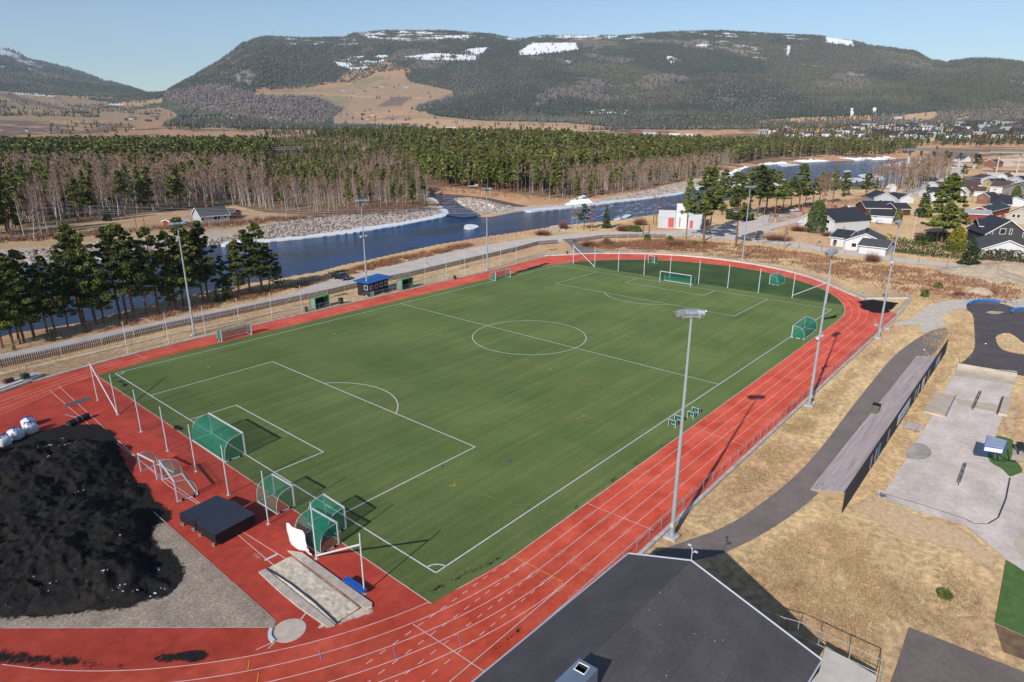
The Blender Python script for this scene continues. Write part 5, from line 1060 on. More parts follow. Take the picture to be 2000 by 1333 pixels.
gpx((676, 1033), (636, 1006), 1, 2.0, 1.7, "training goal standing on the goal line, hindmost of the crowded pair")
gpx((662, 1064), (612, 1034), 1, 2.0, 1.7, "training goal in front of the crowded pair, next to the white tarpaulin")
gpx((307.5, 938), (276, 921), -1, 1.9, 1.6, "small training goal with washed out net, leftmost by the crumb heap", net=mnet2, nw=.012, wheels=False)
gpx((347, 981), (318, 938), -1, 2.0, 1.7, "parked training goal closest to the black mat cover beside the crumb heap", net=mnet2, nw=.014)
gpx((434, 668), (492, 654), 1, 1.9, 1.6, "training goal with green net on the back straight near the left corner", nw=.045)
gpx((968, 549), (997, 541.5), 1, 2.0, 1.7, "training goal on the back straight near the far corner", nw=.035)
gpx((1546, 659.5), (1571, 641), -1, 2.0, 1.9, "training goal on the right touchline near the far corner flag", nw=.035)
gpx((1502.5, 555.5), (1516, 551), -1, 2.0, 1.9, "training goal on the practice turf behind the far ball stop posts, right hand one", nw=.04)
gpx((1266, 514.5), (1278, 516.5), 1, 2.0, 1.6, "training goal on the practice turf behind the far ball stop posts, left hand one", nw=.04)
def mini(a, b, back, label): return goal("mini_goal", G2(*a), G2(*b), .9, .75, label, back=back, r=.024, wheels=False, step=.08, nw=.05, curve=False)
mini((1305.5, 833.5), (1318.5, 837), 1, "mini goal closest to the camera on the right touchline")
mini((1317, 824.5), (1330, 828.5), 1, "mini goal stacked directly behind the closest one on the right touchline")
mini((1342.5, 817), (1353.5, 820.5), 1, "front mini goal of the farther pair on the right touchline")
mini((1351, 809), (1363, 812.5), 1, "rear mini goal of the farther pair on the right touchline")
# ---- rail fences
def railfence(P, h, gap, label, name="rail_fence", mesh=True, m=mgrey, cat="fence", r=.025, nw=.006, post_r=.025):
    P = [np.array([p[0], p[1], 0.]) for p in P]; root = thing(name, label, cat, tuple(P[0])); o0 = P[0]; w = MB(); n_ = MB(); n_.raw = True; acc = 0; posts = []
    for a, b in zip(P[:-1], P[1:]):
        L_ = np.linalg.norm(b-a); k = max(1, round(L_/gap)); a = a-o0; b = b-o0
        w.bar(tuple(a+[0, 0, h]), tuple(b+[0, 0, h]), r, n=6)
        for j in range(k): posts.append(a+(b-a)*j/k)
        if mesh:
            nn = max(2, int(L_/.12)); d = (b-a)/L_; nr = (d[1], -d[0], 0)
            w.bar(tuple(a+[0, 0, .12]), tuple(b+[0, 0, .12]), r*.5, n=4)
            for i in range(nn): q = a+(b-a)*i/nn; n_.ribbon([q+[0, 0, .12], q+[0, 0, h]], nw, nrm=nr)
            for z in np.arange(.2, h, .16): n_.ribbon([a+[0, 0, z], b+[0, 0, z]], nw, nrm=nr)
    posts.append(P[-1]-o0); w.build("top_rail", m, root)
    if mesh: n_.build("wire_mesh", m, root)
    if len(posts) > 95: st = posts[::2]
    for q in posts[:100]:
        p_ = MB(); p_.bar(tuple(q+[0, 0, 0]), tuple(q+[0, 0, h]), post_r, n=6); p_.build("fence_post", m, root)
    return root
railfence([(-7, -9.9), (2.4, -9.85)], 1.05, 1.9, "short steel railing beside the grey roof before the gap in the fence")
railfence([(4.3, -9.85), (30, -9.9), (60, -9.9), (90, -9.9), (118.5, -9.5)], 1.05, 1.95, "long galvanised mesh fence along the outside of the home straight")
railfence([(OUT[0][0], OUT[0][1]+.6)]+[(p[0]*1.0+.7, p[1]) for p in densify(OUT, 4)]+[(112.4, -1.2), (119, -9.0)], 1.1, 2.4, "curved mesh fence around the far bend of the track", nw=.01)
railfence([tuple(p[:2]) for p in [G(60, 741), G(200, 700), G(330, 668)]]+[(30, 72.3), (40, 72.4)], 1.05, 2.4, "mesh fence behind the left part of the back straight", nw=.007)
railfence([(47.6, 72.6), (60, 72.4), (75, 72.4), (92, 72.9), (103, 74.2), (109, 74.5)], 1.05, 2.4, "mesh fence behind the right part of the back straight", nw=.008)
railfence([G2(0, 752), G2(55, 738)], 1.1, 2.4, "white gate frame at the left edge of the picture")
railfence([tuple(G2(*p)) for p in [(870, 590)]][:0] or [G2(719, 571), G2(783, 551)], 1.0, 1.6, "short railing in front of the dark booth", mesh=False)
# wood paling fence along the river road
mwood = M("weathered_paling", col=S(98, 82, 74, 1.0), col2=S(124, 106, 96, 1.0), rough=.9, scale=1.5)
mwp = M("grey_fence_post", col=S(170, 158, 150, 1.1), rough=.9)
def paling(px, label, h=1.15):
    P = [G(*p) for p in px]; o0 = P[0]; root = thing("paling_fence", label, "fence", tuple(o0)); w = MB(); pw = []
    for a, b in zip(P[:-1], P[1:]):
        L_ = np.linalg.norm(b-a); d = (b-a)/L_; ang = math.atan2(d[1], d[0]); n = int(L_/.26); a = a-o0; b = b-o0
        for i in range(n): q = a+(b-a)*i/n; w.box((q[0], q[1], h/2+.05), (.15, .03, h), ang)
        for z in (.35, .85): c = (a+b)/2; nn = np.array([-d[1], d[0], 0])*.05; w.box((c[0]+nn[0], c[1]+nn[1], z), (L_, .04, .09), ang)
        k = max(1, int(L_/3.9))
        for i in range(k): pw.append(a+(b-a)*i/k)
    w.build("pales", mwood, root)
    for q in pw[:100]: m = MB(); m.box((q[0], q[1], h*.55), (.12, .12, h*1.12)); m.build("fence_post", mwp, root)
paling([(-150, 755), (0, 719), (120, 693), (200, 675), (320, 646), (500, 607), (640, 577), (705, 561), (800, 541), (900, 517), (1000, 493), (1052, 479), (1090, 476)], "long brown paling fence running beside the river road")
paling([(1117, 474), (1180, 466), (1250, 464), (1300, 465)], "faded paling fence starting right of the path junction", h=1.1)
def wirefence(px, h, gap, label, z=0):
    P = [G(*p) for p in px]; root = thing("wire_fence", label, "fence", tuple(P[0])); o0 = P[0]; w = MB()
    for a, b in zip(P[:-1], P[1:]):
        L_ = np.linalg.norm(b-a); k = max(1, int(L_/gap)); a = a-o0; b = b-o0
        for zz in (h, h*.5): w.bar(tuple(a+[0, 0, zz]), tuple(b+[0, 0, zz]), .012, n=3)
        for i in range(k): q = a+(b-a)*i/k; m = MB(); m.bar(tuple(q), tuple(q+[0, 0, h]), .04, n=5); m.build("fence_post", mdbark, root)
    w.build("wire", mgrey, root); return root
wirefence([(-40, 702), (60, 675), (150, 652), (260, 628), (380, 600), (470, 580), (560, 562), (630, 546)], 1.3, 2.2, "leaning wire fence below the river bank pines")
wirefence([(925, 479), (1000, 463), (1060, 453)], 1.3, 2.0, "leaning stick fence at the water edge left of the snow drift")
wirefence([(1300, 466), (1400, 471), (1480, 478), (1560, 486), (1650, 497), (1740, 509), (1850, 521), (2000, 536)], 1.6, 5, "thin mesh fence beside the road beyond the track")
# ---- dugouts, booth, bins
mgr = M("green_panel", col=S(40, 150, 80, 1.1), col2=S(60, 168, 96, 1.1), rough=.5, scale=1.5); mdk = M("dark_interior", col=(.02, .02, .022), rough=.8)
def dugout(A, B, label):
    A = G(*A); B = G(*B); u = B-A; W = np.linalg.norm(u); a = math.atan2(u[1], u[0]); root = thing("dugout", label, "dugout", tuple((A+B)/2), a)
    pr = [(0, 2.25), (1.0, 2.2), (1.35, 1.95), (1.55, 1.4), (1.6, .1)]
    w = MB()
    for (y, z), (y2, z2) in zip(pr[:-1], pr[1:]):
        w.add([(-W/2, y, z), (W/2, y, z), (W/2, y2, z2), (-W/2, y2, z2), (-W/2, y, z-.05), (W/2, y, z-.05), (W/2, y2-.05, z2-.03), (-W/2, y2-.05, z2-.03)], [(0, 1, 2, 3), (7, 6, 5, 4), (0, 4, 5, 1), (0, 3, 7, 4), (1, 5, 6, 2)])
    w.m = 1; w.build("shell", [mgr, mdk], root)
    bk = MB(); bk.box((0, 1.42, 1.0), (W-.1, .06, 1.2)); bk.build("back_panel", mdk, root)
    for sx in (-1, 1):
        m = MB(); m.bar((sx*W/2, 0, 0), (sx*W/2, 0, 2.25), .06, n=6); m.bar((sx*W/2, .2, .05), (sx*W/2, .1, 2.2), .035); m.build("frame_post", mgr, root)
        m = MB(); m.add([(sx*W/2*.995, 0.1, .15), (sx*W/2*.995, 1.55, .15), (sx*W/2*.995, 1.5, 1.4), (sx*W/2*.995, 1.0, 2.1), (sx*W/2*.995, .1, 2.15)], [(0, 1, 2, 3, 4)]); m.build("side_window", M("acrylic", col=(.25, .3, .28), rough=.15), root)
    m = MB(); m.box((0, 1.0, .48), (W-.3, .4, .06)); m.box((0, 1.2, .24), (W-.3, .06, .48)); m.build("bench_seat", mdk, root); return root
dugout((617, 606), (644, 598.5), "nearer green team dugout left of the booth with blue roof")
dugout((786, 568), (807, 562), "farther green team dugout right of the booth with blue roof")
A = G(722, 580); B = G(759, 568); u = B-A; W = np.linalg.norm(u); a = math.atan2(u[1], u[0]); t = thing("score_booth", "dark timber booth with blue roof and four white framed windows", "booth", tuple((A+B)/2), a)
mbw = M("black_boarding", col=(.018, .018, .022), col2=(.03, .028, .03), rough=.8, scale=3); mbr = M("blue_roofing", col=(.012, .10, .36), col2=(.02, .14, .42), rough=.45, scale=1.5)
MB().box((0, 1.5, 1.4), (W, 3, 2.8)).build("wall", mbw, t)
w = MB(); w.box((0, 1.35, 2.95), (W+1.8, 4.0, .16), tilt=(.06, 0)); w.build("roof", mbr, t)
for i in range(4):
    x = -W/2+W*(i+.5)/4; f = MB()
    for dx, dz, sx, sz in ((0, .42, .9, .09), (0, -.42, .9, .09), (-.41, 0, .09, .75), (.41, 0, .09, .75)): f.box((x+dx, -.02, 1.75+dz), (sx, .06, sz))
    fo = f.build("window_frame", mwhite, t); MB().box((x, -.005, 1.75), (.75, .03, .76)).build("pane", M("dark_glass", col=(.02, .025, .03), rough=.08), fo)
f = MB()
for dy, dz, sy, sz in ((0, .42, .9, .09), (0, -.42, .9, .09), (-.41, 0, .09, .75), (.41, 0, .09, .75)): f.box((-W/2-.02, .8+dy, 1.75+dz), (.06, sy, sz))
f.build("window_frame", mwhite, t)
def binn(px, label, s=.55, h=1.0, mt=None):
    b = G(*px); t = thing("litter_bin", label, "litter bin", tuple(b)); MB().box((0, 0, h/2), (s, s, h)).build("body", mt or M("brown_bin", col=S(96, 84, 68, 1), col2=S(70, 64, 54, 1), rough=.8, scale=4), t); MB().box((0, 0, h+.03), (s+.08, s+.08, .07)).build("lid", mblk, t); return t
binn((599, 609), "small dark green bin left of the nearer dugout", .45, .8, M("green_bin", col=(.03, .06, .035), rough=.6)); binn((666, 594), "brown box bin right of the nearer dugout", .7, 1.1); binn((888, 546), "small dark bin at the kerb right of the farther dugout", .5, .7); binn((1108, 498), "little bin on a post at the far corner of the track fence", .4, .9)
binn((1709, 810), "square olive litter bin on the path beside the terrace steps", .75, 1.25, M("olive_bin", col=S(84, 84, 70, 1.1), col2=S(110, 108, 96, 1.1), rough=.7, scale=3))
b = G(722, 578); t = thing("electric_cabinet", "small white electric cabinet at the foot of the booth mast", "cabinet", tuple(b)+()); MB().box((.2, -.4, .45), (.9, .5, .9)).build("body", mwhite, t); MB().box((.2, -.66, .45), (.7, .02, .7)).build("door", mlamp, t)
# objects on the left edge: raised bed with gate, green bag
t = thing("raised_platform", "low concrete platform with wire cage at the left edge beyond the track", "platform", tuple(G(30, 750))); w = MB(); c = G(12, 752)-G(30, 750)
w.box((0, 0, .18), (6.5, 1.7, .36), .45); w.build("base", mkerb, t); m = MB(); m.box((-.6, .1, .6), (1.1, .5, .5), .45); m.build("crate", M("dark_bin", col=(.08, .04, .04), rough=.8), t); m = MB(); m.box((1.2, .2, .65), (.8, .7, .7), .3); m.build("sack", M("green_bin"), t)
# ---- sand pit, circle, bench, tarp, cover
msand = M("pit_sand", col=S(206, 192, 172, 1.25), col2=S(176, 162, 142, 1.2), rough=.95, scale=2.2, bump=.06, bscale=4.5)
pit = [(-8.05, 9.85), (-5.85, 9.85), (-5.85, 1.45), (-7.75, 1.0)]
nx, ny = 34, 110; V = []; F = []
for i in range(nx):
    for j in range(ny):
        x = -8.05+2.2*i/(nx-1); y = 1.15+8.7*j/(ny-1); e = min(i, nx-1-i, 3)/3
        V.append((x, y, .02+.1*e*(.4+float(fbm(np.array(x*2.5), np.array(y*2.5), 3)))+.02*e*float(vnoise(np.array(x*9), np.array(y*9)))))
for i in range(nx-1):
    for j in range(ny-1): b = i*ny+j; F.append((b, b+ny, b+ny+1, b+1))
npmesh("long_jump_sand", V, F, msand, kind="structure", smooth=False)
mlight = M("pit_mat", col=S(204, 190, 178, 1.0), col2=S(172, 160, 148, 1.0), rough=.85, scale=1.8)
for poly, l in (([(-8.6, 10.0), (-8.08, 9.9), (-8.05, 1.1), (-8.5, 1.3), (-8.72, 4.5), (-8.72, 7.0)], "pale flexible mat edging along the left side of the sand pit"), ([(-5.8, 10.7), (-5.2, 9.6), (-5.15, .9), (-5.4, .6), (-5.8, 1.0)], "pale flexible mat edging along the right side of the sand pit under the bench")):
    w = MB(); w.prism(poly, 0, .13); o = w.build("sand_pit_mat", mlight); tag(o, l, "mat", "mats along the sand pit")
w = MB(); w.ribbon([(-8.0, 9.8), (-7.75, 7), (-7.72, 4), (-7.9, 1.0)], .16, z=.16); w.build("sand_pit_trim", M("dark_rubber_trim", col=(.03, .045, .09), rough=.6), kind="structure")
w = MB(); w.ribbon([(-5.95, 9.9), (-5.86, 6), (-5.9, 1.3)], .04, z=.16); w.build("sand_pit_trim", M("red_trim", col=(.55, .12, .07), rough=.6), kind="structure")
w = MB(); c = G(565, 1232); w.prism([(c[0]+1.07*math.cos(k*math.pi/24), c[1]+1.07*math.sin(k*math.pi/24)) for k in range(48)], 0.0, .03); w.build("throwing_circle", M("circle_concrete", col=S(176, 160, 146, 1.2), col2=S(196, 180, 164, 1.2), rough=.85, scale=1.5), kind="structure")
w = MB(); pr = [(c[0]+r_*math.cos(k), c[1]+r_*math.sin(k)) for r_, ks in ((1.09, np.linspace(2.2, 3.3, 9)), (1.32, np.linspace(3.3, 2.2, 9))) for k in ks]; w.prism(pr, .0, .13); o = w.build("stop_board", mwhite); tag(o, "curved white stop board at the edge of the shot put circle", "stop board")
for p in [((585, 1213), (598, 1197)), ((540, 1252), (524, 1268))]: MB().ribbon([G2(*p[0]), G2(*p[1])], .06, z=.03).build("circle_line", mlinet, kind="structure")
w = MB(); w.box((0, 0, .03), (1.5, .2, .05), .0); a_ = G(517, 1096); b_ = G(543, 1083); w = MB(); w.ribbon([a_, b_], .22, z=.05); w.build("takeoff_board", mwhite, kind="structure")
a_ = G(128, 793); b_ = G(176, 778); u_ = (b_-a_)/np.linalg.norm(b_-a_); n_ = np.array([-u_[1], u_[0], 0]); w = MB(); w.prism([tuple((a_+n_*-.6)[:2]), tuple((b_+n_*-.6)[:2]), tuple((b_+n_*.6)[:2]), tuple((a_+n_*.6)[:2])], .0, .03); o = w.build("rubber_mat", M("grey_rubber", col=(.10, .10, .105), rough=.85)); tag(o, "flat dark grey rubber mat lying across the run-up lines", "mat")
# bench
mben = M("blue_plastic", col=(.012, .09, .42), col2=(.02, .12, .5), rough=.4, scale=4)
def legs(m, x): m.bar((x, -.2, 0), (x, -.12, .42), .025); m.bar((x, .2, 0), (x, .12, .42), .025); m.bar((x, -.2, .2), (x, .2, .2), .02)
a_ = G(676, 1139); b_ = G(716, 1163); a_[0] = -5.05; b_[0] = -5.0; u_ = b_-a_; L_ = np.linalg.norm(u_); t = thing("bench", "bright blue bench beside the sand pit under the sloping tube", "bench", tuple((a_+b_)/2), math.atan2(u_[1], u_[0]))
for y in (-.14, .14): MB().box((0, y, .45), (L_, .24, .06)).build("seat_plank", mben, t)
for x in (-L_*.42, 0, L_*.42): m = MB(); legs(m, x); m.build("leg", mben, t)
# tarpaulin hanging in the goal corner
P = []; 
ta = [G(604, 1084, 0), G(562, 1028, 1.2)]
rows = []
pts = {0: [(559, 1022, 2.0), (568, 1027, 2.05), (590, 1037, 2.0), (595, 1050, 1.5)], 1: [(560, 1040, 1.3), (572, 1046, 1.3), (590, 1055, 1.25), (600, 1064, .95)], 2: [(563, 1056, .6), (576, 1064, .55), (592, 1070, .5), (604, 1075, .45)], 3: [(570, 1066, .12), (584, 1074, .1), (598, 1079, .1), (612, 1086, .08)]}
rows = [[G(*q) for q in pts[k]] for k in range(4)]; fr = []
for i in np.linspace(0, 3, 13):
    i0 = min(int(i), 2); f_ = i-i0; row = []
    for j in np.linspace(0, 3, 13):
        j0 = min(int(j), 2); g_ = j-j0; q = (rows[i0][j0]*(1-g_)+rows[i0][j0+1]*g_)*(1-f_)+(rows[i0+1][j0]*(1-g_)+rows[i0+1][j0+1]*g_)*f_
        q = q+np.array([.06*math.sin(j*3.1+i), .06*math.sin(i*2.7+j*2), .04*math.sin(j*4)]); row.append(q)
    fr.append(row)
V = [tuple(q) for r_ in fr for q in r_]; F = [(i*13+j, i*13+j+1, (i+1)*13+j+1, (i+1)*13+j) for i in range(12) for j in range(12)]
w = MB(); w.add(V, F); w.mi = [1 if (j >= 11 and 4 < i < 11 and (i*7+j) % 3) else 0 for i in range(12) for j in range(12)]
o = w.build("tarpaulin", [M("white_tarp", col=(.86, .84, .84), col2=(.80, .78, .79), rough=.6, scale=4), M("red_print", col=(.7, .05, .09), rough=.6)], smooth=True); tag(o, "crumpled white tarpaulin with red print hanging in the ball stop net", "tarpaulin")
md = o.modifiers.new("thickness", 'SOLIDIFY'); md.thickness = .02
# two part mat cover on wheels
c0 = G(350, 1011, .25); mcov = M("cover_sheet", col=(.035, .04, .06), col2=(.05, .055, .075), rough=.35, scale=3, metal=.3); msl = M("cover_side", col=(.018, .016, .018), rough=.6)
q = {k: G(*v) for k, v in dict(a=(350, 1003, 1.0), b=(380, 1017, 1.0), c=(382, 1018, 1.15), d=(420, 1045, 1.15), e=(497, 1004, 1.15), f=(456, 979, 1.15), g=(455, 980, 1.0), h=(423, 968, 1.0)).items()}
q = {k: v for k, v in q.items()}
t = thing("mat_cover", "black two part high jump mat cover with ribbed lid standing on castors", "mat cover", (float(q['a'][0]), float(q['a'][1]), 0)); o0 = np.array([q['a'][0], q['a'][1], 0])
def lid(name, ps, z, ribs=False):
    w = MB(); P2 = [tuple((p-o0)[:2]) for p in ps]; w.prism(P2, .22, z-.04); w.build("side_wall" if name else "side_wall", msl, t)
    w = MB(); cx_ = sum(p[0] for p in P2)/4; cy_ = sum(p[1] for p in P2)/4; w.prism([(cx_+(p[0]-cx_)*1.02, cy_+(p[1]-cy_)*1.02) for p in P2], z-.04, z); r_ = w.build(name, mcov, t)
    if ribs:
        w = MB(); A_, B_, C_, D_ = [np.array([*p, z]) for p in P2]; n = 26
        for i in range(n+1): f_ = i/n; a = A_+(B_-A_)*f_; b = D_+(C_-D_)*f_; w.bar(tuple(a), tuple(b), .028, n=4)
        w.build("rib", M("rib_sheet", col=(.09, .10, .13), rough=.35, metal=.4), r_)
lid("flat_lid", [q['a'], q['b'], q['g'], q['h']], 1.0); lid("ribbed_lid", [q['c'], q['d'], q['e'], q['f']], 1.15, True)
for s_, e_ in (('a', 'b'), ('c', 'd')):
    for f_ in (.15, .85):
        p = q[s_]+(q[e_]-q[s_])*f_-o0; m = MB(); m.bar((p[0]-.12, p[1]-.18, .1), (p[0]-.06, p[1]-.12, .1), .1, n=10); m.box((p[0]-.08, p[1]-.1, .2), (.2, .2, .08)); m.build("castor", mgrey, t)
# roller on the crumb
a_ = G(134, 829, .32); b_ = G(172, 812, .32); t = thing("turf_roller", "black roller lying at the edge of the crumb heap", "roller", (float(a_[0]), float(a_[1]), 0)); d_ = b_-a_; w = MB(); w.bar((0, 0, .34), (d_[0], d_[1], .34), .34, n=20); w.build("drum", M("black_drum", col=(.012, .012, .014), col2=(.03, .03, .03), rough=.55, scale=2), t)
w = MB(); w.bar((-.1*d_[0], -.1*d_[1], .34), (1.08*d_[0], 1.08*d_[1], .34), .05); w.build("axle", mgrey, t)
w = MB(); mid = d_*.45; w.bar((mid[0], mid[1], .7), (mid[0]-.7, mid[1]+.9, .9), .03); w.box((mid[0]-.7, mid[1]+.9, .95), (.2, .3, .12)); w.build("handle", mgrey, t)
for f_ in (.35, .6): w = MB(); w.bar(tuple(d_*f_+np.array([0, 0, .34])), tuple(d_*(f_+.02)+np.array([0, 0, .34])), .35, n=20); w.build("band", mgrey, t)
# big bags
mbag = M("white_bag", col=(.74, .75, .78), col2=(.62, .64, .70), rough=.7, scale=3, bump=.02, bscale=6); mlp = M("blue_strap", col=(.03, .06, .25), rough=.7)
def bag(px, label, s=1.0, rz=0):
    b = G(*px); t = thing("big_bag", label, "big bag", tuple(b), rz, "white big bags"); V = []; n = 16; prof = [(.0, .42), (.12, .50), (.45, .54), (.75, .52), (.92, .46), (1.02, .34), (1.08, .18), (1.05, .05)]; r = np.random.default_rng(int(px[0]))
    for z, rad in prof:
        for k in range(n):
            a = 2*math.pi*k/n; sq = 1/max(abs(math.cos(a)), abs(math.sin(a)))**.75; q_ = rad*sq*(1+r.uniform(-.05, .05)); V.append((q_*math.cos(a)*s, q_*math.sin(a)*s, z*s*(1+r.uniform(-.03, .03))))
    F = [(i*n+k, i*n+(k+1) % n, (i+1)*n+(k+1) % n, (i+1)*n+k) for i in range(len(prof)-1) for k in range(n)]; F.append(tuple(range((len(prof)-1)*n, len(prof)*n))); w = MB(); w.add(V, F); w.build("sack", mbag, t, smooth=True)
    for k in range(4):
        a = math.pi/4+k*math.pi/2; x, y = .5*math.cos(a)*s, .5*math.sin(a)*s; w = MB(); w.path([(x, y, .9*s), (x*.8, y*.8, 1.22*s), (x*.3, y*.3, 1.16*s), (x*.1-.1*y, y*.1+.1*x, 1.12*s)], .05, n=5); w.build("lifting_strap", mlp, t)
bag((10, 870), "white big bag leftmost of the four at the edge of the crumb heap", 1.05, .2); bag((33, 857), "white big bag second from the left at the edge of the crumb heap", 1.1, .5); bag((62, 845), "white big bag in front of the rearmost pair beside the roller", 1.05, .3); bag((57, 833), "rearmost white big bag partly hidden behind another", 1.0, .7)
# rubber crumb heap
HP = [G2(*p) for p in [(-200, 870), (0, 882), (60, 868), (130, 862), (190, 862), (225, 880), (245, 905), (262, 935), (280, 965), (300, 1000), (290, 1050), (300, 1075), (345, 1090), (362, 1120), (345, 1152), (250, 1184), (100, 1202), (-200, 1208)]]
xs = [p[0] for p in HP]; ys = [p[1] for p in HP]; gx = np.arange(min(xs), max(xs), .10); gy = np.arange(min(ys), max(ys), .10); X, Y = np.meshgrid(gx, gy, indexing='ij')
d = segdist(X, Y, HP); ins = inpoly(X, Y, HP)
Z_ = np.where(ins, 2.3*(1-np.exp(-d/3.0)), -.1)*(.35+.95*fbm(X/4.5+3, Y/4.5, 3)) + np.where(ins, np.clip(d, 0, 1), 0)*(1.7*(fbm(X/2.4, Y/2.4+9, 5)-.5)+.5*(fbm(X/.7, Y/.7, 4)-.5)+.9*np.maximum(0, .5-np.abs(fbm(X/3.1+5, Y/3.1, 3)-.5)*7)*.5)
Z_ = Z_ - 1.2*np.exp(-(((X-G2(315, 1105)[0])/1.2)**2+((Y-G2(315, 1105)[1])/1.6)**2))*ins - .9*np.exp(-(((X-G2(250, 1000)[0])/1.5)**2+((Y-G2(250, 1000)[1])/1.2)**2))*ins
Z_ = np.where(ins, np.maximum(Z_, .02), -.1); nx, ny = X.shape; i, j = np.meshgrid(np.arange(nx-1), np.arange(ny-1), indexing='ij'); b = (i*ny+j).ravel(); F = np.stack([b, b+ny, b+ny+1, b+1], -1); F = F[ins.ravel()[F].any(1)]; V = np.stack([X.ravel(), Y.ravel(), Z_.ravel()], -1); u, inv = np.unique(F, return_inverse=True)
o = npmesh("rubber_crumb_heap", V[u], inv.reshape(F.shape), M("crumb", col=(.009, .009, .010), col2=(.022, .021, .021), rough=.95, scale=2.2, bump=.08, bscale=9, col3=(.032, .027, .023), scale3=.5, spec=.15, lo=.4, hi=.75), smooth=True)
o["label"] = "large uneven heap of black rubber crumb on the gravel yard"; o["category"] = "crumb heap"; o["kind"] = "stuff"
def heap_z(x, y): i = int((x-gx[0])/.10); j = int((y-gy[0])/.10); return float(Z_[min(max(i, 0), nx-1), min(max(j, 0), ny-1)])
r_ = np.random.default_rng(77); n_ = 9000; ux = r_.uniform(gx[0], gx[-1], n_*2); uy = r_.uniform(gy[0], gy[-1], n_*2); k_ = inpoly(ux, uy, HP); ux = ux[k_][:n_]; uy = uy[k_][:n_]; uz = Z_[np.clip(((ux-gx[0])/.10).astype(int), 0, nx-1), np.clip(((uy-gy[0])/.10).astype(int), 0, ny-1)]
bs = r_.uniform(.02, .11, len(ux))**1.0; oc = np.array([(1, 0, 0), (0, 1, 0), (-1, 0, 0), (0, -1, 0), (0, 0, 1), (0, 0, -1)]); of = np.array([(0, 1, 4), (1, 2, 4), (2, 3, 4), (3, 0, 4), (1, 0, 5), (2, 1, 5), (3, 2, 5), (0, 3, 5)])
Vc = oc[None]*bs[:, None, None]*r_.uniform(.5, 1.3, (len(ux), 6, 1))+np.stack([ux, uy, uz], -1)[:, None]; Fc = of[None]+(np.arange(len(ux))*6)[:, None, None]
o = npmesh("crumb_clods", Vc.reshape(-1, 3), Fc.reshape(-1, 3), mat_crumb := bpy.data.materials["crumb"], kind="stuff"); o["label"] = "loose clods on the rubber crumb heap"
w = MB()   # scraps of snow and plastic on the heap
for px, py, n in [(100, 880, 14), (135, 876, 10), (200, 1128, 6), (236, 1138, 7), (260, 1140, 4), (300, 1140, 6), (108, 1115, 4), (140, 1116, 4), (95, 905, 6), (297, 1098, 2), (25, 1172, 3), (60, 1165, 3), (160, 965, 3), (225, 1055, 2), (120, 853, 2)]:
    c = G(px, py, .9)
    for k in range(n):
        x = c[0]+random.gauss(0, .5); y = c[1]+random.gauss(0, .3); z = heap_z(x, y)+.03; s = random.uniform(.03, .11); w.add([(x+s*math.cos(a)*random.uniform(.5, 1), y+s*math.sin(a)*random.uniform(.5, 1), z+random.uniform(-.02, .06)) for a in (0, 1.2, 2.5, 3.8, 5.1)], [(0, 1, 2, 3, 4)])
o = w.build("snow_scraps", msnow, kind="stuff"); o["label"] = "small scraps of old snow on the crumb heap"
# ================================================================ near building (bottom right) and its surroundings
mroof = M("roof_felt", col=S(94, 90, 92, 1.02), col2=S(84, 80, 83, 1.0), rough=.85, scale=.5, bump=.003, bscale=25, col3=.10, scale3=6, spec=.25, brick=(6.0, .98, .018, .80))
mgut = M("roof_flashing", col=S(196, 204, 214, 1.1), rough=.4, metal=.2)
mcream = M("cream_wall", col=S(214, 204, 192, 1.1), col2=S(196, 186, 172, 1.1), rough=.85, scale=1)
t = thing("clubhouse", "low building with wide dark grey felt roof in the bottom right foreground", "building", (6.3, -16.8, 0))
GX = 6.3; pk = np.array([GX, -16.8, 5.75]); le = np.array([7.15, -12.0, 3.7]); re_ = G(1605, 1290, 2.2); le = G(1228, 1082, 3.7); pk = G(1350, 1096, 5.75)
d_ = np.array([-1, .035, 0]); o0 = np.array([6.3, -16.8, 0]); Lr = 42
w = MB()
def slab(a, b, c, d, th=.18):
    vs = [tuple(p-o0) for p in (a, b, c, d)]+[tuple(p-o0-[0, 0, th]) for p in (a, b, c, d)]
    w.add(vs, [(0, 1, 2, 3), (7, 6, 5, 4), (0, 4, 5, 1), (1, 5, 6, 2), (2, 6, 7, 3), (3, 7, 4, 0)])
slab(le, pk, pk+d_*Lr, le+d_*Lr)
ee = G(1585, 1345, 2.2); w_dir = (ee-re_); w_dir[2] = 0
slab(pk, re_, re_+np.array([-8., -1.6, 0])*.0+d_*Lr, pk+d_*Lr)
rf = w.build("roof", mroof, t)
w = MB(); off = np.array([.03, 0, .02])
for a, b in ((le, pk), (pk, re_)): w.bar(tuple(a-o0+off), tuple(b-o0+off), .055, n=6)
w.bar(tuple(le-o0+[0, .05, 0]), tuple(le+d_*Lr-o0+[0, .05, 0]), .05, n=6); w.bar(tuple(re_-o0), tuple(re_+d_*Lr-o0), .05, n=6); w.build("flashing", mgut, rf)
gl = le+[-.5, -.5, -.25]; gp = pk+[-.5, 0, -.25]; gr = re_+[-.5, .5, -.25]
w = MB(); vs = [(*(p-o0)[:2], 0) for p in (gl, gp, gr)]+[tuple(p-o0) for p in (gl, gp, gr)]; w.add(vs, [(0, 1, 4, 3), (1, 2, 5, 4)])
for p in (gl, gr): a = p-o0; b = p+d_*Lr-o0; w.add([(a[0], a[1], 0), tuple(a), tuple(b), (b[0], b[1], 0)], [(0, 1, 2, 3)])
w.build("wall", mcream, t)
w = MB()
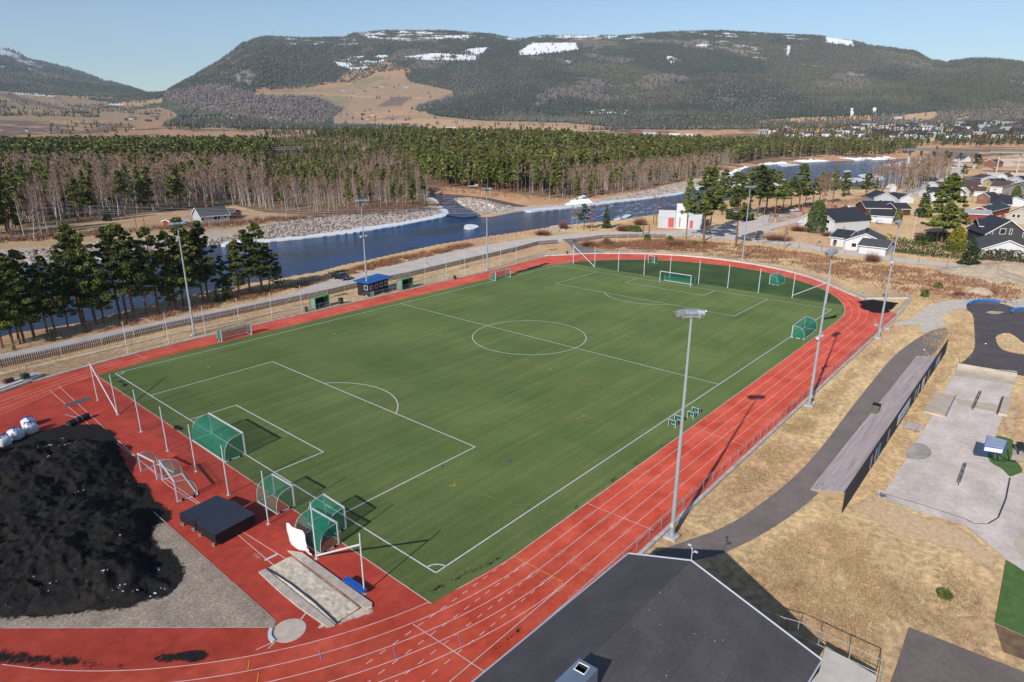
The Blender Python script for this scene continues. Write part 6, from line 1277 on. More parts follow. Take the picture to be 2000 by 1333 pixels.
for k in range(170):
    x = random.uniform(-26, 4); s_ = random.uniform(0, 1)**.8; p = (pk+(re_-pk)*s_)+d_*(7-x)*.9; q_ = p-o0; e = random.uniform(.012, .035); w.add([(q_[0]-e, q_[1]-e, q_[2]+.012), (q_[0]+e, q_[1]-e*.6, q_[2]+.012), (q_[0]+e*.7, q_[1]+e, q_[2]+.02), (q_[0]-e*.6, q_[1]+e, q_[2]+.02)], [(0, 1, 2, 3)])
o = w.build("roof_grit", mwhite, rf); o["kind"] = "stuff"
# roof lumps: ventilation hood
vt = thing("ventilation_hood", "galvanised ventilation hood with square opening on the dark grey roof", "ventilation hood", (0, 0, 0)); zt = 6.5
A_, B_, C_, D_ = G(1131, 1286, zt), G(1168, 1307, zt), G(1150, 1360, zt-.25), G(1075, 1345, zt-.25)
e_ = (G(1085, 1331, zt)-A_)*1.2; C_ = B_+e_; D_ = A_+e_
V4 = [A_, B_, C_, D_]; mid = sum(V4)/4; w = MB(); up = [tuple(p) for p in V4]; dn = [(p[0]*1.0, p[1], 4.4) for p in V4]
hp = [G(1122, 1290, zt), G(1139, 1297, zt), G(1133, 1308, zt), G(1116, 1300, zt)]; hp = [G(*p, zt+.02) for p in [(1131, 1294), (1151, 1304), (1141, 1318), (1121, 1307)]]
n4 = [tuple(p) for p in hp]; w.add(up+n4+dn, [(0, 1, 5, 4), (1, 2, 6, 5), (2, 3, 7, 6), (3, 0, 4, 7), (8, 9, 1, 0), (9, 10, 2, 1), (10, 11, 3, 2), (11, 8, 0, 3)]); w.build("casing", M("galvanised_sheet", col=(.50, .54, .60), col2=(.42, .46, .52), rough=.28, scale=2.5, metal=.75), vt)
w = MB(); lo = [(p[0], p[1], p[2]-.7) for p in n4]; w.add(n4+lo, [(0, 1, 5, 4), (1, 2, 6, 5), (2, 3, 7, 6), (3, 0, 4, 7), (4, 5, 6, 7)]); w.build("opening", mdk, vt)
w = MB()
for k in range(4): w.bar(n4[k], n4[(k+1) % 4], .035, n=4)
w.build("opening_rim", mwhite, vt)
# weather mast on the gable tip
t = thing("antenna", "white forked antenna pole on the gable tip of the grey roof", "antenna", tuple(pk)); w = MB(); w.bar((0, 0, -.1), (.0, 0, .95), .022, n=6); w.bar((0, 0, .75), (-.05, .12, 1.1), .02); w.bar((0, 0, .62), (.1, -.16, .68), .018); w.build("pole", mwhite, t)
w = MB(); w.box((-.07, .17, 1.14), (.1, .22, .07), .2); w.box((.12, -.2, .7), (.12, .22, .07), -.2); w.build("sensor", mwhite, t)
# terrace behind the right eave with balustrade
t = thing("terrace", "cream terrace slab with steel railing beside the dark grey roof", "terrace", tuple(G(1640, 1290))); o1 = G(1640, 1290); w = MB(); P = [tuple((G(*p, .9)-o1)[:2]) for p in [(1612, 1262), (1712, 1320), (1700, 1400), (1570, 1350), (1600, 1312)]]; w.prism(P, 0, .9); w.build("slab", mcream, t)
rp = [G(*p, 1.0) for p in [(1500, 1196), (1532, 1206), (1560, 1214), (1602, 1233), (1660, 1262), (1726, 1292)]]+[G(1712, 1345, 1.0)]
w = MB()
zt_ = 2.0
rp = [G(*p, zt_) for p in [(1490, 1192), (1532, 1207), (1561, 1215), (1603, 1234), (1663, 1262), (1727, 1292), (1716, 1345)]]
for a, b in zip(rp[:-1], rp[1:]): w.bar(tuple(a-o1), tuple(b-o1), .03, n=6); a2 = a-[0, 0, 1.0]; b2 = b-[0, 0, 1.0]; w.bar(tuple(a2-o1), tuple(b2-o1), .02, n=5)
w.build("handrail", mgrey, t)
for a in rp[1:]: m = MB(); m.bar(tuple(a-o1-[0, 0, 1.15]), tuple(a-o1), .028, n=6); m.build("rail_post", mgrey, t)
# ================================================================ wooden terrace steps with board wall
mdeck = M("grey_decking", col=S(184, 170, 166, 1.35), col2=S(154, 140, 138, 1.3), rough=.85, scale=1.2, stretch=(.25, 3.5, 1), col3=.12, scale3=.6)
t = thing("spectator_steps", "long stepped wooden spectator terrace facing the running track", "terrace steps", (30, -18, 0))
x0, x1 = 30.5, 79.5; nst = 4
for k in range(nst):
    w = MB(); y0 = -17.35-k*.68; h = .18+.19*k
    for j in range(6): w.box(((x0+x1)/2-30, y0-.057-j*.113+18, h), (x1-x0, .106, .045))
    w.box(((x0+x1)/2-30, y0+18-.01, h-.09), (x1-x0, .03, .13))
    w.build("step", mdeck, t)
w = MB()
for xe in (x0-30+.02, x1-30-.02):
    P = [(-17.4+18, 0.), (-17.4+18, .14)]
    for k in range(nst): P += [(-17.38-k*.68+18, .15+.19*k), (-17.38-(k+1)*.68+18+.02, .15+.19*k)]
    P += [(P[-1][0], 0.)]; n = len(P); w.add([(xe, y, z) for y, z in P]+[(xe+.04, y, z) for y, z in P], [tuple(range(n)), tuple(range(2*n-1, n-1, -1))])
w.build("end_panel", M("pale_plywood", col=S(178, 156, 118, .95), rough=.85), t)
for px, py in [(1605, 948), (1625, 947), (1645, 945), (1718, 805), (1735, 802), (1750, 799)]:
    c = G(px, py, .5); m = MB(); m.box((c[0]-30, c[1]+18, .55), (.5, .1, .12)); m.build("stair_bracket", mgrey, t)
# board wall behind
mwl = M("dark_board_wall", col=S(66, 66, 74, .9), col2=S(52, 52, 58, .9), rough=.8, scale=1.5, stretch=(3, 3, .2), world_space=True)
W0, W1 = G(1644, 1002), G(1846, 690); t = thing("board_wall", "long dark board wall behind the spectator steps with painted panels", "wall", tuple(W0)); d = W1-W0; L_ = np.linalg.norm(d); a = math.atan2(d[1], d[0]); u = d/L_; w = MB(); n = int(L_/.3)
for i in range(n): c = u*(i+.5)*L_/n; w.box((c[0], c[1], 1.0 + .0), (L_/n*.94, .06, 2.05), a)
w.box(tuple(d/2+[0, 0, 2.06]), (L_, .14, .06), a); w.build("boarding", mwl, t)
def panel(f0, f1, z0, z1, col, name="painted_panel"):
    w = MB(); c = u*L_*(f0+f1)/2; nn = np.array([u[1], -u[0], 0])*.06; w.box((c[0]+nn[0], c[1]+nn[1], (z0+z1)/2), (L_*(f1-f0), .03, z1-z0), a); return w.build(name, M("panel_%s" % name+str(int(col[0]*99)), col=col, rough=.6), t)
sg = panel(.385, .50, .5, 1.75, (.62, .66, .72), "banner")
for f0, f1, c in [(.165, .175, (.3, .3, .32)), (.20, .21, (.32, .32, .34)), (.225, .235, (.1, .3, .5)), (.30, .31, (.28, .28, .3)), (.56, .575, (.3, .28, .28)), (.60, .605, (.5, .5, .52)), (.645, .66, (.6, .62, .62)), (.67, .675, (.55, .55, .58)), (.72, .735, (.3, .3, .34)), (.83, .845, (.1, .35, .5)), (.855, .865, (.5, .52, .5)), (.885, .895, (.3, .32, .4))]:
    panel(f0, f1, .3, 1.7, c)
# lettering strokes on the banner (illegible dark blocks in the photo)
for k in range(9):
    f0 = .395+k*.0105; panel(f0, f0+.006, .75+.1*(k % 3), 1.35, (.10, .14, .26), "banner_letter")
# pallet
t = thing("pallet", "wooden pallet lying on dry grass beside the skate park", "pallet", tuple(G(1786, 837))); w = MB()
for k in range(8): w.box((-.9+.26*k, .1, .2), (.22, 1.6, .03), .12)
w.build("deck_board", mdeck, t); m = MB()
for y in (-.7, 0, .7): m.box((0, y+.1, .09), (2.0, .1, .16), .12)
m.build("bearer", mdeck, t)
# skate rails
msr = M("dark_steel", col=(.04, .045, .05), rough=.35, metal=.5)
def rail(a, b, h, label, legs_=4):
    A = G(*a); B = G(*b); t = thing("skate_rail", label, "grind rail", tuple(A)); d = B-A; w = MB(); n = np.array([-d[1], d[0], 0]); n = n/np.linalg.norm(n)*.09
    for s in (-1, 1): w.bar((n[0]*s, n[1]*s, h), (d[0]+n[0]*s, d[1]+n[1]*s, h), .03, n=6)
    for k in range(9): q = d*k/8; w.bar(tuple(q-n+[0, 0, h]), tuple(q+n+[0, 0, h]), .015, n=4)
    w.build("rail", msr, t)
    for k in range(legs_): q = d*(k+.1)/(legs_-.8); m = MB(); m.bar((q[0], q[1], .05), (q[0], q[1], h), .03, n=6); m.build("leg", msr, t)
rail((1899, 804), (1914, 770), .45, "black grind rail running down the ramp face of the skate slab"); rail((1871, 950), (1884, 912), .45, "black flat grind rail nearest the camera on the skate slab"); 
t = thing("skate_ledge", "pale grind ledge with thick black edge at the right side of the skate slab", "grind ledge", tuple(G(1948, 812))); A = G(1948, 812); B = G(1958, 781); d = B-A; w = MB(); w.bar((0, 0, .42), tuple(d+[0, 0, .42]), .07, n=6); w.bar((0, 0, .2), tuple(d+[0, 0, .2]), .07, n=6); w.build("coping", msr, t)
n = np.array([d[1], -d[0], 0]); n = n/np.linalg.norm(n)*.9; w = MB(); w.prism([(0, 0), tuple(d[:2]), tuple((d+n)[:2]), tuple(n[:2])], 0.05, .38); w.build("block", mconc2, t)
t = thing("skate_ledge", "low steel edged hip ledge at the left side of the skate slab", "grind ledge", tuple(G(1846, 817))); A = G(1846, 817); B = G(1866, 777); d = B-A; n = np.array([-d[1], d[0], 0]); n = n/np.linalg.norm(n)*2.2; w = MB(); w.prism([(0, 0), tuple(d[:2]), tuple((d+n)[:2]), tuple(n[:2])], .05, .24); w.build("block", mconc2, t); w = MB(); w.bar((0, 0, .26), tuple(d+[0, 0, .26]), .05, n=6); w.build("coping", M("blue_steel", col=(.12, .16, .26), rough=.4, metal=.4), t)
t = thing("quarter_pipe", "low concrete quarter pipe with steel coping at the far end of the skate slab", "quarter pipe", tuple(G(1870, 717))); A = G(1870, 717); B = G(1985, 737); d = B-A; dn = np.array([-1, 0, 0]); w = MB(); pr = [(0, .62), (.25, .60), (.6, .42), (1.0, .26), (1.6, .12), (2.3, .065)]
for (x, z), (x2, z2) in zip(pr[:-1], pr[1:]): w.add([(-x, 0, z), (-x+d[0], d[1], z), (-x2+d[0], d[1], z2), (-x2, 0, z2)], [(0, 1, 2, 3)])
w.add([(0, 0, 0), tuple(d), tuple(d+[0, 0, .62]), (0, 0, .62)], [(0, 1, 2, 3)]); w.build("ramp", mconc2, t); w = MB(); w.bar((0, 0, .63), tuple(d+[0, 0, .63]), .05); w.build("coping", msr, t)
# shelter-like basket target with blue frame (street workout sign)
t = thing("ball_target", "blue and white box shaped basketball target on two black legs beside the skate slab", "ball target", tuple(G(1952, 901))); o2 = G(1952, 901)
zt = 3.1; q = [G(*p, zt) for p in [(1923, 870), (1961, 876), (1967, 861), (1929, 850)]]; w = MB(); P = [tuple((p-o2)[:2]) for p in q]; w.prism(P, zt-.12, zt); w.build("top_panel", M("frosted_panel", col=(.30, .36, .48), col2=(.42, .46, .55), rough=.3, scale=2), t)
w = MB(); a_ = np.array([*P[0], 0]); b_ = np.array([*P[1], 0]); w.add([tuple(a_+[0, 0, zt-.55]), tuple(b_+[0, 0, zt-.55]), tuple(b_+[0, 0, zt-.14]), tuple(a_+[0, 0, zt-.14]), tuple(a_+[.05, 0, zt-.55]), tuple(b_+[.05, 0, zt-.55]), tuple(b_+[.05, 0, zt-.14]), tuple(a_+[.05, 0, zt-.14])], [(0, 1, 2, 3), (4, 5, 6, 7), (0, 1, 5, 4), (2, 3, 7, 6)]); w.build("front_panel", M("white_panel", col=(.85, .85, .87), rough=.5), t)
w = MB(); P3 = [np.array([*p, 0]) for p in P]
for zz in (zt-.58, zt-.1):
    for k in range(4): w.bar(tuple(P3[k]+[0, 0, zz]), tuple(P3[(k+1) % 4]+[0, 0, zz]), .05)
for k in range(4): w.bar(tuple(P3[k]+[0, 0, zt-.58]), tuple(P3[k]+[0, 0, zt-.1]), .05)
w.build("frame", M("royal_blue_steel", col=(.03, .08, .42), rough=.4), t)
for bp_, tp in (((1950, 901), (1946, 882)), ((1971, 901), (1968, 878))):
    m = MB(); B = G(*bp_)-o2; T_ = G(*tp, zt-.6)-o2; m.bar(tuple(B), (T_[0], T_[1], zt-.6), .06); m.box((B[0], B[1], .03), (.2, 1.1, .08), .3); m.build("leg", msr, t)
t = thing("fitness_machine", "black outdoor fitness machine on a concrete pad at the right edge", "fitness machine", tuple(G(2000, 890))); w = MB(); w.box((0, 0, 1.0), (.8, 1.5, .5), .3); w.box((-.4, .5, 1.1), (.2, .3, .8), .2); w.build("body", msr, t)
for x, y in ((-.3, -.5), (-.3, .5), (.4, 0)): m = MB(); m.bar((x, y, .07), (x, y, .9), .07); m.build("leg", msr, t)
for p, l in (((1925, 672), "small white ball lying on the pump track asphalt"), ((1805, 684), "white disc lying on the asphalt path")):
    m = MB(); b = G(*p, .1); t = m.bar((0, 0, 0), (0, 0, .12), .12, .07, n=10).build("ball" if p[0] > 1900 else "disc", mwhite, loc=tuple(b)); tag(t, l, "ball" if p[0] > 1900 else "disc")
# gravel mounds
def mound(px, py, rx, ry, h, label, colr, sd=3):
    c = G(px, py); n = 30; m = 48; V = [(0, 0, h)]; F = []
    for i in range(1, n+1):
        for k in range(m):
            a = 2*math.pi*k/m; r_ = i/n; x = rx*r_*math.cos(a)*(1+.15*math.sin(3*a+sd)); y = ry*r_*math.sin(a)*(1+.12*math.cos(2*a+sd)); z = h*(1-r_**1.5)*(.85+.3*float(fbm(np.array(x*.5+sd), np.array(y*.5), 3)))-.02; V.append((x, y, z))
    for k in range(m): F.append((0, 1+k, 1+(k+1) % m, 1+(k+1) % m))
    for i in range(n-1):
        for k in range(m): b = 1+i*m; F.append((b+k, b+m+k, b+m+(k+1) % m, b+(k+1) % m))
    w = MB(); w.add(V, [f if f[2] != f[3] else f[:3] for f in F]); o = w.build("gravel_mound", M("mound_gravel", col=S(190, 172, 148, 1.15), col2=S(164, 146, 122, 1.15), rough=.95, scale=.9, bump=.06, bscale=5, col3=.15, scale3=4), smooth=True, loc=tuple(c)); tag(o, label, "gravel mound"); return o
mound(1914, 538, 6.5, 8.5, 2.3, "large sandy gravel mound, left of the two below the hedge", 0, 3); mound(1975, 528, 5.5, 9, 2.0, "wide gravel mound at the right edge below the hedge", 0, 6); mound(1950, 548, 3.5, 8, 1.0, "flat gravel mound linking the two big mounds in front", 0, 1); mound(1914, 573, 2.4, 2.5, 1.4, "small steep sand pile beside the pump track", 0, 2)
# car and truck
mcar = M("dark_car_paint", col=(.010, .012, .018), rough=.22, coat=.6); mcg = M("dark_glass")
def car(px, rz, label, paint, L_=4.5, name="parked_car", z=0.03):
    b = G(*px, z); t = thing(name, label, "car", tuple(b), rz); s = L_/4.5
    prof = [(-2.2, .35), (-2.25, .65), (-2.1, .92), (-1.6, 1.0), (-1.0, 1.38), (-.3, 1.45), (.45, 1.42), (1.05, 1.02), (1.9, .88), (2.22, .65), (2.25, .35)]
    w = MB(); n = len(prof); V = []
    for y, k in ((-.86, 1), (-.8, 1.0), (.8, 1), (.86, 1)):
        for x, z_ in prof: V.append((x*s, y*s*(.86 if z_ > 1.1 else 1), z_*s))
    for j in (0, 2): 
        for i in range(n-1): w_ = j*n; 
    F = []
    for i in range(n-1): F.append((i, i+1, 3*n+i+1, 3*n+i))
    F.append(tuple(range(n))); F.append(tuple(range(4*n-1, 3*n-1, -1))); F.append((0, 3*n, 4*n-1, n-1)); w.add(V, F); bd = w.build("body", paint, t)
    md = bd.modifiers.new("b", 'BEVEL'); md.width = .06; md.segments = 2
    for sy in (-1, 1):
        m = MB(); y = sy*.87*s*.86; m.add([(-1.35*s, y*1.08, 1.03*s), (-.95*s, y, 1.33*s), (.42*s, y, 1.36*s), (.9*s, y*1.08, 1.03*s)], [(0, 1, 2, 3)]); m.build("side_window", mcg, t)
        for x in (-1.35, 1.4): m = MB(); m.bar((x*s, sy*.72*s, .32*s), (x*s, sy*.89*s, .32*s), .33*s, n=16); wl = m.build("wheel", mblk, t); m = MB(); m.bar((x*s, sy*.88*s, .32*s), (x*s, sy*.90*s, .32*s), .2*s, n=12); m.build("rim", mlamp, wl)
        m = MB(); m.box((2.2*s, sy*.6*s, .68*s), (.1, .35*s, .16*s)); m.build("headlight", mwhite, t)
        m = MB(); m.box((-2.2*s, sy*.62*s, .78*s), (.08, .3*s, .16*s)); m.build("tail_light", M("red_lens", col=(.4, .01, .01), rough=.3), t)
    m = MB(); m.add([(.5*s, -.66*s, 1.405*s), (.5*s, .66*s, 1.405*s), (1.03*s, .76*s, 1.06*s), (1.03*s, -.76*s, 1.06*s)], [(0, 1, 2, 3)]); m.build("windscreen", mcg, t)
    m = MB(); m.box((2.26*s, 0, .5*s), (.03, .52*s, .11*s)); m.build("number_plate", mwhite, t); return t
car((667, 546), math.atan2(G(690, 544)[1]-G(650, 537)[1], G(690, 544)[0]-G(650, 537)[0]), "dark estate car parked on the gravel edge of the river road", mcar)
mwp_ = M("white_car_paint", col=(.7, .7, .72), rough=.3, coat=.4)
b = G(925, 367); t = thing("flatbed_truck", "small white flatbed truck at the forest edge across the river", "truck", tuple(b), -.6); MB().box((1.6, 0, 1.3), (1.6, 2, 1.7)).build("cab", mwp_, t); MB().box((-1.2, 0, 1.0), (3.8, 2.1, .5)).build("flatbed", mwp_, t)
for x in (-2.2, -1, 1.7):
    for y in (-.9, .9):
        m = MB(); m.bar((x, y, .45), (x, y*1.2, .45), .45, n=12); m.build("wheel", mblk, t)
car((1862, 330), 1.2, "small white car far up the village road before the white farmhouse", mwp_); car((1562, 413), .2, "red car behind the white two storey house near the street lamp", M("red_car_paint", col=(.4, .03, .03), rough=.3)); car((1553, 414), 2.8, "white car parked beside the red one near the street lamp", mwp_)
car((1717, 437), .3, "white car parked on the drive before the white garage", mwp_)
# people-free: poles and lamps
mwd = M("pole_wood", col=S(150, 108, 84, 1.0), col2=S(112, 84, 68, 1.0), rough=.9, scale=1.5, world_space=False)
def pole(b, tp, label, r=.15, name="power_pole", cat="pole", group=None, zb=0, arms=(), mt=None, extra=None):
    B = G(*b, zb); d = np.linalg.norm(B[:2]-CAM[:2]); dd = ray(*tp); h = CAM[2]+dd[2]*d/math.hypot(dd[0], dd[1])-zb; t = thing(name, label, cat, tuple(B), 0, group)
    w = MB(); w.bar((0, 0, 0), (0, 0, h), r, r*.7, n=8); w.build("shaft", mt or mwd, t)
    for z, L_, a in arms: m = MB(); m.box((0, 0, h+z), (L_, .14, .14), a); m.build("crossarm", mt or mdbark, t)
    return t, B, h
WIRES = []
for b, tp, l in [((1153, 452), (1152, 399), "left pole of the nearer wooden H frame on the bank"), ((1158, 452), (1158, 398), "right pole of the nearer wooden H frame on the bank"), ((1276, 439), (1282, 381), "left pole of the wooden frame beside the white building"), ((1281, 442), (1280.5, 383), "second pole of the wooden frame beside the white building"), ((1291, 436), (1293, 381), "leaning right pole of the wooden frame beside the white building"), ((1295, 436), (1294, 382), "rearmost pole at the corner of the white building")]:
    t, B, h = pole(b, tp, l, arms=((-.8, 3.2, 1.1),) if "left" in l or "rear" in l else ()); WIRES.append((B, h))
for b, tp, l in [((1256, 458), (1256, 435), "short wooden post in the scrub left of its twin near the road"), ((1267, 461), (1267.5, 440), "thicker short wooden post near the road")]: pole(b, tp, l, r=.2, name="wooden_post")
pole((268, 452), (268, 398), "dark pole with crossarm among the birches above the river", r=.12, zb=-.5, arms=((-.5, 3.5, .3),)); pole((283, 445), (284, 398), "second dark pole with crossarm among the birches above the river", r=.12, zb=-.5, arms=((-.5, 3.5, .3),))
pole((1779, 480), (1793, 415), "tall white flagpole rising from the green hedge", r=.09, name="flagpole", cat="flagpole", mt=mwhite)
pole((1823, 503), (1836, 446), "grey street lamp post at the hedge", r=.1, name="street_lamp", cat="street lamp", mt=mdbark)
pole((1885, 475), (1889, 446), "thin grey pole between golden thuja and dark house", r=.07); pole((1898, 397), (1903, 366), "light wooden pole in front of the brick house", r=.1); pole((1705, 377), (1709, 348), "pale wooden pole in the village meadow by the river", r=.12); pole((1531, 487), (1536, 445), "thin black road sign pole at the bend of the road", r=.05)
def slamp(b, tp, label, dx=-2.2):
    t, B, h = pole(b, tp, label, r=.08, name="street_lamp", cat="street lamp", mt=mgrey); ww = np.array([CR[0], CR[1], 0]); w = MB(); w.bar((0, 0, h-.1), tuple(ww*dx+np.array([0, 0, h+.1])), .05); w.build("arm", mgrey, t); m = MB(); c = ww*dx*1.15; m.box((c[0], c[1], h+.08), (.7, .35, .16), math.atan2(ww[1], ww[0])); m.build("lamp", mwhite, t)
slamp((1566, 414), (1569, 390), "street lamp beside the cars near the big thuja"); slamp((1490, 440), (1493, 404), "street lamp at the gravel forecourt right of the dark shed"); slamp((1692, 392), (1694, 374), "street lamp above the village meadow"); slamp((1760, 371), (1761, 358), "street lamp beside the tiny white hut", 1); slamp((1800, 352), (1775, 352), "street lamp under the birches at the village road", 1)
for p in [(1287, 459), (1305, 460), (1332, 461), (1466, 468), (1495, 471), (1392, 463), (1358, 463)]:
    m = MB(); b = G(*p); m.box((0, 0, .35), (.5, .5, .7), .4); m.box((0, 0, .72), (.42, .42, .06), .4); o = m.build("road_block", mkerb, loc=tuple(b)); tag(o, "pale concrete block at the roadside in front of the white building", "concrete block", "concrete blocks along the road")
# wires across the river
wl = [(WIRES[0][0], WIRES[0][1], -120, 386), (WIRES[1][0], WIRES[1][1]-.6, -120, 394), (WIRES[0][0], WIRES[0][1]-1.2, -120, 397), (WIRES[2][0], WIRES[2][1]-1, None, None), (WIRES[1][0], WIRES[1][1]-1.5, -120, 402)]
for i, (B, h, px, py) in enumerate(wl):
    a = B+[0, 0, h]
    if px is None: b = WIRES[1][0]+np.array([0, 0, WIRES[1][1]-.5])
    else: d = ray(px, py); tt = 330/math.hypot(d[0], d[1]); b = CAM+d*tt
    w = MB(); pts = [tuple(a+(b-a)*f-np.array([0, 0, (3.2 if px is not None else 1.5)*4*f*(1-f)])) for f in np.linspace(0, 1, 22)]; w.path(pts, .035, n=4); o = w.build("power_line", M("wire_aluminium", col=(.5, .5, .52), rough=.4, metal=.4)); tag(o, ["power line hung highest across the river", "power line second from the top across the river", "power line third from the top across the river", "short power line between the wooden frames on the near bank", "power line lowest of those crossing the river"][i], "power line")
# ================================================================ houses
mwht = M("white_cladding", col=(.76, .76, .76), col2=(.68, .68, .69), rough=.7, scale=1.5, stretch=(1, 1, 5)); mpale = M("pale_grey_cladding", col=(.52, .55, .58), col2=(.46, .49, .52), rough=.7, scale=1.5, stretch=(1, 1, 5))
mcrm = M("beige_cladding", col=(.56, .50, .42), col2=(.5, .45, .37), rough=.7, scale=1.5); myl = M("yellow_cladding", col=(.72, .56, .22), rough=.7); mred = M("red_cladding", col=(.33, .055, .035), col2=(.26, .045, .03), rough=.75, scale=2); mbrk = M("brown_cladding", col=(.14, .055, .035), col2=(.1, .04, .028), rough=.8, scale=2); mdkw = M("dark_grey_cladding", col=(.07, .07, .072), col2=(.055, .055, .058), rough=.75, scale=3, stretch=(1, 1, 5)); mbri = M("brick", col=(.34, .15, .10), col2=(.26, .11, .075), rough=.85, scale=3)
mrg = M("grey_tile_roof", col=(.075, .075, .08), col2=(.10, .10, .105), rough=.7, scale=1.2, col3=.15, scale3=5); mrd = M("dark_tile_roof", col=(.032, .034, .04), col2=(.05, .052, .06), rough=.6, scale=1.2); mrb = M("brown_tile_roof", col=(.13, .075, .06), col2=(.095, .06, .05), rough=.75, scale=1.2); mrl = M("light_sheet_roof", col=(.42, .42, .42), col2=(.34, .34, .34), rough=.5, scale=1); mrr = M("red_sheet_roof", col=(.3, .06, .05), rough=.6)
mpane = M("window_pane", col=(.03, .035, .045), rough=.08); mtrim = M("white_trim", col=(.82, .82, .82), rough=.6)
def house(A, B, dep, h, rh, axis, wall, roof, label, wins=(), z=0.0, name="house", chim=True, trim=None, ov=.45, cat="house", found=True, group=None, doors=()):
    A = np.array(A, float) if len(A) == 3 else G(*A, z); B = np.array(B, float) if len(B) == 3 else G(*B, z); z = A[2]; u = B-A; u[2] = 0; W = np.linalg.norm(u); a = math.atan2(u[1], u[0]); t = thing(name, label, cat, tuple(A), a, group); D = dep; trim = trim or mtrim
    w = MB(); bz = -.6
    if axis == 'g':
        V = [(0, 0, bz), (W, 0, bz), (W, D, bz), (0, D, bz), (0, 0, h), (W, 0, h), (W, D, h), (0, D, h), (W/2, 0, h+rh), (W/2, D, h+rh)]; F = [(0, 1, 5, 8, 4), (1, 2, 6, 5), (2, 3, 7, 9, 6), (3, 0, 4, 7)]
    else:
        V = [(0, 0, bz), (W, 0, bz), (W, D, bz), (0, D, bz), (0, 0, h), (W, 0, h), (W, D, h), (0, D, h), (0, D/2, h+rh), (W, D/2, h+rh)]; F = [(0, 1, 5, 4), (1, 2, 6, 9, 5), (2, 3, 7, 6), (3, 0, 4, 8, 7)]
    w.add(V, F).build("wall", wall, t)
    w = MB(); th = .16
    def sl(p):
        n_ = len(p); w.add([tuple(q) for q in p]+[(q[0], q[1], q[2]+th) for q in p], [(3, 2, 1, 0), (4, 5, 6, 7), (0, 1, 5, 4), (1, 2, 6, 5), (2, 3, 7, 6), (3, 0, 4, 7)])
    if axis == 'g':
        k = rh/(W/2); e = ov*k
        sl([(-ov, -ov, h-e), (W/2, -ov, h+rh), (W/2, D+ov, h+rh), (-ov, D+ov, h-e)]); sl([(W/2, -ov, h+rh), (W+ov, -ov, h-e), (W+ov, D+ov, h-e), (W/2, D+ov, h+rh)])
        bb = MB()
        for p, q in (((-ov, h-e), (W/2, h+rh)), ((W/2, h+rh), (W+ov, h-e))): bb.add([(p[0], -ov-.05, p[1]-.08), (q[0], -ov-.05, q[1]-.08), (q[0], -ov-.05, q[1]+th+.03), (p[0], -ov-.05, p[1]+th+.03), (p[0], -ov+.02, p[1]-.08), (q[0], -ov+.02, q[1]-.08), (q[0], -ov+.02, q[1]+th+.03), (p[0], -ov+.02, p[1]+th+.03)], [(0, 1, 2, 3), (4, 7, 6, 5), (0, 4, 5, 1), (3, 2, 6, 7)])
    else:
        k = rh/(D/2); e = ov*k
        sl([(-ov, -ov, h-e), (W+ov, -ov, h-e), (W+ov, D/2, h+rh), (-ov, D/2, h+rh)]); sl([(-ov, D/2, h+rh), (W+ov, D/2, h+rh), (W+ov, D+ov, h-e), (-ov, D+ov, h-e)])
        bb = MB(); bb.box((W/2, -ov-.04, h-e+.03), (W+2*ov, .08, .22))
        for x in (-ov-.03, W+ov+.03):
            for y0, z0, y1, z1 in ((-ov, h-e, D/2, h+rh), (D/2, h+rh, D+ov, h-e)): bb.add([(x-.03, y0, z0-.08), (x-.03, y1, z1-.08), (x-.03, y1, z1+th+.03), (x-.03, y0, z0+th+.03), (x+.03, y0, z0-.08), (x+.03, y1, z1-.08), (x+.03, y1, z1+th+.03), (x+.03, y0, z0+th+.03)], [(0, 1, 2, 3), (7, 6, 5, 4), (3, 2, 6, 7), (0, 4, 5, 1)])
    ro = w.build("roof", roof, t); bb.build("bargeboard", trim, ro)
    if chim:
        c = (W*.5, D*.4) if axis == 'g' else (W*.4, D*.5); m = MB(); m.box((c[0], c[1], h+rh+.35), (.7, .7, 1.3)); m.box((c[0], c[1], h+rh+1.02), (.85, .85, .12)); m.build("chimney", mbri if chim is True else chim, ro)
    for face, fx, zc, ww, wh in wins:
        if face == 'f': c = (fx*W, -.04, zc); s1 = (ww+.24, .06, wh+.24); s2 = (ww, .06, wh); c2 = (c[0], c[1]-.015, zc)
        elif face == 'l': c = (-.04, fx*D, zc); s1 = (.06, ww+.24, wh+.24); s2 = (.06, ww, wh); c2 = (c[0]-.015, c[1], zc)
        else: c = (W+.04, fx*D, zc); s1 = (.06, ww+.24, wh+.24); s2 = (.06, ww, wh); c2 = (c[0]+.015, c[1], zc)
        wf = MB().box(c, s1).build("window", trim, t); MB().box(c2, s2).build("pane", mpane, wf)
    for face, fx, ww, wh, mt in doors:
        c = (fx*W, -.04, wh/2) if face == 'f' else (-.04, fx*D, wh/2); s1 = (ww, .07, wh) if face == 'f' else (.07, ww, wh); MB().box(c, s1).build("door", mt, t)  # dark panels standing in for the shade inside open bays
    return t
F_ = 'f'
house((1648, 488), (1725, 494), 12, 2.7, 2.1, 'g', mwht, mrg, "low white house with wide grey gable behind the white garage", [(F_, .24, 1.5, 1.1, 1.0), (F_, .36, 1.5, .45, 1.0)], chim=mdk)
house((1621, 480), (1651, 484), 8, 2.7, 1.7, 'e', mwht, mrd, "low white side wing with dark roof left of the wide grey gable", [(F_, .3, 1.4, 1.0, .9)], chim=False)
house((1676, 495), (1728, 501), 7, 2.3, 1.4, 'e', mwht, mrg, "white garage with plain grey roof closest to the road", chim=False)
house((1567, 448), (1627, 458), 16, 4.2, 3.2, 'g', mwht, mrd, "white two storey house with black roof half hidden by the large thuja", [(F_, .8, 1.3, 1, 1.1), (F_, .8, 3.8, 1, 1), (F_, .1, 1.4, .8, 1)])
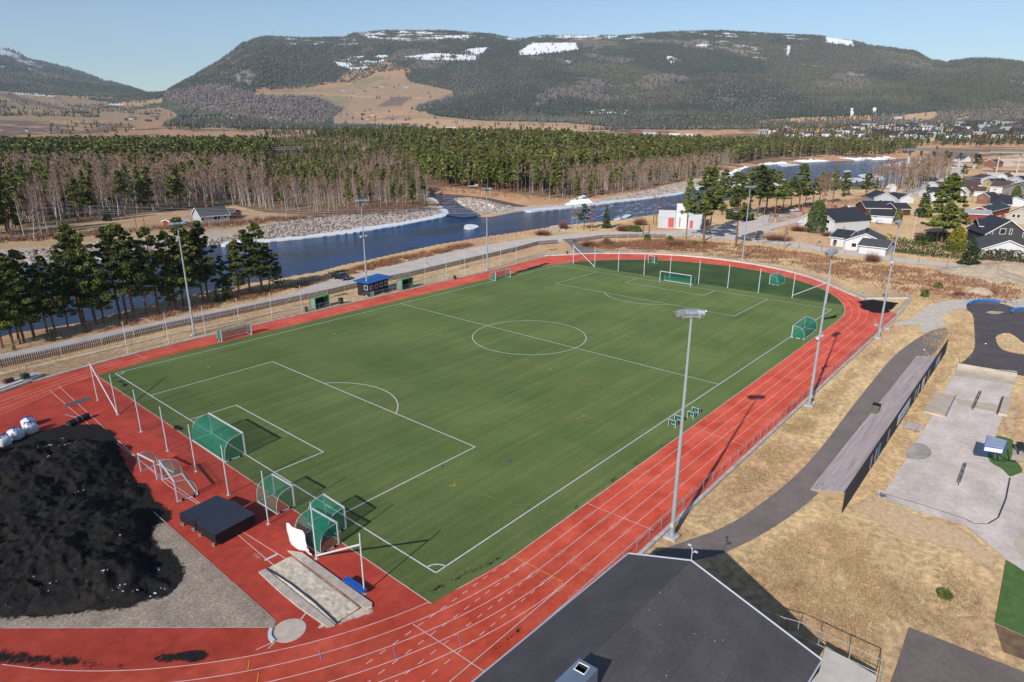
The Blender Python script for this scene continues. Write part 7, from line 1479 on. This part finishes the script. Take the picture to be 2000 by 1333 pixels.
house((1560, 446), (1569, 447), 4, 2.2, .5, 'e', mwht, mwht, "small white annex at the left end of the thuja house", chim=False)
house((1627, 448), (1645, 451), 6, 2.7, 1.2, 'g', mwht, mrb, "tiny white annex with brown gable right of the thuja house", [(F_, .3, 1.5, .8, .8)], chim=False)
house((1633, 434), (1682, 436), 14, 2.6, 2.0, 'g', mwht, mrb, "white house with broad brown gable and white chimney behind the carport", [(F_, .3, 1.2, 1.0, .8)], chim=mwht)
house((1650, 445), (1687, 447), 6.5, 2.5, 1.0, 'e', mwht, mrd, "white carport with mottled grey roof and dark opening", [(F_, .25, 1.4, .5, 1)], chim=False, doors=[(F_, .66, 3.2, 2.1, mdk)])  # carport opening is a flat panel painted as dark as its shaded inside
house((1697, 434), (1742, 437), 7, 2.6, 1.6, 'e', mwht, mrd, "white garage with glossy black roof below the brown house", [(F_, .25, 2.0, .7, .35)], chim=False)
house((1690, 418), (1750, 419), 12, 2.4, 2.2, 'e', mbrk, mrd, "long brown house with dark roof and red porch", chim=False); house((1750, 421), (1777, 421), 9, 2.6, 1.8, 'e', mbrk, mrd, "brown house wing with white window at the right of the red porch", [(F_, .3, 1.5, 1.2, 1.0)], chim=False)
house((1706, 411), (1732, 413), 5, 2.4, 1.4, 'g', mrr, mrr, "red hipped porch roof on the long brown house", chim=False, name="porch", cat="porch")
house((1706, 399), (1747, 400), 16, 3.0, 2.2, 'g', mpale, mrd, "pale grey house with white bargeboards above the brown house", [(F_, .3, 1.5, .9, .9)]); house((1757, 397), (1784, 397), 12, 2.4, 1.6, 'g', mwht, mrd, "small white gable right of the pale grey house", chim=False)
house((1738, 375), (1750, 375), 4, 2.3, 1.8, 'g', mwht, mwht, "tiny white hut beside the village road", name="hut", cat="hut", chim=False)
for a_, b_, w_, r_, l in [((1793, 384), (1816, 387), mwht, mrd, "row house with dark roof nearest to the spruce"), ((1814, 392), (1838, 394), mwht, mrd, "white gabled row house below the others, right of the spruce"), ((1812, 372), (1834, 374), mwht, mrb, "row house with brown roof second from the road"), ((1828, 364), (1850, 366), mwht, mrb, "row house with brown roof farthest along the road"), ((1842, 372), (1860, 375), mwht, mrb, "short white row house at the right end of the row")]:
    house(a_, b_, 13, 3.0, 2.0, 'g', w_, r_, l, [(F_, .5, 2.0, .8, .9)], chim=False)
house((1893, 360), (1914, 364), 11, 4.6, 2.0, 'e', mpale, mrb, "pale two storey house with brown roof left of the yellow house"); house((1917, 372), (1934, 374), 9, 5, 1.8, 'g', myl, mrd, "yellow house with white bargeboards", [(F_, .6, 4.0, 1, 1), (F_, .6, 1.6, 1, 1)], chim=False)
house((1932, 376), (1966, 378), 12, 3.4, 2.8, 'e', mwht, mrb, "white house with large brown roof right of the yellow house", [(F_, .3, 1.6, 1.6, .5), (F_, .75, 1.6, .7, .8)], chim=mdk)
house((1956, 380), (2022, 392), 14, 3.6, 4.0, 'g', mcrm, mrb, "large cream gabled house with narrow thuja at the right edge", [(F_, .33, 3.0, 1.0, 1.4), (F_, .62, 3.0, 1.0, 1.2)], chim=False)
house((1898, 383), (1922, 384), 8, 2.6, 1.9, 'e', mwht, mrb, "brown roofed garage half hidden by the spreading pine", chim=False); house((1906, 398), (1930, 400), 8, 3.6, 1.6, 'g', mbri, mrd, "red brick house with white gable trim", [(F_, .32, 2.8, 1.0, .7)], chim=False)
house((1928, 397), (1955, 403), 10, 2.4, 1.8, 'e', mwht, mrd, "white house with dark roof right of the brick house"); house((1932, 410), (1972, 412), 10, 2.6, 2.2, 'e', mdkw, mrd, "dark low house behind the red garages", chim=False); house((1962, 398), (1988, 402), 8, 2.2, 1.4, 'g', mwht, mrd, "low white gable beside the narrow thuja", [(F_, .6, 1.4, 1.2, .8)], chim=False)
house((1987, 400), (2012, 401), 6, 2.6, 1.4, 'g', mbri, mrb, "open brown shed at the right edge", doors=[(F_, .4, 3.4, 2.2, mdk)], chim=False, name="shed", cat="shed")  # open front likewise: shaded inside painted on a flat dark panel
house((1885, 431), (1932, 433), 6, 2.6, 1.2, 'e', mred, mrl, "red garage with light grey roof beside the dark grey house", chim=False, name="garage", cat="garage"); house((1932, 426), (1970, 416), 7, 2.5, 1.4, 'e', mred, mrd, "long red garage with dark roof behind the dark grey house", chim=False, name="garage", cat="garage")
house((1963, 436), (2018, 440), 12, 3.2, 2.6, 'g', mcrm, mrb, "beige house gable with two windows behind the dark grey house", [(F_, .25, 2.8, .8, 1.1), (F_, .42, 2.8, .8, 1.1)], chim=False)
house((1921, 481), (2004, 484), 13, 3.6, 4.0, 'g', mdkw, mrd, "large dark grey house with white framed windows", [(F_, .37, 4.4, 1.3, 1.4), (F_, .56, 4.4, .45, 1.4), (F_, .12, 3.6, .4, 1.3), (F_, .2, 2.0, .9, 1.0), (F_, .88, 3.6, .4, 1.2)])
house((1908, 474), (1945, 476), 9, 5.0, 1.6, 'e', mdkw, mrd, "dark grey side wing with white window left of the large dark gable", [(F_, .22, 4.2, .5, 1.3)], chim=False)
house((1914, 504), (2012, 508), 11, 2.4, 2.4, 'g', mwht, mrg, "white low house with mullioned windows behind the hedge at the right edge", [(F_, .14, 1.5, .5, 1.0), (F_, .2, 1.5, .5, 1.0), (F_, .31, 1.5, .5, 1.0), (F_, .37, 1.5, .5, 1.0), (F_, .56, 1.5, .5, 1.0), (F_, .62, 1.5, .5, 1.0)], chim=False)
house((1862, 316), (1882, 317), 9, 3.6, 3.2, 'e', mwht, mrg, "white farmhouse with grey roof at the top of the village road", [(F_, .4, 3.2, 1, 1)]); house((1920, 326), (1943, 327), 12, 4.2, 3, 'g', mbri, mrb, "red brown barn beside the railway yard", chim=False, name="barn", cat="barn")
house((1883, 290), (1905, 291), 10, 3.0, 2.4, 'e', mwht, mrb, "white villa with brown roof above the far bridge"); house((1458, 433), (1472, 431), 9, 3.0, .25, 'e', mdk, mrd, "small black shed on the gravel forecourt", chim=False, name="shed", cat="shed")
for a_, b_, w_, r_, l in [((1946, 352), (1966, 353), mwht, mrb, "small white house with brown roof uppermost beside the railway yard"), ((1972, 358), (1996, 360), mwht, mrd, "white house with dark roof just below the railway yard at the right edge"), ((1868, 368), (1884, 370), mwht, mrb, "white cottage between the row houses and the pale two storey house"), ((1874, 385), (1892, 386), mcrm, mrb, "beige cottage right behind the spreading pine"), ((1975, 372), (2004, 374), mpale, mrd, "pale grey house behind the large cream gable"), ((1788, 361), (1800, 363), mwht, mrd, "first white row house next to the road bend"), ((1860, 390), (1880, 391), mwht, mrb, "low white house peeping out left of the brick house")]:
    house(a_, b_, 9, 3.0, 1.9, 'g', w_, r_, l, [(F_, .5, 1.6, .9, .9)], chim=False)
# cabin across the river and its sheds
house((394, 437), (449, 432), 8, 2.6, 2.7, 'e', mpale, mrg, "white riverside cabin with dark grey roof across the river", [(F_, .05, 1.6, .9, 1), (F_, .5, 1.6, 1.2, 1.4), (F_, .62, 1.6, .8, 1.2), (F_, .85, 1.6, .8, .9)], chim=True, z=-.3, cat="cabin")
house((335, 448), (348, 446), 3.5, 2.6, .5, 'e', mred, mrl, "bright red shed with pale roof left of the riverside cabin", z=-.5, name="shed", cat="shed", chim=False); house((456, 427), (472, 425), 6, 2.2, 1.2, 'g', mred, mrb, "dark red hut behind the right end of the riverside cabin", z=-.3, name="hut", cat="hut", chim=False)
house((352, 442), (368, 441), 5, 1.8, .4, 'e', mdk, mrl, "low grey roofed store between red shed and cabin", z=-.4, name="shed", cat="shed", chim=False)
for px, py in ((100, 462), (122, 465)): 
    m = MB(); b = G(px, py, -.3); 
    for k in range(30): m.bar((random.uniform(-2, 2), random.uniform(-.8, .8), random.uniform(.1, .8)), (random.uniform(-2, 2), random.uniform(-.8, .8), random.uniform(.1, .9)), .12, n=6)
    t = thing("timber_pile", "pile of %s timber on the dry field across the river" % ("yellow fresh" if px < 110 else "brown old"), "timber pile", tuple(b)); m.build("logs", M("fresh_wood", col=S(226, 186, 110, 1.1), rough=.8) if px < 110 else mwd, t)
# white power building
o_ = np.array([177.7, 78.5, 0]); q1 = np.array([179.9, 71.6, 0]); q2 = np.array([183.2, 65.0, 0]); ez = (q2-o_)/np.linalg.norm(q2-o_); nz = np.array([-ez[1], ez[0], 0]); nz = nz if nz[0] > 0 else -nz
t = thing("power_building", "white concrete power building with red doors on the river bank", "building", tuple(o_), math.atan2(ez[1], ez[0]))
WB = np.linalg.norm(q2-o_); sgn = 1 if (np.array([-ez[1], ez[0]])@nz[:2]) > 0 else -1
mstu = M("white_render", col=(.80, .80, .79), col2=(.72, .72, .72), rough=.8, scale=.4); mpan = M("pale_panel_wall", col=(.62, .64, .67), col2=(.56, .58, .61), rough=.7, scale=.4)
def blk(x0, x1, y0, y1, h, mt, nm="wall"): w = MB(); w.box(((x0+x1)/2, sgn*(y0+y1)/2, h/2), (x1-x0, y1-y0, h)); return w.build(nm, mt, t)
blk(0, WB*.40, 0, 7, 6.2, mpan, "left_block"); blk(WB*.41, WB*.68, -.3, 8, 8.6, mstu, "tower_block"); blk(WB*.69, WB, -.15, 9, 5.9, mpan, "right_block"); blk(WB*.62, WB-.1, 9.1, 21, 4.6, mpan, "hall_block")
for x0, x1, y0, y1, h in ((-.1, WB*.405, -.1, 7.1, 6.2), (WB*.405, WB*.685, -.4, 8.1, 8.6), (WB*.686, WB+.1, -.25, 9.1, 5.9), (WB*.61, WB, 9.15, 21.1, 4.6)): m = MB(); m.box(((x0+x1)/2, sgn*(y0+y1)/2, h+.09), (x1-x0, y1-y0, .18)); m.build("roof", mrg, t)
mrdr = M("red_door_paint", col=(.62, .12, .09), rough=.6)
for x, y, w_, h in ((WB*.30, -.05, 1.9, 3.3), (WB*.77, -.22, 1.0, 2.6)): m = MB(); m.box((x, sgn*y, h/2+.3), (w_, .1, h)); m.build("door", mrdr, t)
m = MB(); m.box((WB*.50, -sgn*.36, 2.2), (.5, .08, 3.2)); m.build("door", M("grey_door", col=(.35, .35, .36), rough=.6), t)
for i in range(6): m = MB(); m.box((WB+.0, sgn*(11+i*1.6), 2.6), (.12, .8, 1.4)); m.build("window", mpane, t)
m = MB(); m.box((WB*.2, -sgn*.06, 3.6), (WB*.4, .05, .06)); m.build("trim", mlamp, t)
# ================================================================ bridges, railway yard
def beam(a, b, za, wd, th, label, n, mt, name="road_bridge", dist=None, zs=None):
    A = np.array(a); B = np.array(b); t = thing(name, label, "bridge", (A[0], A[1], 0)); d = B-A; w = MB(); nn = np.array([-d[1], d[0], 0]); nn = nn/np.linalg.norm(nn)*wd/2; V = [tuple(q-A+np.array([0, 0, A[2]])) for q in (A-nn, A+nn, B+nn, B-nn)]; V = V+[(v[0], v[1], v[2]-th) for v in V]; w.add(V, [(0, 1, 2, 3), (7, 6, 5, 4), (0, 4, 5, 1), (1, 5, 6, 2), (2, 6, 7, 3), (3, 7, 4, 0)]); w.build("deck", mt, t)
    m = MB()
    for s in (-1, 1): p = nn*s*.97; m.bar(tuple(p+[0, 0, A[2]+1]), tuple(d+p+[0, 0, A[2]+1]), .1, n=4)
    m.build("parapet", mgrey, t)
    for k in range(n): f = (k+.5)/n; q = d*f; zg = H1(A[0]+q[0], A[1]+q[1]); m = MB(); m.box((q[0], q[1], (A[2]-th+zg)/2), (.9, wd*.25, max(.5, A[2]-th-zg)), math.atan2(d[1], d[0])); m.build("pier", mkerb, t)
def atd(px, py, D): d = ray(px, py); return CAM+d*D/math.hypot(d[0], d[1])
mcb = M("bridge_concrete", col=(.40, .37, .33), col2=(.33, .31, .28), rough=.85, scale=.1)
a = atd(533, 291, 700); b = atd(598, 291.5, 700); b[2] = a[2]; beam(a, b, 0, 8, 1.2, "slim grey road bridge among the trees left of the pine forest", 4, M("dark_bridge", col=(.16, .16, .17), rough=.7))
a = atd(1768, 291, 900); b = atd(1925, 293.5, 760); b[2] = a[2]; beam(a, b, 0, 10, 1.2, "long pale concrete bridge at the upper end of the river bend", 6, mcb)
a = atd(1935, 296, 700); b = atd(2060, 291, 700); b[2] = a[2]; beam(a, b, 0, 12, 1.2, "pale grey overpass above the railway yard at the right edge", 3, mcb)
mrail = M("rusty_rail", col=(.16, .09, .06), rough=.6)
for k, (p, q) in enumerate([((1905, 312), (1985, 352)), ((1918, 312), (2000, 348)), ((1935, 313), (2010, 344)), ((1950, 313), (2030, 342))]):
    w = MB(); A = G(*p, .1); B = G(*q, .1); d = (B-A)/np.linalg.norm(B-A); n = np.array([-d[1], d[0], 0])
    for s in (-.8, .8): w.ribbon([A+n*s, B+n*s], .35, z=.25)
    n_ = int(np.linalg.norm(B-A)/1.5)
    for i in range(n_): c = A+(B-A)*i/n_; w.ribbon([c-n*1.4, c+n*1.4], .5, z=.18)
    w.build("railway_track", mrail, kind="structure")
mtc = M("train_blue", col=(.05, .09, .16), rough=.5)
for i, (p, L_) in enumerate((((1950, 303), 16), ((1968, 303), 14))):
    b = G(*p); t = thing("rail_wagon", "dark blue rail wagon %s below the overpass" % ("on the left" if i == 0 else "on the right"), "rail wagon", tuple(b), -.2); MB().box((0, 0, 2.2), (3, L_, 2.8)).build("body", mtc, t); m = MB(); m.box((0, 0, .5), (2.2, L_*.9, .6)); m.build("underframe", mdk, t)
# ================================================================ far farms and the town on the valley floor
def far_house(px, py, W, D, h, rh, wall, roof, label, cat="house", name="house", group=None, ang=None):
    p = GT(px, py); dd = p[:2]-CAM[:2]; a = math.atan2(dd[1], dd[0])-math.pi/2+(random.uniform(-.5, .5) if ang is None else ang); t = thing(name, label, cat, (p[0], p[1], p[2]-.5), a, group)
    w = MB(); V = [(-W/2, 0, 0), (W/2, 0, 0), (W/2, D, 0), (-W/2, D, 0), (-W/2, 0, h), (W/2, 0, h), (W/2, D, h), (-W/2, D, h), (-W/2, D/2, h+rh), (W/2, D/2, h+rh)]; w.add(V, [(0, 1, 5, 4), (1, 2, 6, 9, 5), (2, 3, 7, 6), (3, 0, 4, 8, 7)]); w.build("wall", wall, t)
    w = MB(); o = .5; w.add([(-W/2-o, -o, h-.2), (W/2+o, -o, h-.2), (W/2+o, D/2, h+rh+.15), (-W/2-o, D/2, h+rh+.15), (W/2+o, D+o, h-.2), (-W/2-o, D+o, h-.2)], [(0, 1, 2, 3), (3, 2, 4, 5)]); w.build("roof", roof, t); return t
walls = [mwht, mwht, mwht, mred, mcrm, mbrk, mpale]; roofs = [mrg, mrd, mrb, mrl]
TG = "distant houses of the town at the valley end"
tp_ = []
for k in range(170):
    px = random.uniform(1770, 2020) if k < 130 else random.uniform(1490, 1790); py = random.uniform(240, 272) if k < 130 else random.uniform(246, 270); tp_.append((px, py))
for px, py in tp_:
    s = random.uniform(1.1, 1.8); far_house(px, py, 12*s, 9*s, 4.5*s, 3*s, random.choice(walls), random.choice(roofs), "tiny house among trees in the distant town at the valley end", group=TG)
FARM = [(1240, 262, 40, 24, 7, 1, M("signal_red", col=(.65, .02, .03), rough=.5), mrl, "bright red shop hall beyond the pine forest"), (1268, 263, 60, 25, 7, 1, mpale, mrl, "long pale warehouse right of the red shop hall"), (1318, 264, 45, 20, 6, 1, mwht, mrl, "white warehouse second to the right of the red shop hall"), (1346, 265, 30, 20, 6, 1, mwht, mrl, "small white warehouse farthest right in the shop row"), (1290, 268, 40, 18, 6, 2, mbri, mrb, "brick red hall in front of the pale warehouse"),
        (1618, 279, 60, 16, 6, 2.4, mred, mrg, "long red school building above the river forest"), (1656, 274, 20, 12, 7, 3, mwht, mrg, "pale villa right of the long red school"), (1690, 272, 30, 12, 4, 2, mwht, mrg, "white bungalow row in front of the town"), (1735, 275, 40, 14, 5, 2, mwht, mrb, "white block with brown roof left of the sand coloured halls"), (1790, 272, 70, 20, 5, 1, mcrm, mrl, "sand coloured long hall in the town"), (1815, 276, 45, 18, 7, 1, M("ochre_wall", col=(.62, .42, .18), rough=.7), mrl, "ochre hall right of the sand coloured one"), (1785, 266, 40, 20, 9, 6, mred, mrd, "tall red building with black roof in the town"),
        (895, 257, 40, 20, 8, 1, mwht, mrl, "white industrial hall at the left end of the pine forest"), (880, 250, 60, 14, 5, 1, mwht, mrl, "long white greenhouse row above the industrial hall"), (792, 246, 55, 16, 6, 4, mred, mrb, "long red barn at the foot of the fields"), (836, 247, 22, 14, 6, 5, mred, mrb, "small red barn right of the long red barn"), (812, 246, 30, 14, 6, 3, mpale, mrg, "grey barn between the red barns"),
        (709, 226, 22, 14, 7, 5, mbrk, mrd, "dark farm building on the lower fields"), (727, 226, 16, 12, 7, 5, mwht, mrg, "white farmhouse on the lower fields"), (745, 228, 16, 10, 5, 3, mwht, mrg, "white outbuilding on the lower fields"), (718, 234, 16, 10, 5, 3, mwht, mrg, "white cottage at the end of the lower fields"),
        (793, 174, 34, 16, 8, 4, mcrm, mrl, "large pale barn on the upper fields"), (747, 171, 14, 12, 8, 6, mwht, mrg, "white farmhouse on the upper fields"), (670, 178, 30, 8, 4, 1, mwht, mrl, "row of white bales at the left of the upper fields"), (703, 175, 36, 8, 4, 2, mrl, mrg, "long low shed on the upper fields"), (735, 173, 14, 10, 5, 3, mbrk, mrg, "brown cottage on the upper fields"), (770, 172, 14, 10, 5, 3, mbrk, mrg, "dark cottage beside the large pale barn"),
        (302, 229, 40, 12, 6, 3, mred, mrl, "long red barn with shining roof on the left fields"), (291, 238, 30, 16, 6, 3, mbrk, M("blue_sheet_roof", col=(.08, .12, .18), rough=.3), "barn with dark blue roof on the left fields"), (256, 234, 14, 10, 6, 4, mwht, mrg, "white farmhouse left of the blue roofed barn"), (247, 236, 16, 10, 6, 4, mbrk, mrg, "brown farm building at the left of the white farmhouse"), (260, 253, 12, 8, 6, 4, mwht, mrg, "white house behind the pine belt"), (193, 250, 14, 10, 4, 3, mrl, mrg, "grey cottage behind the pine belt on the left"), (53, 258, 8, 8, 6, 3, mwht, mrg, "small white hut near the left edge behind the pine belt"),
        (128, 185, 22, 12, 7, 4, mwht, mrg, "white farm high on the left hillside"), (144, 184, 16, 10, 6, 4, mwht, mrg, "second white farm high on the left hillside"), (334, 208, 16, 10, 6, 4, mred, mrg, "red roofed farm where the hills meet"), (345, 209, 12, 8, 6, 4, mwht, mrg, "white farmhouse where the hills meet"), (367, 214, 12, 8, 6, 4, mwht, mrg, "white house at the foot of the brown wood"), (452, 215, 10, 8, 6, 4, mwht, mrg, "tiny white house in the brown wood"),
        (1136, 242, 24, 12, 6, 3, mwht, mrb, "white farm below the dark forest slope"), (1167, 245, 24, 12, 6, 3, mpale, mrl, "pale farm buildings right of the white farm"), (1523, 244, 26, 12, 7, 4, mwht, mrg, "white barn on the pale meadow"), (1540, 245, 26, 12, 7, 4, mred, mrd, "dark red barn next to the white one on the pale meadow"), (1750, 231, 40, 10, 4, 2, mwht, mrl, "long white shed on the hill meadow"), (1783, 228, 30, 10, 4, 2, mpale, mrl, "pale shed on the hill meadow"), (430, 249, 80, 14, 4, 1, mwht, mrl, "long pale industrial roof on the left valley floor")]
for px, py, W, D, h, rh, wl_, rf_, l in FARM: far_house(px, py, W*(.62 if py > 235 else .8), D*.8, h*.85, rh*.8, wl_, rf_, l, ang=random.uniform(-.15, .15), cat="building", name="barn" if "barn" in l else "building")
LG = "distant houses on the left valley floor"
for k in range(26): far_house(random.uniform(430, 545), random.uniform(228, 250), 13, 10, 5, 4, random.choice(walls), random.choice(roofs), "tiny house on the distant left valley floor below the brown wood", group=LG)
# mast on the mountain
p = GT(535, 74); t = thing("radio_mast", "thin radio mast on the mountain top", "radio mast", tuple(p)); MB().bar((0, 0, -5), (0, 0, 52), 1.0, .5, n=5).build("lattice", mgrey, t); MB().box((0, 0, 0), (4, 4, 5)).build("hut", mdk, t)
# ================================================================ dry grass tufts and scrub (uncountable ground cover)
def tufts(name, polys, col, col2, seed, bl=3, mat=None):
    r = np.random.default_rng(seed); VV = []; CC = []
    for pl, n, h0, h1, wd, spread in polys:
        W = [G2(*p) for p in pl]; xs = [p[0] for p in W]; ys = [p[1] for p in W]; u = r.uniform(min(xs), max(xs), n*3); v = r.uniform(min(ys), max(ys), n*3); m = inpoly(u, v, W) & (fbm(u/2.5, v/2.5, 3) > r.uniform(.25, .62, n*3)) & (segdist(u, v, W)+2.5*(fbm(u/3, v/3, 3)-.5) > r.uniform(0, 2.6, n*3)); u = u[m][:n]; v = v[m][:n]; k = len(u); z = np.maximum(H(u, v), -.03)
        if not k: continue
        for b in range(bl):
            a = r.uniform(0, 6.28, k); h = r.uniform(h0, h1, k); L_ = h*spread*r.uniform(.3, 1, k); ox = r.normal(size=k)*.06; oy = r.normal(size=k)*.06
            p0 = np.stack([u+ox-wd*np.sin(a), v+oy+wd*np.cos(a), z], -1); p1 = np.stack([u+ox+wd*np.sin(a), v+oy-wd*np.cos(a), z], -1); p2 = np.stack([u+ox+L_*np.cos(a), v+oy+L_*np.sin(a), z+h], -1)
            VV.append(np.stack([p0, p1, p2], 1).reshape(-1, 3)); t = r.random(k)[:, None]; c = np.array(col)*(1-t)+np.array(col2)*t; CC.append(np.repeat(c*r.uniform(.75, 1.2, (k, 1)), 3, axis=0))
    V = np.concatenate(VV); F = np.arange(len(V)).reshape(-1, 3); npmesh(name, V, F, mat or mtwig, kind="stuff", col=np.concatenate(CC))
GA = S(192, 168, 130, 1.4); GB_ = S(148, 122, 92, 1.2)
tufts("dry_grass", [([(1345, 1045), (1420, 1012), (1500, 955), (1550, 910), (1640, 790), (1725, 685), (1722, 668), (1560, 800), (1360, 1005)], 26000, .05, .16, .02, .9), ([(1440, 1090), (1540, 1030), (1600, 1000), (1650, 1012), (1720, 1050), (1880, 1110), (1930, 1180), (1940, 1290), (1760, 1220), (1720, 1340), (1540, 1220)], 30000, .04, .14, .014, .9),
                    ([(1660, 980), (1720, 955), (1860, 715), (1840, 700)], 10000, .05, .15, .02, .9), ([(0, 745), (200, 690), (600, 600), (1000, 505), (1080, 480), (1000, 495), (500, 610), (0, 722)], 16000, .06, .2, .03, .9),
                    ([(1790, 650), (1905, 610), (1905, 700), (1870, 712), (1810, 720)], 5000, .06, .18, .03, .9), ([(1780, 600), (1740, 572), (1900, 572), (1870, 580), (1800, 596)], 2500, .08, .25, .04, .9), ([(1775, 600), (1790, 618), (1745, 625), (1725, 680), (1790, 650), (1740, 700), (1722, 690)], 3000, .06, .2, .04, .9)], GA, GB_, 31)
tufts("dry_scrub", [([(1130, 480), (1300, 466), (1480, 480), (1700, 512), (2000, 545), (2000, 600), (1790, 578), (1690, 560), (1560, 525), (1350, 497), (1170, 492)], 12000, .25, .8, .035, .6), ([(1160, 474), (1300, 470), (1400, 476), (1400, 490), (1250, 490), (1150, 486)], 3500, .5, 1.6, .03, .6),
                    ([(640, 535), (760, 505), (920, 474), (930, 480), (800, 512), (660, 545)], 5000, .3, .9, .05, .7), ([(0, 700), (200, 640), (500, 568), (640, 540), (640, 550), (460, 596), (180, 655), (0, 692)], 5000, .2, .9, .03, .6), ([(1480, 405), (1560, 400), (1700, 385), (1760, 372), (1700, 392), (1560, 430), (1500, 440)], 2500, .4, 1.2, .05, .6)], S(170, 124, 94, 1.2), S(124, 92, 76, 1.1), 32, bl=4)
tufts("bank_brush", [([(-60, 480), (100, 470), (300, 452), (480, 440), (640, 424), (780, 414), (850, 402), (840, 398), (700, 410), (480, 432), (300, 446), (-60, 470)], 5200, .6, 2.2, .07, .6), ([(830, 366), (960, 376), (1100, 390), (1260, 372), (1420, 334), (1440, 334), (1260, 378), (1100, 396), (960, 384), (840, 374)], 4200, .6, 2.4, .07, .6)], S(150, 112, 92, 1.1), S(120, 96, 84, 1.1), 33, bl=4)
# ================================================================ air
hz = bpy.data.materials.new("haze_air"); hz.use_nodes = True; nt = hz.node_tree; nt.nodes.remove(nt.nodes["Principled BSDF"])
pv = nt.nodes.new("ShaderNodeVolumePrincipled"); pv.inputs["Color"].default_value = (.70, .86, 1.0, 1); pv.inputs["Density"].default_value = 4.8e-5; pv.inputs["Anisotropy"].default_value = 0.0
nt.links.new(pv.outputs[0], nt.nodes["Material Output"].inputs["Volume"])
w = MB(); w.box((0, 0, 615), (23400, 23400, 1300)); w.build("haze", hz, kind="stuff")
